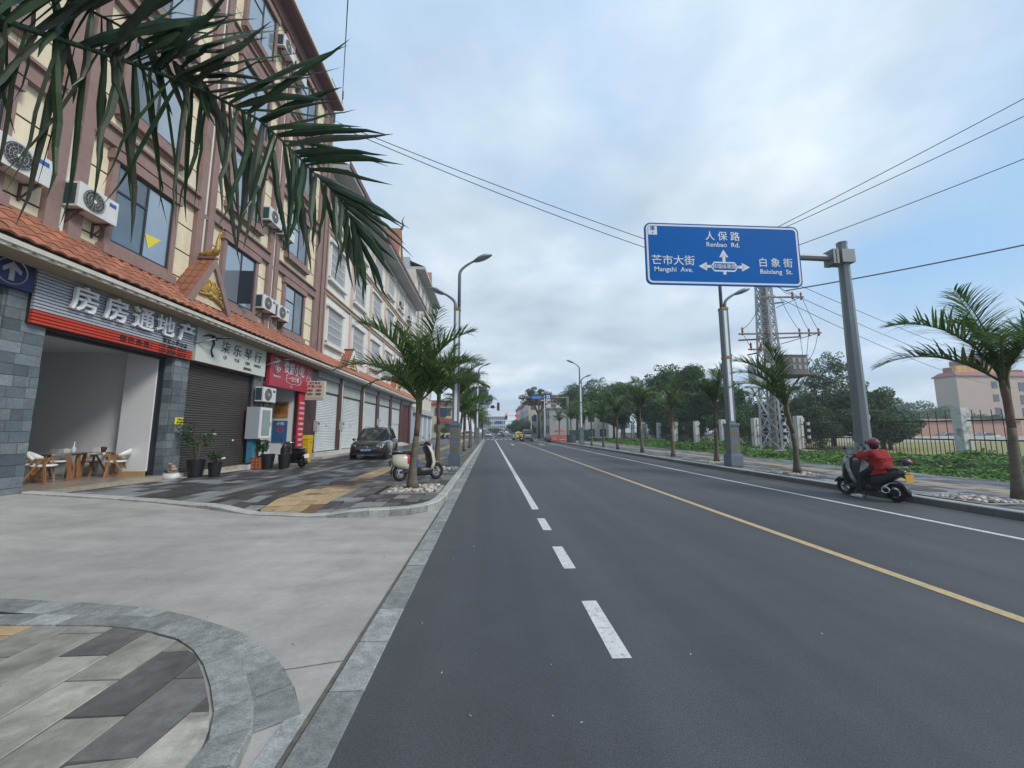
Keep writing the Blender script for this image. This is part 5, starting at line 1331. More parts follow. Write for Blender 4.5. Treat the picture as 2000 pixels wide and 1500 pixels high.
def make_table(loc, rz, lab):
    t = thing("table", lab, "table", loc, rz, group="low glass-topped tables in the open shop")
    b = MB(); b.loft([ring((0, 0, .735), .42, .3, 24, 2.6, "z"), ring((0, 0, .755), .42, .3, 24, 2.6, "z")]); b.build("tabletop", mat("grey_glass_top", (.16, .18, .18), .12), t)
    for s in (-1, 1):
        b = MB()
        b.bar((s * .3, -.2, .72), (s * .36, -.2, .03), .06); b.bar((s * .3, .2, .72), (s * .36, .2, .03), .06); b.bar((s * .36, -.26, .03), (s * .36, .26, .03), .06); b.bar((s * .3, -.22, .71), (s * .3, .22, .71), .05)
        b.build("leg_frame", woodm, t)
    return t
make_table((-12.05, 11.65, .335), R(20), "left wood-framed table with a glass bottle on it"); make_table((-11.7, 12.3, .335), R(25), "right wood-framed table with a white card and dark cup")
b = MB(); b.lathe([(.05, 0), (.055, .02), (.055, .12), (.02, .18), (.018, .3), (.022, .31)], (-11.9, 11.85, 1.09), 12); tag(b.build("bottle", mat("clear_glass", (.5, .55, .58), .1, spec=.8), smooth=True), "clear glass bottle on the left table", "bottle")
b = MB(); b.loft([ring((-12.1, 11.6, 1.09), .16, .09, 12, 3, "z"), ring((-12.1, 11.6, 1.2), .15, .08, 12, 3, "z")]); tag(b.build("tissue_bag", mat("grey_bag", (.25, .24, .25), .6, var=(8, .3))), "crumpled grey bag lying on the left table", "bag")
b = MB(); b.prism([(-11.72, 1.09), (-11.5, 1.09), (-11.52, 1.22), (-11.7, 1.22)], "y", 12.2, 12.215); tag(b.build("table_card", white), "white folded card standing on the right table", "card")
b = MB(); b.lathe([(.05, 0), (.08, .06), (.07, .13), (.02, .15)], (-11.62, 12.42, 1.09), 10); tag(b.build("cup", mat("dark_red_cup", (.07, .02, .025), .4)), "dark round pot behind the white card on the right table", "cup")

# snack shop contents
t = thing("wall_cabinet", "pale grey cabinet with a frosted glass door by the snack shop doorway", "cabinet", (-9.9, 17.1, 1.4))
cabm = mat("cabinet_grey", (.36, .40, .44), .4)
b = MB(); b.box(-10.25, 16.85, 1.38, -9.72, 17.75, 2.72); b.build("carcass", cabm, t, world=True)
b = MB(); b.box(-9.72, 16.87, 1.4, -9.69, 17.73, 2.7); b.build("door_frame", trimw, t, world=True)
b = MB(); b.box(-9.69, 17.0, 1.5, -9.685, 17.6, 2.6); b.build("glass_door", mat("frosted", (.26, .33, .33), .25, var=(2, .1)), t, world=True)
b = MB(); b.box(-9.683, 17.6, 1.9, -9.66, 17.62, 2.1); b.build("handle", galv, t, world=True)
t = thing("cabinet_stand", "blue and rusty narrow stand below the pale cabinet", "stand", (-10, 17.2, .15)); b = MB(); b.box(-10.2, 16.95, .15, -9.98, 17.25, 1.38); b.build("blue_panel", mat("teal_paint", (.05, .2, .3), .6, var=(3, .2)), t, world=True); b = MB(); b.box(-10.2, 17.25, .15, -10.0, 17.5, 1.38); b.build("brown_panel", mat("brown_paint", (.2, .09, .07), .6, var=(3, .2)), t, world=True)
t = thing("fridge", "tall white display fridge inside the snack shop doorway", "fridge", (-11.5, 20.4, .2))
b = MB(); b.box(-12.1, 19.6, .2, -11.2, 20.5, 2.5); b.build("body", mat("fridge_white", (.5, .54, .60), .3), t, world=True)
b = MB(); b.box(-12.02, 19.58, .45, -11.35, 19.6, 2.0); b.build("glass_door", mat("fridge_dark", (.03, .045, .06), .15, var=(9, .6)), t, world=True)
b = MB(); b.box(-12.05, 19.585, 2.06, -11.3, 19.598, 2.42); b.build("header", galv, t, world=True)
b = MB()
for z_ in (.9, 1.3, 1.65): b.box(-12.0, 19.572, z_, -11.37, 19.58, z_ + .03)
b.build("shelf_edge", galv, t, world=True)
b = MB(); b.loft([ring((-11.7, 20, 2.5), .3, .25, 12, 2, "z"), ring((-11.7, 20, 2.75), .18, .15, 12, 2, "z")]); tag(b.build("green_basket", mat("green_plastic", (.02, .12, .05), .5)), "dark green basket on top of the fridge", "basket")
t = thing("poster", "orange poster with a large price of 15 yuan inside the snack shop", "poster", (-10.9, 21.18, 2.6)); b = MB(); b.box(-11.5, 21.17, 2.4, -10.75, 21.2, 3.25); b.build("sheet", mat("poster_orange", (.42, .24, .06), .5, var=(5, .2)), t, world=True)
text("15元", .34, (-11.12, 21.165, 2.72), redp, "lettering", t, FACE_MY, .002, .012); text("特价早餐", .15, (-11.12, 21.165, 3.08), blk, "lettering", t, FACE_MY, .002, .004)
t = thing("poster", "blue poster with red digits inside the snack shop", "poster", (-10.9, 21.18, 1.3)); b = MB(); b.box(-11.5, 21.17, 1.1, -10.75, 21.2, 2.25); b.build("sheet", mat("poster_blue", (.03, .12, .30), .5, var=(8, .3)), t, world=True)
text("9.9", .34, (-11.1, 21.165, 1.75), redp, "lettering", t, FACE_MY, .002, .012); text("小吃", .2, (-11.1, 21.165, 2.08), signwhite, "lettering", t, FACE_MY, .002, .004)
t = thing("vertical_banner", "tall red menu banner with white rows of letters on the right door jamb", "banner", (-10.2, 21.3, 1.2)); b = MB(); b.box(-10.24, 21.1, .7, -10.18, 21.75, 3.75); b.build("sheet", mat("banner_red", (.50, .02, .045), .5), t, world=True)
for i, s_ in enumerate(("小锅米线", "红烧牛肉", "炸酱米线", "酸汤饺子", "红烧饵丝", "肉末饵丝", "红油抄手", "豆浆油条", "香米粥")): text(s_, .13, (-10.175, 21.45, 3.2 - i * .28), signwhite, "lettering", t, bold=.001)
t = thing("yellow_post_box", "bright yellow metal utility bollard box beside the snack shop", "utility box", (-9.3, 20.35, .15))
ym = mat("bright_yellow", (.62, .40, .01), .4, var=(4, .06))
b = MB(); b.prism([(20.12, .0), (20.45, .0), (20.62, .75), (20.62, 1.15), (20.1, 1.15), (20.1, .8)], "x", -9.4, -9.12); b.v = [(x, y, z_ + .15) for x, y, z_ in b.v]; b.build("body", ym, t, world=True, bevel=.01)
b = MB(); b.prism([(20.08, 1.3), (20.64, 1.3), (20.58, 1.5), (20.14, 1.5)], "x", -9.42, -9.1); b.build("hood", ym, t, world=True)
b = MB(); b.box(-9.119, 20.25, 1.12, -9.11, 20.45, 1.15); b.build("slot", blk, t, world=True)

# pots, crate, bag
potm = mat("black_pot", (.012, .013, .016), .45)
def make_pot(r, h):
    b = MB(); prof = [(r * .72, 0)]; n = 7
    for k in range(n): z_ = h * (k + .3) / n; q = lerp(.74, 1.0, (k + .5) / n) * r; prof += [(q, z_), (q * 1.035, z_ + h / n * .35), (q, z_ + h / n * .7)]
    prof += [(r * 1.05, h * .97), (r * 1.05, h), (r * .93, h), (r * .9, h * .9), (.01, h * .9)]
    b.lathe(prof, n=20); return b
leafm = [mat("leaf_green_%d" % i, c, .5, spec=.35, rnd=.1, var=(3, .3)) for i, c in enumerate([(.028, .068, .018), (.045, .105, .026), (.018, .045, .015)])]
def leaf_cloud(centres, n, lsz, seed=1, aspect=.5, up=.35):
    r = np.random.RandomState(seed); vs = []; fs = []; ms = []
    C_ = np.array([c[:3] for c in centres]); RR = np.array([c[3] for c in centres])
    idx = r.choice(len(centres), n, p=RR ** 2 / (RR ** 2).sum())
    d = r.normal(size=(n, 3)); d /= np.linalg.norm(d, axis=1)[:, None]; rad = RR[idx] * r.uniform(.45, 1, n) ** .5
    P = C_[idx] + d * rad[:, None] * np.array([1, 1, .8])
    nrm = d * .6 + r.normal(size=(n, 3)) * .6 + np.array([0, 0, up]); nrm /= np.linalg.norm(nrm, axis=1)[:, None]
    a = np.cross(nrm, r.normal(size=(n, 3))); a /= np.linalg.norm(a, axis=1)[:, None]; b_ = np.cross(nrm, a)
    s = lsz * r.uniform(.6, 1.3, n)[:, None]
    V = np.stack([P - a * s, P - b_ * s * aspect + nrm * s * .12, P + a * s, P + b_ * s * aspect + nrm * s * .12], 1).reshape(-1, 3)
    return V, r.randint(0, 3, n)
def cloud_mesh(name, parts, mats):
    V = np.concatenate([p[0] for p in parts]); M_ = np.concatenate([p[1] for p in parts]); n = len(M_)
    me = bpy.data.meshes.new(name); me.vertices.add(len(V)); me.vertices.foreach_set("co", V.astype(np.float32).ravel())
    me.loops.add(n * 4); me.loops.foreach_set("vertex_index", np.arange(n * 4, dtype=np.int32)); me.polygons.add(n)
    me.polygons.foreach_set("loop_start", np.arange(0, n * 4, 4, dtype=np.int32)); me.polygons.foreach_set("loop_total", np.full(n, 4, dtype=np.int32))
    for m_ in mats: me.materials.append(m_)
    me.polygons.foreach_set("material_index", M_.astype(np.int32)); me.update(); me.validate(); return me
def potted(lab, loc, r, h, plant, seed):
    t = thing("potted_plant", lab, "potted plant", loc, group="black ribbed plant pots by the shops")
    make_pot(r, h).build("pot", potm, t, True, angle=40)
    if plant:
        q = random.Random(seed); b = MB(); cs = []
        for k in range(plant[2]):
            a = q.uniform(0, 6.28); e = Vector((math.cos(a) * plant[1] * q.uniform(.4, 1), math.sin(a) * plant[1] * q.uniform(.4, 1), h + plant[0] * q.uniform(.55, 1)))
            b.tube([(0, 0, h * .85), (e.x * .3, e.y * .3, h + (e.z - h) * .5), e], [.012, .009, .004], 5)
            for u in (.6, .8, 1): cs.append((e.x * u, e.y * u, h + (e.z - h) * u, plant[1] * .3))
        b.build("stem", mat("stem_brown", (.09, .07, .04), .8), t)
        inst(cloud_mesh("foliage", [leaf_cloud(cs, plant[3], plant[4], seed)], leafm), "foliage", t, (0, 0, 0))
potted("tall leafy bush in a black ribbed pot beside the stone pier", (-9.72, 13.55, .2), .26, .55, (1.15, .62, 9, 420, .05), 3)
potted("small bushy plant in a black ribbed pot before the brown shutter", (-9.2, 13.68, .17), .2, .48, (.32, .26, 9, 420, .035), 5)
potted("empty black ribbed pot, left of the pair by the snack shop", (-9.25, 16.85, .15), .27, .6, None, 1)
potted("black ribbed pot with a bare stem, right of the pair by the snack shop", (-8.62, 16.95, .15), .25, .58, (.5, .1, 2, 12, .04), 8)
potted("green bush behind the orange crate under the pale cabinet", (-9.75, 17.35, .15), .18, .5, (.65, .25, 10, 600, .05), 9)
t = thing("crate", "orange lattice crate on the pavement by the snack shop", "crate", (-9.5, 16.75, .15)); om = mat("orange_plastic", (.45, .11, .03), .5)
b = MB()
for k in range(4): b.box(-9.72, 16.5, .17 + k * .13, -9.42, 16.53, .23 + k * .13); b.box(-9.42, 16.5, .17 + k * .13, -9.39, 16.85, .23 + k * .13)
for x in (-9.72, -9.57, -9.42): b.box(x, 16.5, .15, x + .04, 16.535, .65)
b.box(-9.42, 16.67, .15, -9.388, 16.71, .65); b.build("lattice", om, t, world=True); b = MB(); b.box(-9.7, 16.54, .16, -9.43, 16.84, .6); b.build("contents", mat("pale_contents", (.5, .42, .34), .8, var=(9, .2)), t, world=True)
b = MB(); b.box(-10.05, 16.3, .15, -9.7, 16.65, .36); o = b.build("stone_box", stw); tag(o, "low beige stone block with a dark top at the shutter corner", "stone block"); b = MB(); b.box(-10.04, 16.31, .36, -9.72, 16.64, .42); b.build("dark_lid", blackp, o)
t = thing("sack_pile", "pink and beige stones heaped on a white plastic sack by the pier", "sack", (-9.95, 12.85, .2))
b = MB(); b.loft([ring((-9.93, 12.85, .2), .2, .18, 12, 2, "z"), ring((-9.93, 12.85, .28), .26, .22, 12, 2, "z"), ring((-9.93, 12.85, .4), .2, .17, 12, 2, "z"), ring((-9.93, 12.85, .38), .1, .1, 12, 2, "z")]); b.build("sack", mat("plastic_white", (.6, .61, .62), .4, var=(9, .15)), t, True, world=True)
pk = mat("pink_stone", (.34, .23, .17), .7, var=(9, .25), rnd=.2)
for (dx, dy, dz, r) in ((0, 0, .42, .12), (-.09, .05, .47, .09), (.08, -.04, .5, .1), (0, .02, .58, .09), (-.03, -.06, .66, .07)):
    b = MB(); b.ell((-9.93 + dx, 12.85 + dy, .2 - .2 + dz + .02), (r, r * .9, r * .6), 8, 5); b.build("stone", pk, t, True, world=True)

# ---------------------------------------------------------------- tree pits with pebbles
pebm = [mat("pebble_%d" % i, c, .6, var=(18, .15)) for i, c in enumerate([(.50, .42, .32), (.42, .41, .38), (.30, .24, .19), (.55, .52, .46)])]
def pit(x, y, w_, l, lab, n=150, size=.045, z_=.15):
    t = thing("tree_pit_border", None, None, (x, y, z_), kind="structure")
    b = MB(); f = .1
    b.box(x - w_ / 2 - f, y - l / 2 - f, .08, x + w_ / 2 + f, y - l / 2, z_ + .012); b.build("border_stone", kerbm, t, world=True)
    b = MB(); b.box(x - w_ / 2 - f, y + l / 2, .08, x + w_ / 2 + f, y + l / 2 + f, z_ + .012); b.build("border_stone", kerbm, t, world=True)
    b = MB(); b.box(x - w_ / 2 - f, y - l / 2, .08, x - w_ / 2, y + l / 2, z_ + .012); b.build("border_stone", kerbm, t, world=True)
    b = MB(); b.box(x + w_ / 2, y - l / 2, .08, x + w_ / 2 + f, y + l / 2, z_ + .012); b.build("border_stone", kerbm, t, world=True)
    b = MB(); sheet(b, x - w_ / 2, y - l / 2, x + w_ / 2, y + l / 2, z_ - .02); b.build("soil", mat("pit_soil", (.06, .05, .04), .95), t, world=True)
    b = MB()
    for k in range(n):
        s_ = size * rng.uniform(.6, 1.35)
        b.ell((x + rng.uniform(-.5, .5) * (w_ - .08), y + rng.uniform(-.5, .5) * (l - .08), z_ + rng.uniform(-.01, .03)), (s_ * rng.uniform(.9, 1.4), s_, s_ * .7), 7, 4, rng.randrange(4), rotz(rng.uniform(0, 3)))
    tag(b.build("pebbles", pebm, smooth=True), lab, "pebbles", kind="stuff")
pit(-2.02, 10.75, 1.25, 1.25, "pale river pebbles round the nearest palm on the shop side", 210, .052)
pit(-2.02, 16.5, 1.25, 1.2, "pale river pebbles round the second palm on the shop side", 120, .055)
for y in (8.5, 13.85, 18.95): pit(11.2, y, 1.1, 1.15, "pale pebbles round a palm base across the road", 110, .055)

# ---------------------------------------------------------------- traffic signals and far signs
redl = mat("red_light", (.8, .05, .03), .4, emit=((1, .04, .02), 2.5))
def rsig(b, x, y, z_, w_=.22, h_=.55): b.box(x - w_, y, z_ - h_, x + w_, y + .2, z_ + h_)
t = thing("traffic_signal", "near traffic signal arm with dark unlit heads reaching over the lane on the left", "traffic light", (-2.3, 76, 0))
b = MB(); b.tube([(-2.4, 76, 0), (-2.4, 76, 6.5)], [.16, .11], 8); b.build("post", galv, t, world=True); b = MB(); b.tube([(-2.4, 76, 6.3), (1.7, 76, 6.4)], [.09, .05], 6); b.build("arm", galv, t, world=True)
b = MB(); b.box(1.35, 75.85, 5.7, 1.85, 76.1, 7.3); b.build("signal_head", blackp, t, world=True)
b = MB(); b.box(.1, 75.85, 6.15, .85, 76.1, 6.75); b.build("arrow_signal", blackp, t, world=True)
b = MB(); b.cyl((-.7, 75.9, 6.45), (-.7, 75.86, 6.45), .38, n=14); b.build("round_sign", galv, t, world=True)
t = thing("traffic_signal", "far traffic signal with a lit red light hanging over the crossing", "traffic light", (15, 112, 0))
b = MB(); b.tube([(15.2, 112, 0), (15.2, 112, 8)], [.2, .13], 8); b.build("post", galv, t, world=True); b = MB(); b.tube([(15.2, 112, 6.2), (5.0, 112, 6.1)], [.1, .06], 6); b.build("arm", galv, t, world=True)
b = MB(); b.box(4.35, 111.8, 5.0, 5.05, 112, 6.9); b.build("signal_head", blackp, t, world=True)
b = MB(); b.cyl((4.7, 111.75, 6.55), (4.7, 111.7, 6.55), .3, n=12); b.build("red_lamp", redl, t, world=True)
for (x, m_) in ((7.6, mat("sign_red_glow", (.6, .02, .02), .5, emit=((1, .02, .03), .25))), (10.2, galv), (13.0, mat("sign_dark_blue", (.03, .03, .12), .5))):  # red sign's material has a faint glow put in, though it is no lamp
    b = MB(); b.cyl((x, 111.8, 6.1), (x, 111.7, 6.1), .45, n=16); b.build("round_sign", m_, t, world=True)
t = thing("sign_gantry", "overhead pole with a small blue road sign and camera sign before the crossing", "road sign", (13.2, 66, 0))
b = MB(); b.tube([(13.4, 66, 0), (13.4, 66, 7.7)], [.26, .2], 8); b.build("post", steel, t, world=True); b = MB(); b.tube([(13.4, 66, 7.45), (5.5, 66, 7.5)], [.13, .07], 6); b.build("arm", steel, t, world=True)
b = MB(); b.box(7.2, 65.8, 7.2, 8.8, 65.9, 7.75); b.build("blue_panel", mat("pale_blue_sign", (.08, .22, .55), .4), t, world=True)
b = MB(); b.box(9.55, 65.75, 6.9, 10.45, 65.85, 8.0); q = b.build("camera_sign", signblue, t, world=True); b = MB(); b.box(9.72, 65.73, 7.3, 10.28, 65.75, 7.85); b.box(9.6, 65.73, 6.92, 10.4, 65.75, 7.15); b.build("white_print", signwhite, q, world=True); b = MB(); b.box(9.9, 65.72, 7.45, 10.15, 65.73, 7.62); b.build("camera_print", signblue, q, world=True)
t = thing("camera_pole", "slim white pole with surveillance cameras and a round dome on top", "camera pole", (9.9, 70, 0))
b = MB(); b.tube([(9.95, 70, 0), (9.95, 70, 8.2)], [.13, .1], 8); b.build("post", white, t, world=True); b = MB(); b.ell((10.6, 70, 8.9), (.75, .4, .45), 10, 6); b.build("dome", white, t, True, world=True)
b = MB()
for dx, dz in ((-.4, 7.2), (.5, 7.1), (.35, 6.8), (-.3, 8.6)): b.box(9.95 + dx - .2, 69.9, dz, 9.95 + dx + .2, 70.1, dz + .2)
b.build("camera", white, t, world=True)
t = thing("road_sign", "blue direction sign hanging far down the road over the left lanes", "road sign", (4.6, 152, 0)); b = MB(); b.box(1.9, 152, 4.4, 4.6, 152.1, 5.5); b.build("panel", mat("far_sign_blue", (.02, .12, .55), .5), t, world=True); b = MB(); b.tube([(12, 152, 0), (12, 152, 5.6), (2, 152, 5.6)], .12, 6); b.build("post", galv, t, world=True)
t = thing("antenna_mast", "tall thin mast with flower-like antennas at the far end on the left", "mast", (-1.5, 135, 0))
b = MB(); b.tube([(-1.1, 135, 0), (-1.1, 135, 18)], [.28, .1], 6); b.tube([(-1.1, 135, 18), (-1.1, 135, 23)], .04, 4); b.build("pole", galv, t, world=True)
b = MB()
for z_, r in ((17.5, 1.1), (16.2, .9)):
    for k in range(7): a = 2 * math.pi * k / 7; b.tube([(-1.1, 135, z_ - .6), (-1.1 + r * .6 * math.cos(a), 135 + r * .6 * math.sin(a), z_ - .3), (-1.1 + r * math.cos(a), 135 + r * math.sin(a), z_ + .2)], [.12, .15, .05], 5)
b.build("antenna", galv, t, world=True)
# works area on the right
brn = mat("dark_planter", (.06, .065, .06), .7, var=(3, .2)); rb = mat("barrier_red", (.40, .09, .07), .5, var=(3, .15))
b = MB(); b.loft([ring((10.9, 51.5, .15), .62, .6, 8, 3, "z"), ring((10.9, 51.5, 1.2), .62, .6, 8, 3, "z")]); tag(b.build("dark_bollard_box", brn), "squat dark box at the foot of the far sign post across the road", "box")
for k, (x, y, lab) in enumerate(((10.6, 56.5, "red plastic water barrier nearest the dark box"), (10.0, 59.5, "red plastic water barrier farther along the works area"))):
    t = thing("water_barrier", lab, "barrier", (x, y, .15), group="red water barriers"); b = MB(); b.prism([(-.3, 0), (.3, 0), (.22, .5), (.1, 1.0), (-.1, 1.0), (-.22, .5)], "x", -.65, .65); b.build("body", rb, t)
    b = MB(); b.box(-.5, -.31, .3, .5, -.27, .36); b.build("reflective_band", signwhite, t)
b = MB(); b.ell((9.3, 60, .5), (1.0, .7, .5), 10, 6); tag(b.build("rock_heap", mat("rubble", (.14, .14, .12), .9, var=(3, .3)), smooth=True), "dark covered heap beside the red barriers", "heap")
t = thing("red_heap", "red heap of barriers and tarp in the works area, built as a parasol shape", "parasol", (11.6, 64, .1)); b = MB(); b.lathe([(1.2, 1.5), (.8, 1.8), (.05, 2.1)], (11.6, 64, 0), 10, cap=False); b.build("canopy", rb, t, world=True); b = MB(); b.cyl((11.6, 64, .1), (11.6, 64, 2.1), .04, n=6); b.build("pole", galv, t, world=True)  # parasol shape stands in for a red heap of barriers and tarp
b = MB()
for k in range(24):
    y = 60 + k * .7; b.box(15.5, y, 0, 15.56, y + .62, 1.9)
tag(b.build("green_hoarding", mat("green_sheet", (.03, .12, .09), .6, var=(.5, .2), world_co=True)), "dark green sheet hoarding behind the far palms across the road", "hoarding")
# ---------------------------------------------------------------- cars
tyre_m = mat("tyre", (.016, .016, .017), .8); rim_m = mat("alloy_rim", (.42, .43, .44), .3, .6); cglass = mat("car_glass", (.025, .032, .036), .06, spec=.8, var=(2, .3)); lampw = mat("headlight_glass", (.55, .58, .6), .12, spec=.8); tail = mat("tail_light", (.35, .02, .02), .25); trimb = mat("dark_trim", (.02, .02, .022), .5)
plate_b = mat("plate_blue", (.02, .12, .42), .4); plate_y = mat("plate_yellow", (.62, .34, .03), .45)
def wheel(parent, x, y, r, w_, side, m_r=None):
    b = MB(); c = Vector((x, y, r)); s = side
    prof = [(r * .62, -w_ / 2), (r * .93, -w_ / 2), (r, -w_ / 2 + .03), (r, w_ / 2 - .03), (r * .93, w_ / 2), (r * .62, w_ / 2)]
    b.loft([[c + Vector((h, q * math.cos(2 * math.pi * j / 20), q * math.sin(2 * math.pi * j / 20))) for j in range(20)] for q, h in prof], closed=True)
    t = b.build("wheel", tyre_m, parent, True, angle=40)
    b = MB(); xo = x + s * (w_ / 2 - .03)
    b.cyl((xo - s * .04, y, r), (xo - s * .02, y, r), r * .62, n=20)
    for k in range(5):
        a = 2 * math.pi * k / 5 + .3; b.bar((xo, y, r), (xo, y + math.cos(a) * r * .56, r + math.sin(a) * r * .56), .02, .07 * r / .3)
    b.tube([(xo, y + r * .6 * math.cos(a), r + r * .6 * math.sin(a)) for a in [2 * math.pi * j / 20 for j in range(20)]], .018, 4, closed=True)
    b.build("rim", m_r or rim_m, t)
    return t
def car(label, paint, style, loc, rz, group=None, cat="car", plate="", wd=1.86, scale=1.0, name="parked_car"):
    t = thing(name, label, cat, loc, rz, group)
    hw = wd / 2
    if style == "suv":
        L = 4.64; body = [(-2.32, .42, .78, .80), (-2.27, .32, .98, .90), (-2.1, .27, 1.08, .97), (-1.5, .25, 1.1, 1), (0, .23, 1.03, 1), (.9, .23, 1.0, 1), (1.25, .24, 1.0, .985), (1.7, .25, .95, .96), (2.05, .27, .88, .92), (2.24, .32, .76, .84), (2.32, .42, .66, .72)]
        gh = [(-2.2, 1.0, 1.06, .80, .78), (-2.02, 1.02, 1.42, .82, .66), (-1.6, 1.04, 1.6, .86, .66), (-.9, 1.03, 1.68, .88, .67), (-.1, 1.0, 1.69, .89, .67), (.32, .98, 1.62, .89, .67), (1.18, .94, 1.02, .86, .80)]
        wy, wr = (-1.36, 1.42), .36
    elif style == "sedan":
        L = 4.6; body = [(-2.3, .42, .8, .8), (-2.22, .3, .98, .9), (-1.7, .24, 1.0, .98), (-.5, .22, .93, 1), (.8, .22, .92, 1), (1.3, .23, .88, .97), (1.9, .26, .78, .92), (2.2, .3, .66, .85), (2.3, .4, .56, .74)]
        gh = [(-1.85, .92, .98, .76, .72), (-1.1, .93, 1.36, .82, .62), (-.3, .9, 1.46, .85, .62), (.3, .88, 1.42, .85, .62), (1.2, .86, .92, .82, .76)]
        wy, wr = (-1.35, 1.4), .32
    else:
        L = 4.2; body = [(-2.1, .38, 1.0, .9), (-2.06, .3, 1.1, .96), (-1.5, .26, 1.1, 1), (0, .25, 1.08, 1), (1.2, .25, 1.05, 1), (1.75, .27, .98, .97), (2.02, .32, .86, .9), (2.1, .42, .7, .8)]
        gh = [(-2.05, 1.05, 1.15, .88, .86), (-1.98, 1.06, 1.78, .9, .78), (-1.2, 1.06, 1.86, .92, .78), (.4, 1.04, 1.85, .92, .78), (.95, 1.02, 1.78, .9, .78), (1.75, .94, 1.0, .86, .82)]
        wy, wr = (-1.3, 1.25), .31
    b = MB(); n = 20
    def sec(y, zb, zt, f):
        o = []; m_ = hw * f
        for (u, v) in ((.0, 0), (.55, 0), (.86, .02), (.96, .12), (1.0, .35), (1.0, .6), (.97, .82), (.9, .95), (.7, 1.0), (.35, 1.02)): o.append((u * m_, y, lerp(zb, zt, v)))
        return o + [(0, y, lerp(zb, zt, 1.03))] + [(-x, y_, z_) for x, y_, z_ in o[:0:-1]]
    b.loft([sec(*s) for s in body]); b.build("body", paint, t, True, angle=50)
    b = MB()
    def gsec(y, z0, z1, f0, f1): return [(hw * f0, y, z0), (hw * lerp(f0, f1, .5) * 1.01, y, lerp(z0, z1, .5)), (hw * f1, y, z1 - .02), (hw * f1 * .6, y, z1), (0, y, z1 + .01), (-hw * f1 * .6, y, z1), (-hw * f1, y, z1 - .02), (-hw * lerp(f0, f1, .5) * 1.01, y, lerp(z0, z1, .5)), (-hw * f0, y, z0)]
    b.loft([gsec(*g_) for g_ in gh]); b.build("windows", cglass, t, True, angle=45)
    b = MB(); rf = gh[1:-1]; v = []
    b.loft([[(-hw * g_[4] * 1.02, g_[0], g_[2] - .03), (-hw * g_[4] * .6, g_[0], g_[2] + .022), (0, g_[0], g_[2] + .032), (hw * g_[4] * .6, g_[0], g_[2] + .022), (hw * g_[4] * 1.02, g_[0], g_[2] - .03), (0, g_[0], g_[2] - .05)] for g_ in rf]); b.build("roof", paint, t, True, angle=45)
    for s in (-1, 1):
        b = MB()
        for ga, gb in zip(gh, gh[1:]):
            if ga is gh[0] or gb is gh[-1]: b.bar((s * hw * ga[4] * 1.0, ga[0], ga[2]), (s * hw * gb[4] * 1.0, gb[0], gb[2]), .06)
        for g_ in (gh[len(gh) // 2], gh[2]): b.bar((s * hw * g_[3] * .995, g_[0], g_[1]), (s * hw * g_[4] * 1.005, g_[0], g_[2] - .02), .05, .09)
        b.build("pillar", paint if style != "suv" else trimb, t)
        if style == "suv":
            b = MB(); b.tube([(s * hw * .66, g_[0], g_[2] + .06 - (.05 if k in (0, 4) else 0)) for k, g_ in enumerate(gh[1:6])], .022, 6); b.build("roof_rail", chrome, t, True)
        for y in wy:
            b = MB(); b.cyl((s * (hw - .2), y, wr), (s * (hw + .004), y, wr), wr * 1.13, n=22); b.build("wheel_arch", trimb, t)
            wheel(t, s * (hw - .1), y, wr, .22, s)
        b = MB(); b.ell((s * (hw + .1), .75 if style != "van" else 1.3, 1.02), (.1, .07, .07), 8, 5); b.build("mirror", paint, t, True)
        b = MB(); y1 = body[-2][0]; q = body[-2]
        b.loft([[(s * hw * f_, y1 + dy, z_) for f_, dy, z_ in ((.50, .07, q[2] - .18), (.86, -.03, q[2] - .14), (.93, -.22, q[2] + .06), (.58, .02, q[2] + .0))], [(s * hw * f_, y1 + dy + .03, z_) for f_, dy, z_ in ((.52, .06, q[2] - .17), (.84, -.03, q[2] - .13), (.92, -.2, q[2] + .05), (.6, .02, q[2] - .01))]]); b.build("headlight", lampw, t)
        q = body[1]; b = MB(); b.box(s * hw * .62 if s > 0 else -hw * .9, q[0] - .06, q[2] - .25, hw * .9 if s > 0 else -hw * .62, q[0] + .05, q[2] - .03); b.build("tail_light", tail, t)
    q = body[-1]
    b = MB(); b.box(-hw * .46, q[0] - .12, q[2] - .14, hw * .46, q[0] + .012, q[2] + .05); gr = b.build("grille", trimb, t)
    b = MB()
    for k in range(5): b.box(-hw * .44, q[0] + .012, q[2] - .12 + k * .035, hw * .44, q[0] + .02, q[2] - .112 + k * .035)
    b.tube([(-hw * .46, q[0] + .015, q[2] + .05), (-hw * .42, q[0] + .02, q[2] - .14), (hw * .42, q[0] + .02, q[2] - .14), (hw * .46, q[0] + .015, q[2] + .05)], .012, 5)
    b.tube([(.09 * math.cos(a), q[0] + .025, q[2] - .04 + .09 * math.sin(a)) for a in [2 * math.pi * j / 14 for j in range(14)]], .014, 5, closed=True); b.build("chrome_trim", chrome, gr)
    b = MB(); b.box(-hw * .75, q[0] - .1, .28, hw * .75, q[0] + .0, .38); b.build("air_intake", trimb, t)
    b = MB(); b.box(-hw * .5, q[0] - .05, .24, hw * .5, q[0] + .03, .265); b.build("skid_trim", chrome, t)
    for yy, s in ((q[0] + .03, 1), (body[0][0] - .02, -1)):
        b = MB(); b.box(-.22, yy - .01, .44 if s > 0 else .62, .22, yy + .01, .58 if s > 0 else .76); p_ = b.build("number_plate", plate_b, t)
        if s > 0 and plate:
            me = text_mesh(plate, .11, .001, .002, signwhite); me.transform(Matrix(((-1, 0, 0, 0), (0, 0, 1, 0), (0, 1, 0, 0), (0, 0, 0, 1)))); inst(me, "lettering", p_, (0, yy + .012, .51))
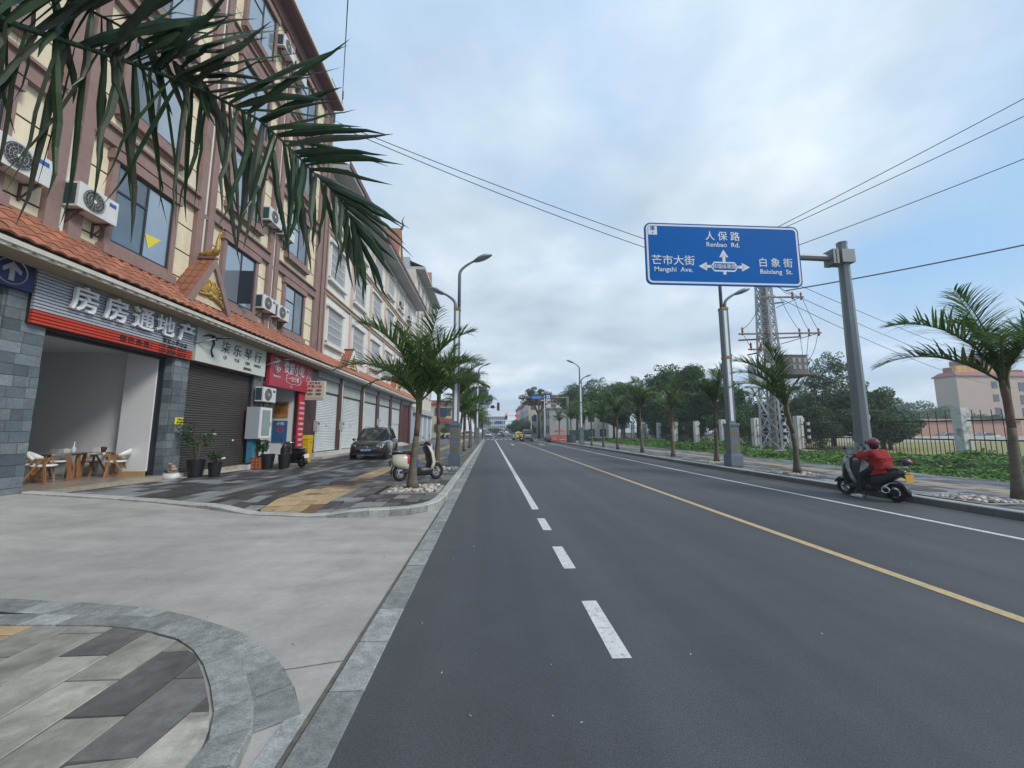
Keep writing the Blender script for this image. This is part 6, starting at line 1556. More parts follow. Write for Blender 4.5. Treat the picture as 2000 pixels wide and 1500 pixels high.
    b = MB(); b.box(-hw * .7, body[0][0] - .03, .34, hw * .7, body[0][0] + .1, .5); b.build("rear_bumper", trimb, t)
    t.scale = (scale,) * 3
    return t
brown_p = mat("car_brown", (.045, .038, .033), .28, .5, coat=1.0); white_p = mat("car_white", (.66, .67, .68), .3, coat=.8); silver_p = mat("car_silver", (.36, .37, .37), .3, .5, coat=.6); yellow_p = mat("taxi_yellow", (.66, .55, .16), .35, coat=.6)
car("dark brown SUV parked before the white shutters, facing the camera", brown_p, "suv", (-6.85, 23.85, .15), R(180 + 4), plate="云N·5YY50", scale=1.04)
car("silver minivan seen from behind in the oncoming-side lane, brake light glowing", silver_p, "van", (6.35, 66.2, 0), R(-2), wd=1.7, cat="van", name="moving_van", scale=1.04)
t_ = car("pale yellow and white taxi in front of the silver minivan", yellow_p, "sedan", (5.35, 73.5, 0), R(2), name="moving_car", scale=1.02)
b = MB(); b.box(-.25, -.3, 1.5, .25, -.1, 1.62); b.build("roof_sign", white, t_)
car("silver grey SUV driving away beyond the crossing", mat("car_bluegrey", (.20, .23, .28), .3, .4, coat=.6), "suv", (3.4, 119, 0), 0, name="moving_car")
car("white sedan coming towards the camera, right of the pair beyond the crossing", white_p, "sedan", (-.5, 117, 0), R(180), name="moving_car")
car("white car farther back at the left lane beyond the crossing", white_p, "suv", (-3.9 + 3.2, 139, 0), R(180), name="moving_car")
car("white hatchback crossing sideways behind the left palms", white_p, "suv", (-6.6, 104, 0), R(98), name="moving_car")
car("white parked car at the edge of the car park beyond the lawn", white_p, "sedan", (84, 61.5, 0), R(90))
car("grey parked car beside the white one beyond the lawn", silver_p, "sedan", (77, 61.5, 0), R(90))
car("light blue parked van behind the pylon fence", mat("car_paleblue", (.30, .50, .62), .3, coat=.5), "van", (37, 50, 0), R(80), cat="van")

# ---------------------------------------------------------------- scooters
cream_p = mat("scooter_cream", (.60, .58, .48), .3, coat=.7); blue_p = mat("scooter_blue", (.05, .11, .33), .35, coat=.5); red_p = mat("scooter_red", (.50, .03, .045), .35, coat=.5); grey_p = mat("scooter_grey", (.035, .036, .045), .35, coat=.5); seat_b = mat("seat_black", (.015, .015, .016), .55); maroon = mat("seat_maroon", (.16, .035, .03), .5)
def R3(c, rx, rz_, p=2.6, n=16): return ring(c, rx, rz_, n, p)
def scooter(label, kind, loc, rz, group=None, cat="scooter", lean=0):
    t = thing("scooter", label, cat, loc, rz, group); t.rotation_euler = (0, lean, rz)
    retro = kind == "retro"; main = cream_p if retro else grey_p if kind == "grey" else black
    rr = .235 if retro else .22
    wheel_y = (-.60, .62)
    for i, y in enumerate(wheel_y):
        b = MB(); c = Vector((0, y, rr)); prof = [(rr * .6, -.04), (rr * .88, -.062), (rr, -.03), (rr, .03), (rr * .88, .062), (rr * .6, .04)]
        b.loft([[c + Vector((h, q * math.cos(2 * math.pi * j / 22), q * math.sin(2 * math.pi * j / 22))) for j in range(22)] for q, h in prof], closed=True)
        w_ = b.build("wheel", tyre_m, t, True, angle=50)
        b = MB(); b.tube([c + Vector((0, rr * .6 * math.cos(a), rr * .6 * math.sin(a))) for a in [2 * math.pi * j / 20 for j in range(20)]], .022, 5, closed=True)
        for k in range(5):
            a = 2 * math.pi * k / 5; b.bar(c, c + Vector((0, rr * .6 * math.cos(a), rr * .6 * math.sin(a))), .05, .03)
        b.cyl((-.05, y, rr), (.05, y, rr), .09 if i == 0 else .05, n=14); b.build("rim", rim_m, w_)
    # rear body
    b = MB()
    rb_ = [((0, -.90, .60), .05, .06), ((0, -.84, .58), .13, .15), ((0, -.66, .56), .18, .21), ((0, -.42, .53), .19, .24), ((0, -.2, .50), .175, .24), ((0, -.06, .46), .14, .2)]
    if not retro: rb_ = [((0, -.86, .72), .05, .04), ((0, -.7, .68), .13, .1), ((0, -.45, .58), .16, .17), ((0, -.2, .50), .16, .22), ((0, .0, .42), .14, .16)]
    b.loft([R3(*q) for q in rb_]); b.build("rear_body", main, t, True)
    if retro:
        b = MB(); b.loft([R3((0, -.36, .525), .196, .24), R3((0, -.2, .50), .186, .245), R3((0, -.05, .46), .15, .21)]); bp = b.build("blue_panel", blue_p, t, True)
        b = MB(); b.loft([R3((0, -.42, .57), .198, .2), R3((0, -.35, .57), .20, .2)]); b.build("red_stripe", red_p, t, True)
        for s in (-1, 1):
            me = text_mesh("Cu", .13, .002, .004, signwhite); me.transform(Matrix(((0, 0, s, 0), (s, 0, 0, 0), (0, 1, 0, 0), (0, 0, 0, 1)))); inst(me, "lettering", bp, (s * .195, -.26, .47))
    b = MB(); b.loft([ring((0, -.4, .75), .14, .34, 18, 2.8, "z"), ring((0, -.4, .8), .15, .36, 18, 2.8, "z"), ring((0, -.4, .835), .11, .3, 18, 2.8, "z")]); b.build("seat", maroon if kind == "grey" else seat_b, t, True)
    b = MB(); b.tube([(-.12, -.55, .8), (-.12, -.82, .84), (.12, -.82, .84), (.12, -.55, .8)], .018, 6); b.build("grab_rail", rim_m, t, True)
    b = MB(); b.loft([R3((0, -.12, .28), .14, .11, 4), R3((0, .1, .25), .16, .09, 4), R3((0, .38, .26), .16, .09, 4), R3((0, .46, .31), .12, .09, 4)]); b.build("floorboard", blackp, t, True)
    if retro:
        b = MB(); b.loft([R3((0, -.32, .27), .10, .09, 4), R3((0, -.18, .25), .145, .13, 4), R3((0, .36, .24), .145, .13, 4), R3((0, .44, .27), .1, .1, 4)]); b.build("battery_box", blackp, t, True)
    # leg shield
    pts = [(.44, .24), (.53, .48), (.48, .75), (.38, .95), (.33, 1.0)] if retro else [(.50, .3), (.56, .5), (.52, .78), (.42, 1.0), (.38, 1.05)]
    ws = [.15, .22, .235, .19, .1]
    b = MB(); b.loft([[(x * w_, y + (0.08 - .16 * x * x), z_) for x in (-1, -.6, 0, .6, 1)] + [(x * w_ * .98, y - .05 - .08 * x * x, z_) for x in (1, .6, 0, -.6, -1)] for (y, z_), w_ in zip(pts, ws)]); b.build("front_shield", main, t, True)
    b = MB(); b.loft([[(x * w_ * .95, y - .04 - .08 * x * x, z_) for x in (-1, -.6, 0, .6, 1)] + [(x * w_ * .75, y - .19, z_) for x in (1, .6, 0, -.6, -1)] for (y, z_), w_ in zip(pts[:-1], ws)]); b.build("inner_shield", blackp, t, True)
    b = MB(); b.bar((0, .62, rr), (0, .5, .5), .1, .06); b.cyl((-.06, .64, rr), (.06, .64, rr), .03, n=8); b.build("fork", blackp if retro else grey_p, t)
    b = MB(); b.loft([[(x * .075, .64 + (rr + .045 - .02 * x * x) * math.cos(a), rr + (rr + .045 - .02 * x * x) * math.sin(a)) for x in (-1, 0, 1)] + [(x * .06, .64 + (rr + .02) * math.cos(a), rr + (rr + .02) * math.sin(a)) for x in (1, -1)] for a in [R((65 if retro else 20) + (11 if retro else 22) * k) for k in range(7)]]); b.build("front_fender", red_p if retro else main, t, True)
    b = MB(); b.loft([[(x * .08, -.62 + (rr + .06 - .02 * x * x) * math.cos(a), rr + (rr + .06 - .02 * x * x) * math.sin(a)) for x in (-1, 0, 1)] + [(x * .06, -.62 + (rr + .03) * math.cos(a), rr + (rr + .03) * math.sin(a)) for x in (1, -1)] for a in [R(60 + 22 * k) for k in range(7)]]); b.build("rear_fender", blackp, t, True)
    b = MB(); b.bar((-.09, -.62, rr), (-.1, -.15, .3), .05, .09); b.bar((.09, -.62, rr), (.1, -.15, .3), .05, .07); b.cyl((-.13, -.62, rr), (-.06, -.62, rr), .085, n=14); b.build("swing_arm", blackp, t)
    b = MB(); b.tube([(-.33, .22, 1.02), (-.22, .3, 1.04), (-.08, .34, 1.0), (.08, .34, 1.0), (.22, .3, 1.04), (.33, .22, 1.02)], .014, 6); b.build("handlebar", chrome, t, True)
    b = MB(); b.cyl((-.36, .2, 1.02), (-.25, .285, 1.035), .02, n=8); b.cyl((.36, .2, 1.02), (.25, .285, 1.035), .02, n=8); b.build("grip", blackp, t)
    b = MB(); b.loft([R3((0, .22, 1.05), .05, .03), R3((0, .27, 1.03), .11, .07), R3((0, .36, 1.0), .12, .09), R3((0, .42, .98), .06, .05)]); b.build("dashboard", blackp, t, True)
    b = MB(); b.ell((0, .44, .95), (.075, .05, .075), 12, 6); b.build("headlight", lampw, t, True)
    for s in (-1, 1):
        b = MB(); b.tube([(s * .2, .3, 1.04), (s * .24, .3, 1.15), (s * .3, .28, 1.22)], .007, 5); b.ell((s * .31, .275, 1.25), (.055, .012, .05), 10, 5); b.build("mirror", blackp if kind != "retro" else cream_p, t, True)
    b = MB(); b.tube([(-.08, -.05, .26), (-.2, -.02, .02)], .012, 5); b.build("kickstand", blackp, t)
    b = MB(); b.box(-.11, -.93, .42 if kind != "grey" else .5, .11, -.915, .58 if kind != "grey" else .68); pl_ = b.build("number_plate", plate_y if kind == "grey" else mat("plate_green", (.05, .16, .1), .5) if retro else white, t)
    b = MB(); b.bar((0, -.92, .56), (0, -.78, .62), .04); b.build("plate_bracket", blackp, t)
    b = MB(); b.ell((0, -.88, .69), (.1, .03, .035), 10, 5); b.build("tail_light", tail, t, True)
    if retro:
        b = MB(); b.loft([ring((0, -.93, .9), .09, .06, 12, 3, "z"), ring((0, -.93, 1.0), .13, .075, 12, 3, "z"), ring((0, -.93, 1.08), .12, .07, 12, 3, "z"), ring((0, -.93, 1.13), .06, .04, 12, 3, "z")]); b.build("back_pad", cream_p, t, True)
        b = MB(); b.tube([(0, -.86, .8), (0, -.92, .92)], .015, 6); b.build("pad_stem", chrome, t)
    return t
scooter("cream retro scooter with blue panel and red stripe, parked behind the nearest palm", "retro", (-2.28, 12.75, .15), R(-62), lean=R(-6)).scale = (1.1, .97, 1.1)
scooter("black and white scooter parked by the snack shop beside the yellow box", "black", (-8.62, 17.65, .15), R(62), lean=R(-5))
for k, (x, y, rz, lab) in enumerate(((-9.4, 74.5, R(80), "dark scooter, left one parked at the far pavement end"), (-8.5, 74.6, R(100), "dark scooter, right one parked at the far pavement end"))):
    scooter(lab, "black", (x, y, .15), rz, "scooters parked at the far corner")

# ---------------------------------------------------------------- people
skin_m = mat("skin", (.42, .24, .17), .5, var=(8, .08)); hair_m = mat("black_hair", (.012, .01, .01), .4); jacket = mat("red_jacket", (.46, .03, .028), .85, var=[(5, .15), (18, .1)], bump=(9, 1.0, .06)); trousers = mat("black_trousers", (.012, .013, .018), .8, var=(6, .3), bump=(12, .5, .02)); helmet_m = mat("maroon_helmet", (.26, .035, .05), .3, coat=.6); shoe_m = mat("white_shoe", (.66, .67, .68), .5)
def skinned(name, verts, edges, radii, m_, parent, sub=2):
    me = bpy.data.meshes.new(name); me.from_pydata([tuple(v) for v in verts], edges, []); ob = bpy.data.objects.new(name, me); COL.objects.link(ob)
    md = ob.modifiers.new("s", "SKIN"); md.use_smooth_shade = True
    for i, r in enumerate(radii): me.skin_vertices[0].data[i].radius = (r if isinstance(r, tuple) else (r, r)); me.skin_vertices[0].data[i].use_root = (i == 0)
    s = ob.modifiers.new("u", "SUBSURF"); s.levels = sub; s.render_levels = sub
    bpy.context.view_layer.update()
    out = bpy.data.meshes.new_from_object(ob.evaluated_get(bpy.context.evaluated_depsgraph_get())); bpy.data.objects.remove(ob)
    out.materials.clear(); out.materials.append(m_); out.polygons.foreach_set("use_smooth", [True] * len(out.polygons))
    return inst(out, name, parent, (0, 0, 0))
def rider(label, loc, rz, jm, hm, phone, group=None):
    t = thing("person", label, "person", loc, rz, group)
    P = dict(pel=(0, -.34, .88), che=(0, -.28, 1.16), nck=(0, -.25, 1.32), hd0=(-.01, -.22, 1.40), hd1=(-.02, -.2, 1.50))
    if phone: el = (-.34, -.06, 1.08); wr_ = (-.17, -.02, 1.30)
    else: el = (-.31, -.1, 1.04); wr_ = (-.3, .12, 1.05)
    sl, sr = (-.19, -.28, 1.25), (.19, -.28, 1.25); er = (.31, -.1, 1.04); wr2 = (.3, .14, 1.05)
    hl, kl, al = (-.11, -.3, .84), (-.20, .03, .60), (-.33, .0, .13); hr, kr_, ar = (.11, -.3, .84), (.17, .08, .66), (.12, .12, .36)
    V = [P["pel"], P["che"], P["nck"], P["hd0"], P["hd1"], sl, el, wr_, sr, er, wr2, hl, kl, al, hr, kr_, ar]
    E = [(0, 1), (1, 2), (2, 3), (3, 4), (1, 5), (5, 6), (6, 7), (1, 8), (8, 9), (9, 10), (0, 11), (11, 12), (12, 13), (0, 14), (14, 15), (15, 16)]
    Rr = [.14, .13, .052, .085, .085, .055, .04, .027, .055, .04, .027, .08, .055, .038, .08, .055, .038]
    # fingers grown from the wrists
    for w_i, base, dr, sd_ in ((7, Vector(wr_), Vector((.12, .1, .3) if phone else (0, .5, -.1)), -1), (10, Vector(wr2), Vector((0, .5, -.1)), 1)):
        d = dr.normalized(); n_ = Vector((1, 0, 0)) if abs(d.x) < .8 else Vector((0, 1, 0)); s_ = (n_ - d * n_.dot(d)).normalized(); nn = d.cross(s_)
        k0 = len(V); V.append(base + d * .06); E.append((w_i, k0)); Rr.append(.026)
        for j, (o, L_) in enumerate(((-.03, .062), (-.01, .07), (.01, .066), (.03, .052))):
            a = len(V); V += [base + d * .1 + s_ * o, base + d * (.1 + L_ * .55) + s_ * o + nn * .012, base + d * (.1 + L_ * .8) + s_ * o + nn * .035]; E += [(k0, a), (a, a + 1), (a + 1, a + 2)]; Rr += [.0095, .009, .0075]
        a = len(V); V += [base + d * .05 - s_ * .035 * sd_, base + d * .085 - s_ * .05 * sd_ + nn * .02]; E += [(k0, a), (a, a + 1)]; Rr += [.011, .009]
    skinned("body", V, E, Rr, skin_m, t)
    jv = [P["pel"], (0, -.32, 1.0), P["che"], (0, -.26, 1.27), sl, el, Vector(wr_) - (Vector(wr_) - Vector(el)) * .12, sr, er, Vector(wr2) - (Vector(wr2) - Vector(er)) * .12, (0, -.36, .80)]
    skinned("jacket", jv, [(0, 1), (1, 2), (2, 3), (2, 4), (4, 5), (5, 6), (2, 7), (7, 8), (8, 9), (0, 10)], [(.215, .19), (.20, .18), (.20, .16), .07, .09, .072, .048, .09, .072, .048, (.235, .215)], jm, t)
    tv = [(0, -.32, .82), hl, kl, al, hr, kr_, ar]
    skinned("trousers", tv, [(0, 1), (1, 2), (2, 3), (0, 4), (4, 5), (5, 6)], [.16, .115, .085, .06, .115, .085, .06], trousers, t)
    for (x, y, z_) in (al, ar):
        b = MB(); z0 = z_ - .12
        b.loft([ring((x, y - .07 + .02, z0 + .05), .035, .045, 12, 2.5), ring((x, y, z0 + .055), .045, .055, 12, 2.5), ring((x, y + .1, z0 + .04), .048, .04, 12, 2.5), ring((x, y + .18, z0 + .028), .04, .028, 12, 2.5), ring((x, y + .21, z0 + .022), .015, .015, 12, 2.5)]); b.build("shoe", shoe_m, t, True)
    hc = Vector(P["hd1"])
    b = MB(); b.ell(hc + Vector((0, -.03, -.06)), (.1, .105, .13), 14, 8); b.build("hair", hair_m, t, True)
    b = MB(); rings = []
    for k in range(8): a = R(-18 + k * 15.4); rings.append([hc + Vector((.125 * math.cos(a) * math.cos(2 * math.pi * j / 18), .142 * math.cos(a) * math.sin(2 * math.pi * j / 18) - .01, .132 * math.sin(a) + .015)) for j in range(18)])
    b.loft(rings); h = b.build("helmet", hm, t, True)
    b = MB(); b.loft([[hc + Vector((.13 * math.cos(R(a)), .15 * math.sin(R(a)), z_)) for a in range(40, 141, 20)] for z_ in (.06, -.03)], cap=False); b.build("visor", mat("dark_visor", (.02, .02, .025), .15), h, True)
    # face: nose and mouth hints, eyes
    b = MB(); fy = hc.y + .085; b.ell((hc.x, fy + .012, hc.z - .05), (.013, .02, .022), 8, 5); b.build("nose", skin_m, t, True)
    b = MB(); b.ell((hc.x - .032, fy, hc.z - .02), (.012, .008, .008), 8, 4); b.ell((hc.x + .032, fy, hc.z - .02), (.012, .008, .008), 8, 4); b.build("eyes", hair_m, t, True)
    t.scale = (1, 1, .93)
    if phone:
        b = MB(); b.obox(Vector(wr_) + Vector((.04, .05, .1)), (.012, .07, .14), Euler((R(10), R(20), 0)).to_matrix()); o = b.build("phone", blackp, t)
    return t
sc = scooter("grey electric scooter with silver lap cover and orange plate, stopped at the far kerb", "grey", (9.79, 9.63, 0), R(5), lean=0)
b = MB(); b.loft([[(x * w_, y + .05 - .34 * x * x, z_) for x in (-1, -.6, 0, .6, 1)] + [(x * w_ * .9, y + .02 - .34 * x * x, z_) for x in (1, .6, 0, -.6, -1)] for y, z_, w_ in ((.46, .30, .1), (.54, .5, .2), (.58, .75, .27), (.52, 1.0, .30), (.44, 1.06, .26))]); b.build("lap_cover", mat("silver_cover", (.48, .51, .51), .4, .0, var=[(9, .35), (30, .2)], bump=(22, .8, .02)), sc, True)
b = MB(); b.loft([[(x * w_, y + .12 - .14 * x * x, z_) for x in (-1, -.5, 0, .5, 1)] + [(x * w_, y + .11 - .14 * x * x, z_) for x in (1, .5, 0, -.5, -1)] for y, z_, w_ in ((.44, 1.03, .2), (.38, 1.2, .22), (.30, 1.38, .16))])
wsm = mat("windscreen", (.45, .55, .56), .08); wsm.node_tree.nodes["Principled BSDF"].inputs["Alpha"].default_value = .28
b.build("windscreen", wsm, sc, True)
b = MB(); b.loft([R3((0, -.98, .96), .05, .05), R3((0, -.92, .96), .11, .09), R3((0, -.84, .96), .08, .07)]); b.build("back_rest", grey_p, sc, True)
b = MB(); b.ell((0, -.99, .97), (.05, .02, .04), 10, 5); b.build("reflector", red_p, sc, True)
b = MB(); b.tube([(.1 * 0 - .16, -.5 + .09 * math.cos(a), .27 + .07 * math.sin(a)) for a in [2 * math.pi * j / 14 for j in range(14)]], .022, 6, closed=True); b.build("motor_ring", chrome, sc, True)
rider("rider in a red jacket and maroon helmet on the grey scooter, hand at face", (9.79, 9.63, 0), R(5), jacket, helmet_m, True)
gj = mat("grey_jacket", (.12, .13, .15), .8, var=(6, .2)); wj = mat("white_shirt", (.55, .56, .58), .8, var=(6, .1)); oj = mat("orange_vest", (.7, .25, .04), .7, var=(6, .2)); yh = mat("yellow_helmet", (.6, .5, .05), .4); 
for k, (x, y, rz, jm, hm, lab) in enumerate(((2.35, 104, 0, wj, hair_m, "distant rider in a pale shirt between the white sedan and silver SUV"), (7.0, 100, 0, gj, white, "distant rider in grey beyond the taxi"), (5.1, 63.5, 0, oj, yh, "rider in an orange top alongside the silver minivan"), (-1.9, 101, R(175), wj, hair_m, "distant rider coming towards the camera on the left side"), (-.2, 128, R(180), gj, hair_m, "distant rider in dark clothes left of the white sedan"))):
    s_ = scooter("scooter ridden by the " + lab.replace("distant ", "").split(" beyond")[0].split(" between")[0].split(" alongside")[0].split(" coming")[0].split(" left of")[0], "black", (x, y, 0), rz, "scooters being ridden down the street")
    rider(lab, (x, y, 0), rz, jm, hm, False, "riders down the street")
# ---------------------------------------------------------------- palms
def leaf_mat(name, c, c2, tr=.25, rnd=.12):
    m = mat(name, c, .5, spec=.35, rnd=rnd, var=(2.5, .25), trans=tr)
    return m
pg = [leaf_mat("palm_green", (.11, .20, .05), None), leaf_mat("palm_green_dark", (.055, .12, .04), None), leaf_mat("palm_green_fresh", (.16, .235, .05), None), leaf_mat("palm_rachis", (.10, .12, .04), None), leaf_mat("palm_dry", (.17, .11, .055), None)]
def frond_mesh(L, e0, bend, n, leaf, seed, dry=False, lift=.3):
    r = random.Random(seed); b = MB(); K = 14; pts = []; p = Vector((0, 0, 0))
    for i in range(K + 1):
        t = i / K; pts.append(p.copy()); a = R(e0 - bend * t ** 1.35); p = p + Vector((math.cos(a), .04 * math.sin(seed + t * 3), math.sin(a))) * (L / K)
    b.tube(pts, [lerp(.026, .004, i / K) for i in range(K + 1)], 4, 3)
    for i in range(n):
        t = .12 + .88 * (i + r.uniform(-.3, .3)) / n; t = min(t, .995); k = min(int(t * K), K - 1); u = t * K - k
        c = pts[k].lerp(pts[k + 1], u); T = (pts[k + 1] - pts[k]).normalized(); up = Vector((0, 1, 0)).cross(T) * -1
        if up.z < 0: up = -up
        for s in (-1, 1):
            ll = leaf * (math.sin(math.pi * min(1, .18 + t * .80)) ** .6) * r.uniform(.8, 1.1)
            d = (Vector((0, s, 0)) * r.uniform(.55, .95) + T * (.45 + .5 * t) + up * (lift + r.uniform(-.25, .45))).normalized()
            w_ = .0165 * r.uniform(.8, 1.2); side = d.cross(Vector((0, 0, 1))).normalized() * w_
            q = c; ring_ = []
            g_ = r.uniform(.15, .42)
            for j in range(4):
                f = j / 3; wd = side * (1.0, 1.15, .75, .05)[j]; ring_ += [q - wd, q + wd]
                dd = (d + Vector((0, 0, -g_ * (f * 2.2 + .2)))).normalized(); q = q + dd * (ll / 3)
            b.add(ring_, [(0, 1, 3, 2), (2, 3, 5, 4), (4, 5, 7, 6)], 4 if dry else (0 if r.random() < .5 else 1 if r.random() < .6 else 2))
    me = bpy.data.meshes.new("frond"); me.from_pydata(b.v, [], b.f)
    for m_ in pg: me.materials.append(m_)
    me.polygons.foreach_set("material_index", b.m); me.update()
    return me
FR = [frond_mesh(2.5, 86, 40, 62, .80, 1), frond_mesh(2.6, 80, 75, 64, .86, 2), frond_mesh(2.6, 70, 88, 64, .88, 3), frond_mesh(2.4, 58, 88, 62, .84, 4), frond_mesh(2.2, 42, 85, 56, .78, 5), frond_mesh(2.2, 68, 135, 58, .78, 6)]
FD = frond_mesh(1.5, -40, 50, 26, .4, 9, True)
trunk_m = mat("palm_trunk", (.14, .115, .085), .85, var=[(2, .2), (9, .15)], scale=(1, 1, 3.5), bump=(16, .5, .01), dirt=((.07, .085, .04), 2.5, .56, .6), rnd=.12)
shaft_m = mat("palm_sheath_brown", (.13, .075, .055), .7, var=[(2, .3), (8, .2)], scale=(1, 1, .5), rnd=.15, dirt=((.2, .19, .14), 2, .55, .6))
shaftg = mat("palm_sheath_green", (.12, .13, .06), .6, var=(4, .2), rnd=.1)
def palm(label, x, y, z_, h, n, s, seed, lean=(0, 0), flare=.17, dry=1, group="palms along the kerbs", sector=None):
    r = random.Random(seed); t = thing("palm_tree", label, "palm tree", (x, y, z_), 0, group)
    K = 10; pts = []; rad = []
    for i in range(K + 1):
        f = i / K; pts.append(Vector((lean[0] * f * f + .02 * math.sin(f * 7 + seed), lean[1] * f * f, h * f)))
        rad.append(lerp(.085, .07, f) + flare * .6 * math.exp(-f * 7.5) + (.004 if i % 2 else 0))
    hs = .62
    k = int(K * hs)
    b = MB(); b.tube(pts[:k + 1], [q for q in rad[:k + 1]], 12); b.build("trunk", trunk_m, t, True)
    b = MB(); b.tube(pts[k:] , [rad[k] * .97] + [rad[k] * 1.0] * (K - k - 1) + [rad[k] * .72], 10); b.build("sheath", shaft_m, t, True)
    top = pts[-1]; b = MB()
    for j in range(5):
        a = 2 * math.pi * j / 5 + seed; d = Vector((math.cos(a), math.sin(a), 0)); b.tube([top - Vector((0, 0, .35)) + d * .03, top + d * .06 + Vector((0, 0, .15)), top + d * .12 + Vector((0, 0, .5))], [.05, .035, .02], 6)
    b.build("frond_bases", shaftg, t, True)
    for i in range(n):
        az = 2.399 * i + seed + r.uniform(-.2, .2) if sector is None else R(sector[i % len(sector)] + r.uniform(-8, 8)); f = i / n; kk = min(5, int(f * 6)) if r.random() < .8 else r.randrange(6)
        sc_ = s * r.uniform(.85, 1.1)
        inst(FR[kk], "frond", t, top + Vector((math.cos(az), math.sin(az), 0)) * .04 + Vector((0, 0, .1 - .12 * f)), (r.uniform(-.15, .15), r.uniform(-.1, .1), az), (sc_,) * 3)
    for i in range(dry): inst(FD, "dry_frond", t, top - Vector((0, 0, .1)), (0, 0, r.uniform(0, 6.28)), (s,) * 3)
    return t
palm("nearest palm on the shop side, in a pebble pit before the cream scooter", -2.08, 10.8, .12, 2.4, 16, .98, 3, (.12, 0), flare=.2, dry=0)
palm("second palm on the shop side, just before the tall street lamp", -2.2, 16.5, .12, 3.1, 16, 1.05, 11, (.03, 0), dry=0)
LABL = ["third palm on the shop side, half hidden behind the street lamp", "fourth palm on the shop side, just past the street lamp", "fifth palm on the shop side, standing close behind the fourth", "sixth palm on the shop side", "seventh palm on the shop side, beside the second lamp", "eighth palm on the shop side", "ninth palm on the shop side"]
for k, y in enumerate((21.4, 26.2, 30.6, 36.2, 41.6, 52, 57.5)): palm(LABL[k] if k < 3 or k == 4 else LABL[k] + ", counting from the camera", -1.95 + rng.uniform(-.12, .1), y, .12, rng.uniform(2.7, 3.6), rng.choice((9, 11, 12)), rng.uniform(.85, 1.15), 20 + k, (rng.uniform(-.3, .2), 0), dry=int(k == 1))
for k, y in enumerate((63, 68.5, 100, 108, 118)): palm("small palm near the crossing, %s in the shop side row" % ("tenth", "eleventh", "first past the crossing", "second past the crossing", "third past the crossing")[k], -1.95, y, .12, rng.uniform(2.9, 3.5), 12, 1.1, 40 + k, (0, 0), dry=0)
RL = ["leaning palm at the right edge of the view, fronds whipped upward", "palm with a stubby pale trunk left of the parked rider across the road", "palm left of the gold patterned lamp base across the road", "thin palm with a drooping brown frond, third from the lamp leftwards", "straight palm fourth left of the lamp across the road", "palm fifth left of the lamp across the road", "split-stemmed palm with propped base across the road", "slim palm right beside the second lamp across the road", "small palm behind the red barriers", "small palm past the red barriers"]
for k, (x, y, h, n, s, ln) in enumerate(((12.25, 8.45, 2.75, 9, 1.08, (.2, .1)), (11.35, 13.85, 2.5, 8, .95, (-.15, .1)), (11.35, 18.95, 2.9, 11, .95, (.1, 0)), (11.2, 23.3, 2.9, 9, .9, (0, 0)), (11.3, 28.4, 3.2, 11, .95, (-.1, 0)), (11.1, 33.3, 2.8, 10, .9, (0, 0)), (11.3, 38.2, 2.8, 9, .9, (.1, 0)), (11.2, 42.2, 2.8, 9, .85, (0, 0)), (11.3, 53.5, 3.1, 9, 1, (0, 0)), (11.2, 62, 3.0, 9, 1, (0, 0)))):
    palm(RL[k], x, y, .12, h, n, s, 60 + k, ln, sector={0: (188, 62, 90, 165, 20, 215, 330, 140, 260), 1: (175, 200, 150, 225, 165, 120, 250, 190)}.get(k), dry=(0, 0, 0, 2, 0, 0, 0, 0, 0, 0)[k], flare=.13)

# near palm whose frond hangs into the picture
np_ = thing("palm_tree", "big near palm whose dark frond hangs across the upper left corner", "palm tree", (-3.35, .75, .02), 0)
b = MB(); b.tube([(0, 0, 0), (0.0, 0, .5), (.02, 0, 1.6), (0, 0, 2.7)], [.24, .15, .12, .11], 12); b.build("trunk", trunk_m, np_, True)
b = MB(); b.tube([(0, 0, 2.7), (0, 0, 3.3), (.03, .03, 3.6)], [.11, .12, .07], 10); b.build("sheath", shaft_m, np_, True)
for k, az in enumerate((R(170), R(215), R(260), R(305), R(130))): inst(FR[1 + k % 4], "frond", np_, (0, 0, 3.55), (0, 0, az), (1.1,) * 3)
fgreen = [mat("near_frond_%d" % i, c, .42, spec=.45, trans=.12, var=[(6, .3), (25, .15)], rnd=.2, scale=(1, 1, 1)) for i, c in enumerate([(.020, .046, .022), (.036, .068, .03), (.065, .08, .055)])]
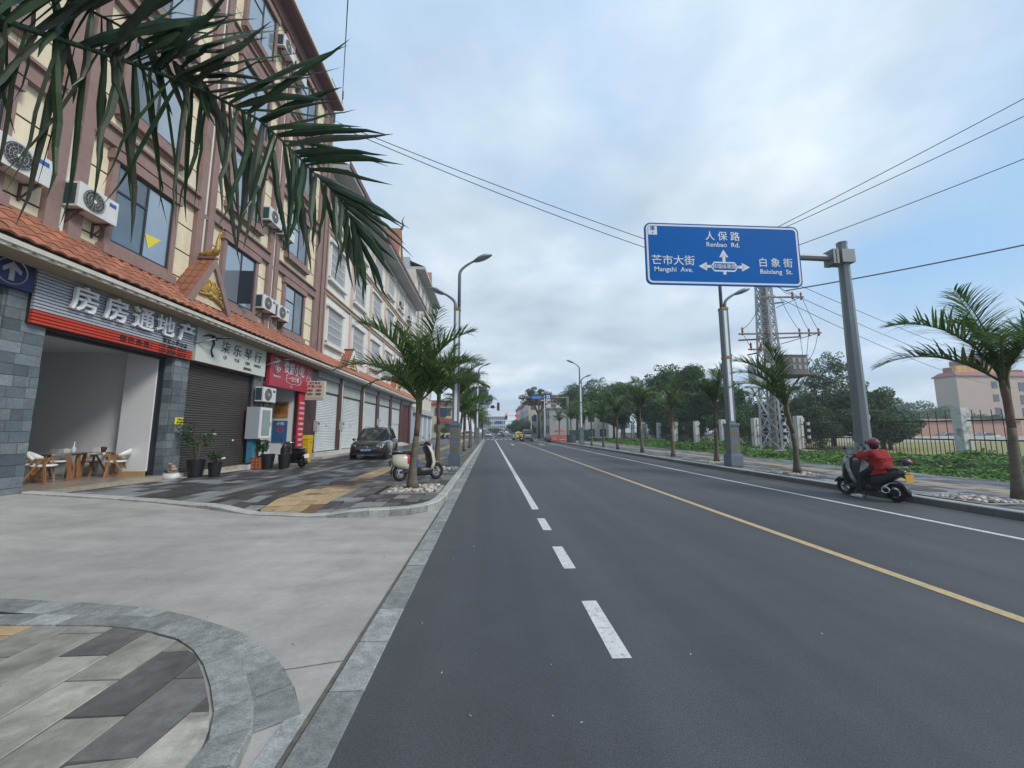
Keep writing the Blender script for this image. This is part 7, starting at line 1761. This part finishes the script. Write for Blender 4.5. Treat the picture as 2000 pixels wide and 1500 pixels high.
def near_frond(P, n, up_ang, lo_ang, leaf, seed, skip_up=0.0, yj=.35, t0=.03):
    r = random.Random(seed); P = [Vector(p) - Vector(np_.location) for p in P]
    Q = resample([(p.x, p.y) for p in P], .01)  # only for count
    L = [0]
    for a, b_ in zip(P, P[1:]): L.append(L[-1] + (b_ - a).length)
    def at(t):
        d = t * L[-1]; k = max(i for i in range(len(L)) if L[i] <= d + 1e-9); k = min(k, len(P) - 2); return P[k].lerp(P[k + 1], (d - L[k]) / (L[k + 1] - L[k]))
    b = MB(); K = 24; b.tube([at(i / K) for i in range(K + 1)], [lerp(.022, .004, i / K) for i in range(K + 1)], 7); fr = b.build("frond", fgreen[1], np_, True)
    xs = [0, .25, .5, .75, 1]
    for s in (0, 1):
        for i in range(n):
            t = t0 + (1 - t0) * (i + r.uniform(-.35, .35)) / n; t = max(0, min(t, 1)); c = at(t)
            if s == 0 and t < skip_up: continue
            ang = R(interp(t, xs, up_ang if s == 0 else lo_ang) + r.uniform(-11, 11))
            ll = leaf * (.55 + .45 * math.sin(math.pi * min(1, .2 + t * .75))) * r.uniform(.8, 1.15) * (lerp(.85, 1.3, min(1, t * 1.7)) if s == 1 and t < .8 else 1.08)
            d = Vector((math.cos(ang), r.uniform(-yj, yj), math.sin(ang))).normalized()
            w_ = .0195 * r.uniform(.75, 1.3); vs = []; q = c.copy(); tw = r.uniform(-.6, .6)
            side = d.cross(Vector((0, 1, 0))).normalized(); side = (side * math.cos(tw) + Vector((0, 1, 0)) * math.sin(tw)).normalized(); nrm = d.cross(side)
            g_ = (.16 if s == 0 else .12) * r.uniform(.5, 1.6); NJ = 6
            for j in range(NJ + 1):
                f = j / NJ; wd = w_ * (.55, 1.0, 1.1, 1.0, .8, .45, .05)[j]
                vs += [q - side * wd, q + nrm * wd * .35, q + side * wd]
                dd = (d + Vector((0, 0, -g_ * f * 2.2))).normalized(); q = q + dd * (ll / NJ) + Vector((r.uniform(-1, 1), r.uniform(-1, 1), r.uniform(-.5, .5))) * .006 * j
            fs = []
            for j in range(NJ): a = j * 3; fs += [(a, a + 1, a + 4, a + 3), (a + 1, a + 2, a + 5, a + 4)]
            lb = MB(); lb.add(vs, fs); lb.build("leaflet", r.choice(fgreen), fr)
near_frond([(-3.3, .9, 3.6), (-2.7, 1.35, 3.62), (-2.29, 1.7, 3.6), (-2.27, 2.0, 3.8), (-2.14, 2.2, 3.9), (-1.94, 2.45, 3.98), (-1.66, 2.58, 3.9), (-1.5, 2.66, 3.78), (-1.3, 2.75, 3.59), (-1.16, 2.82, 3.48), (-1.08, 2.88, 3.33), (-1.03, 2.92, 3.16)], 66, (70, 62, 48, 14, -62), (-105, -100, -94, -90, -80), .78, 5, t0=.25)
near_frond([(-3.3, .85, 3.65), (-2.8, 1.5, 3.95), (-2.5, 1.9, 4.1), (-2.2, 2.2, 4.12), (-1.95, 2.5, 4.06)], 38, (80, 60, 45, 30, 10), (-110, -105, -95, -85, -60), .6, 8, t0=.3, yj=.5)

# ---------------------------------------------------------------- broadleaf trees
tl = [[mat("tree_leaf_%d_%d" % (g_, i), tuple(c * k for c in base), .55, spec=.3, rnd=.12, trans=.25) for i, k in enumerate((1.0, .62, 1.5))] for g_, base in enumerate([(.055, .108, .034), (.085, .16, .045), (.085, .135, .065)])]
bark = mat("bark", (.10, .08, .06), .9, var=[(3, .25), (12, .2)], bump=(12, .6, .02))
def crown_unit(kind, seed, n, lsz, g_):
    r = np.random.RandomState(seed); cs = []
    K = 46 if kind != "tall" else 40
    for i in range(K):
        d = r.normal(size=3); d /= np.linalg.norm(d)
        if kind == "round": p = d * r.uniform(.35, .82) * np.array([1, 1, .78]); 
        elif kind == "flat": p = d * r.uniform(.4, .9) * np.array([1, 1, .55]); p[2] = round(p[2] * 3.2) / 3.2 + .05
        else: p = d * r.uniform(.3, .8) * np.array([.75, .75, 1.35]); p[:2] *= (1.2 - .35 * p[2])
        cs.append((*p, r.uniform(.20, .34) * (0.75 if kind == "flat" else 1)))
    # ragged outliers
    for i in range(14):
        d = r.normal(size=3); d /= np.linalg.norm(d); p = d * np.array([1, 1, .8 if kind != "tall" else 1.45]) * r.uniform(.85, 1.02)
        if p[2] > -.4: cs.append((*(p * .93), .13))
    return [leaf_cloud(cs, n, lsz, seed + 5, .55, .25)]
CR = {}
for k, g_ in (("round", 0), ("round", 1), ("flat", 0), ("tall", 2)):
    CR[(k, g_)] = [cloud_mesh("crown", crown_unit(k, 10 * s_ + g_, 13000 if k != "flat" else 7500, .036 if k != "tall" else .03, g_), tl[g_]) for s_ in range(2 if k == "round" else 1)]
def tree(label, kind, g_, x, y, top, rad, seed, z0=0, cat="tree", group=None, trunk=None):
    r = random.Random(seed); t = thing("broadleaf_tree", label, cat, (x, y, z0), 0, group)
    vz = {"round": .95, "flat": .6, "tall": 1.5}[kind]
    rz_ = min(rad * vz, (top - z0) * .55); cz = top - z0 - rz_ * .98
    me = r.choice(CR[(kind, g_)])
    inst(me, "crown", t, (0, 0, cz), (0, 0, r.uniform(0, 6.28)), (rad, rad, rz_ / (.98 if kind == "round" else .72 if kind == "flat" else 1.5)))
    b = MB(); base = (0, 0, -.1); tr = max(.08, rad * .05)
    b.tube([base, (r.uniform(-.1, .1), 0, cz * .5), (0, 0, cz)], [tr * 1.4, tr, tr * .7], 8)
    for k in range(6):
        a = k * 1.05 + seed; d = Vector((math.cos(a), math.sin(a), 0)); z1 = cz * r.uniform(.55, .8)
        b.tube([(0, 0, z1), d * rad * .3 + Vector((0, 0, lerp(z1, cz, .6))), d * rad * .62 + Vector((0, 0, cz + rz_ * r.uniform(-.2, .3)))], [tr * .6, tr * .4, tr * .15], 6)
    b.build("trunk", bark, t, True)
    return t
TR = [("tall dark round tree behind the palms, highest crown right of centre", "round", 0, 28.2, 56, 13.3, 5.2), ("dark tree right of the highest crown, behind the lamp", "round", 0, 31.5, 52, 9.8, 4.4), ("bright green spreading tree over the far end of the fence", "round", 1, 25.8, 66, 12.0, 5.4), ("bright green tree behind the second lamp across the road", "round", 1, 21.5, 72, 12.6, 5.2), ("small-leaved tree left of the second lamp across the road", "round", 1, 18.2, 80, 12.6, 4.4),
      ("low wide tree between the blue sign lamp and the pylon", "round", 0, 34.5, 48, 7.2, 4.6), ("tall feathery tree right of the pylon", "tall", 2, 39.0, 42, 11.8, 3.7), ("dark tree behind the sign post foot", "round", 0, 40.8, 40, 7.6, 3.4), ("wispy tree close behind the transformer box", "round", 1, 38.4, 46, 7.0, 2.6), ("distant low tree seen through the pylon legs", "round", 0, 46.8, 60, 6.0, 3.8),
      ("single tall flat-topped tree with a bare trunk past the crossing", "flat", 0, 11.2, 88, 11.9, 4.5), ("rounded tree behind the fence end, left group", "round", 1, 28.1, 80, 12.8, 4.6), ("dense tree under the highest crown", "round", 0, 30.9, 70, 9.5, 4.2), ("dense tree filling the gap right of the highest crown", "round", 0, 36.6, 66, 9.1, 4.4), ("low dark bushy tree behind the fence near the pylon", "round", 0, 33.0, 37, 4.8, 3.2), ("wide low tree behind the fence, centre of the thicket", "round", 0, 29.5, 45, 5.6, 3.6), ("second low dark tree against the fence, left of the pylon", "round", 0, 28.5, 53, 6.6, 3.8), ("low green tree behind the far fence posts", "round", 1, 27.5, 60, 6.0, 3.4), ("low dark tree behind the roadside palms before the crossing", "round", 0, 19.5, 60, 7.2, 3.2), ("leafy tree behind the red barriers", "round", 1, 16.8, 68, 8.2, 3.2), ("low dark tree right of the pylon behind the railing", "round", 0, 38.5, 36, 5.0, 3.2), ("dark shrubby tree left of the sign post foot behind the railing", "round", 0, 36.5, 33.5, 4.2, 2.4),
      ("green hillock tree left of the pale pink building", "round", 1, 147.6, 130, 14.8, 9.4), ("tree just left of the pale pink building corner", "round", 1, 135, 108, 10.5, 7.5), ("small tree on the left slope of the green hillock", "round", 0, 160, 150, 12.5, 7.0), ("low wide tree before the hillock", "round", 1, 123.9, 100, 7.6, 8.0), ("tree before the distant villas", "round", 1, 112, 110, 6.3, 4.6), ("small tree in front of the pale pink building", "round", 0, 142.3, 103, 8.2, 4.5),
      ("street tree before the far right shop row, nearer one", "round", 1, 9.9, 112, 6.0, 3.3), ("street tree before the far right shop row, farther one", "round", 1, 9.4, 135, 6.4, 4.2), ("dark round tree closing the far end of the street", "round", 0, 3.4, 225, 4.4, 6.2), ("far street tree on the left past the mast", "round", 1, -3.0, 150, 8.4, 3.6), ("tall tree above the left palm row past the crossing", "round", 0, -4.2, 112, 16.0, 5.0), ("broad tree rising behind the second lamp on the left", "round", 0, -6.6, 99, 19.0, 4.2), ("small round street tree by the corner house on the left", "round", 1, -11.3, 95.5, 2.9, 1.1)]
for k, (lab, kd, g_, x, y, top, rad) in enumerate(TR): tree(lab, kd, g_, x, y, top, rad, k)

# ---------------------------------------------------------------- ground cover before the fence
nr = np.random.RandomState(4)
def cover_h(x, y):
    return .12 + .42 * np.maximum(0, np.sin(y * .9 + np.sin(x * .7) * 1.3) * .5 + np.sin(y * .37 + 1.2) * .6 + np.sin(x * 1.3 + y * .5) * .25) + .10 * np.sin(x * 3.1) * np.sin(y * 2.3)
def prof(x): return np.clip((x - 15.9) / 1.2, .15, 1) * np.clip((24.2 - x) / .8, .2, 1)
n = 62000
y = 6 + 60 * nr.uniform(0, 1, n) ** 1.5; x = nr.uniform(15.85, 23.9, n)
hh = np.maximum(.04, cover_h(x, y)) * prof(x) + .1; z_ = .05 + hh * nr.uniform(.55, 1.08, n)
s_ = (.055 + .0013 * y) * nr.uniform(.6, 1.4, n); P_ = np.stack([x, y, z_], 1)
nm = nr.normal(size=(n, 3)) * .55 + np.array([-.2, -.1, 1]); nm /= np.linalg.norm(nm, axis=1)[:, None]; a = np.cross(nm, nr.normal(size=(n, 3))); a /= np.linalg.norm(a, axis=1)[:, None]; b_ = np.cross(nm, a)
V = np.stack([P_ - a * s_[:, None], P_ - b_ * (s_ * .6)[:, None], P_ + a * s_[:, None], P_ + b_ * (s_ * .6)[:, None]], 1).reshape(-1, 3)
gm = [mat("cover_leaf_%d" % i, c, .55, spec=.3, trans=.2, world_co=True, var=(.6, .25)) for i, c in enumerate([(.11, .22, .035), (.07, .16, .03), (.17, .28, .05)])]
o = inst(cloud_mesh("ground_cover", [(V, nr.choice(3, n, p=[.45, .35, .2]))], gm), "ground_cover", None, (0, 0, 0)); tag(o, "low green creeping plants between the pavement and the fence", "ground cover", kind="stuff")
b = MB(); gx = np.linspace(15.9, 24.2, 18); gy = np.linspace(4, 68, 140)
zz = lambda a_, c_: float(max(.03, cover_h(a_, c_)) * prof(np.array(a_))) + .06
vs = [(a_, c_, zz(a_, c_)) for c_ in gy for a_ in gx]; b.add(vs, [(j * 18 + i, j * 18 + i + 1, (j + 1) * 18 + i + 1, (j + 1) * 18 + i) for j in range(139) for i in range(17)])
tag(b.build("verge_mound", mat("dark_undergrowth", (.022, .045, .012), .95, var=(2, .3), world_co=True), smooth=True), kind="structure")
n = 9000; y = nr.uniform(20, 66, n); x = 24.7 + nr.exponential(1.2, n); z_ = nr.uniform(0, 1, n) ** 1.6 * (1.1 + .5 * np.sin(y * .5)); s_ = .09 * nr.uniform(.6, 1.5, n); P_ = np.stack([x, y, z_], 1)
nm = nr.normal(size=(n, 3)); nm /= np.linalg.norm(nm, axis=1)[:, None]; a = np.cross(nm, nr.normal(size=(n, 3))); a /= np.linalg.norm(a, axis=1)[:, None]; b_ = np.cross(nm, a)
k_ = y > 33; 
V = np.stack([P_ - a * s_[:, None], P_ - b_ * (s_ * .6)[:, None], P_ + a * s_[:, None], P_ + b_ * (s_ * .6)[:, None]], 1)[k_].reshape(-1, 3)
o = inst(cloud_mesh("undergrowth", [(V, nr.randint(0, 3, int(k_.sum())))], tl[0]), "undergrowth", None, (0, 0, 0)); tag(o, "dark weeds and brush along the inside of the fence", "undergrowth", kind="stuff")

# ---------------------------------------------------------------- litter along the gutters
b = MB(); lm = [mat("litter_tan", (.32, .24, .14), .8), mat("litter_dark", (.07, .06, .05), .8), mat("litter_pale", (.5, .49, .45), .8)]
for k in range(240):
    q = rng.random()
    if q < .35: x, y, z_ = rng.uniform(-.8, .6) , rng.uniform(1.5, 14), .006
    elif q < .6: x, y, z_ = rng.uniform(-5, -1.1), rng.uniform(2.8, 7.8), drive_z(-3, 0) + .006
    elif q < .8: x, y, z_ = 10.0 - abs(rng.gauss(0, .35)), rng.uniform(5, 40), .006
    else: x, y, z_ = rng.uniform(.5, 8), rng.uniform(2, 25), .006
    s_ = rng.uniform(.004, .014) if y < 5 else rng.uniform(.008, .022); a = rng.uniform(0, 3.1); c, d = math.cos(a) * s_, math.sin(a) * s_
    b.add([(x - c, y - d, z_), (x + d * .4, y - c * .4, z_ + .002), (x + c, y + d, z_ + s_ * .3), (x - d * .4, y + c * .4, z_ + .002)], [(0, 1, 2, 3)], rng.randrange(3))
tag(b.build("litter", lm), "small leaf scraps and grit scattered on the road and driveway", "litter", kind="stuff")

# ---------------------------------------------------------------- air
b = MB(); b.box(-190, -55, -1.2, 300, 560, 31)
hz = bpy.data.materials.new("pale_air"); hz.use_nodes = True; hn = hz.node_tree; hn.nodes.clear()
hv = hn.nodes.new("ShaderNodeVolumePrincipled"); hv.inputs["Color"].default_value = (.86, .92, 1, 1); hv.inputs["Density"].default_value = .0011; hv.inputs["Anisotropy"].default_value = .2
ho = hn.nodes.new("ShaderNodeOutputMaterial"); hn.links.new(hv.outputs[0], ho.inputs["Volume"])
tag(b.build("haze", hz), kind="stuff")
SC.cycles.volume_bounces = 0
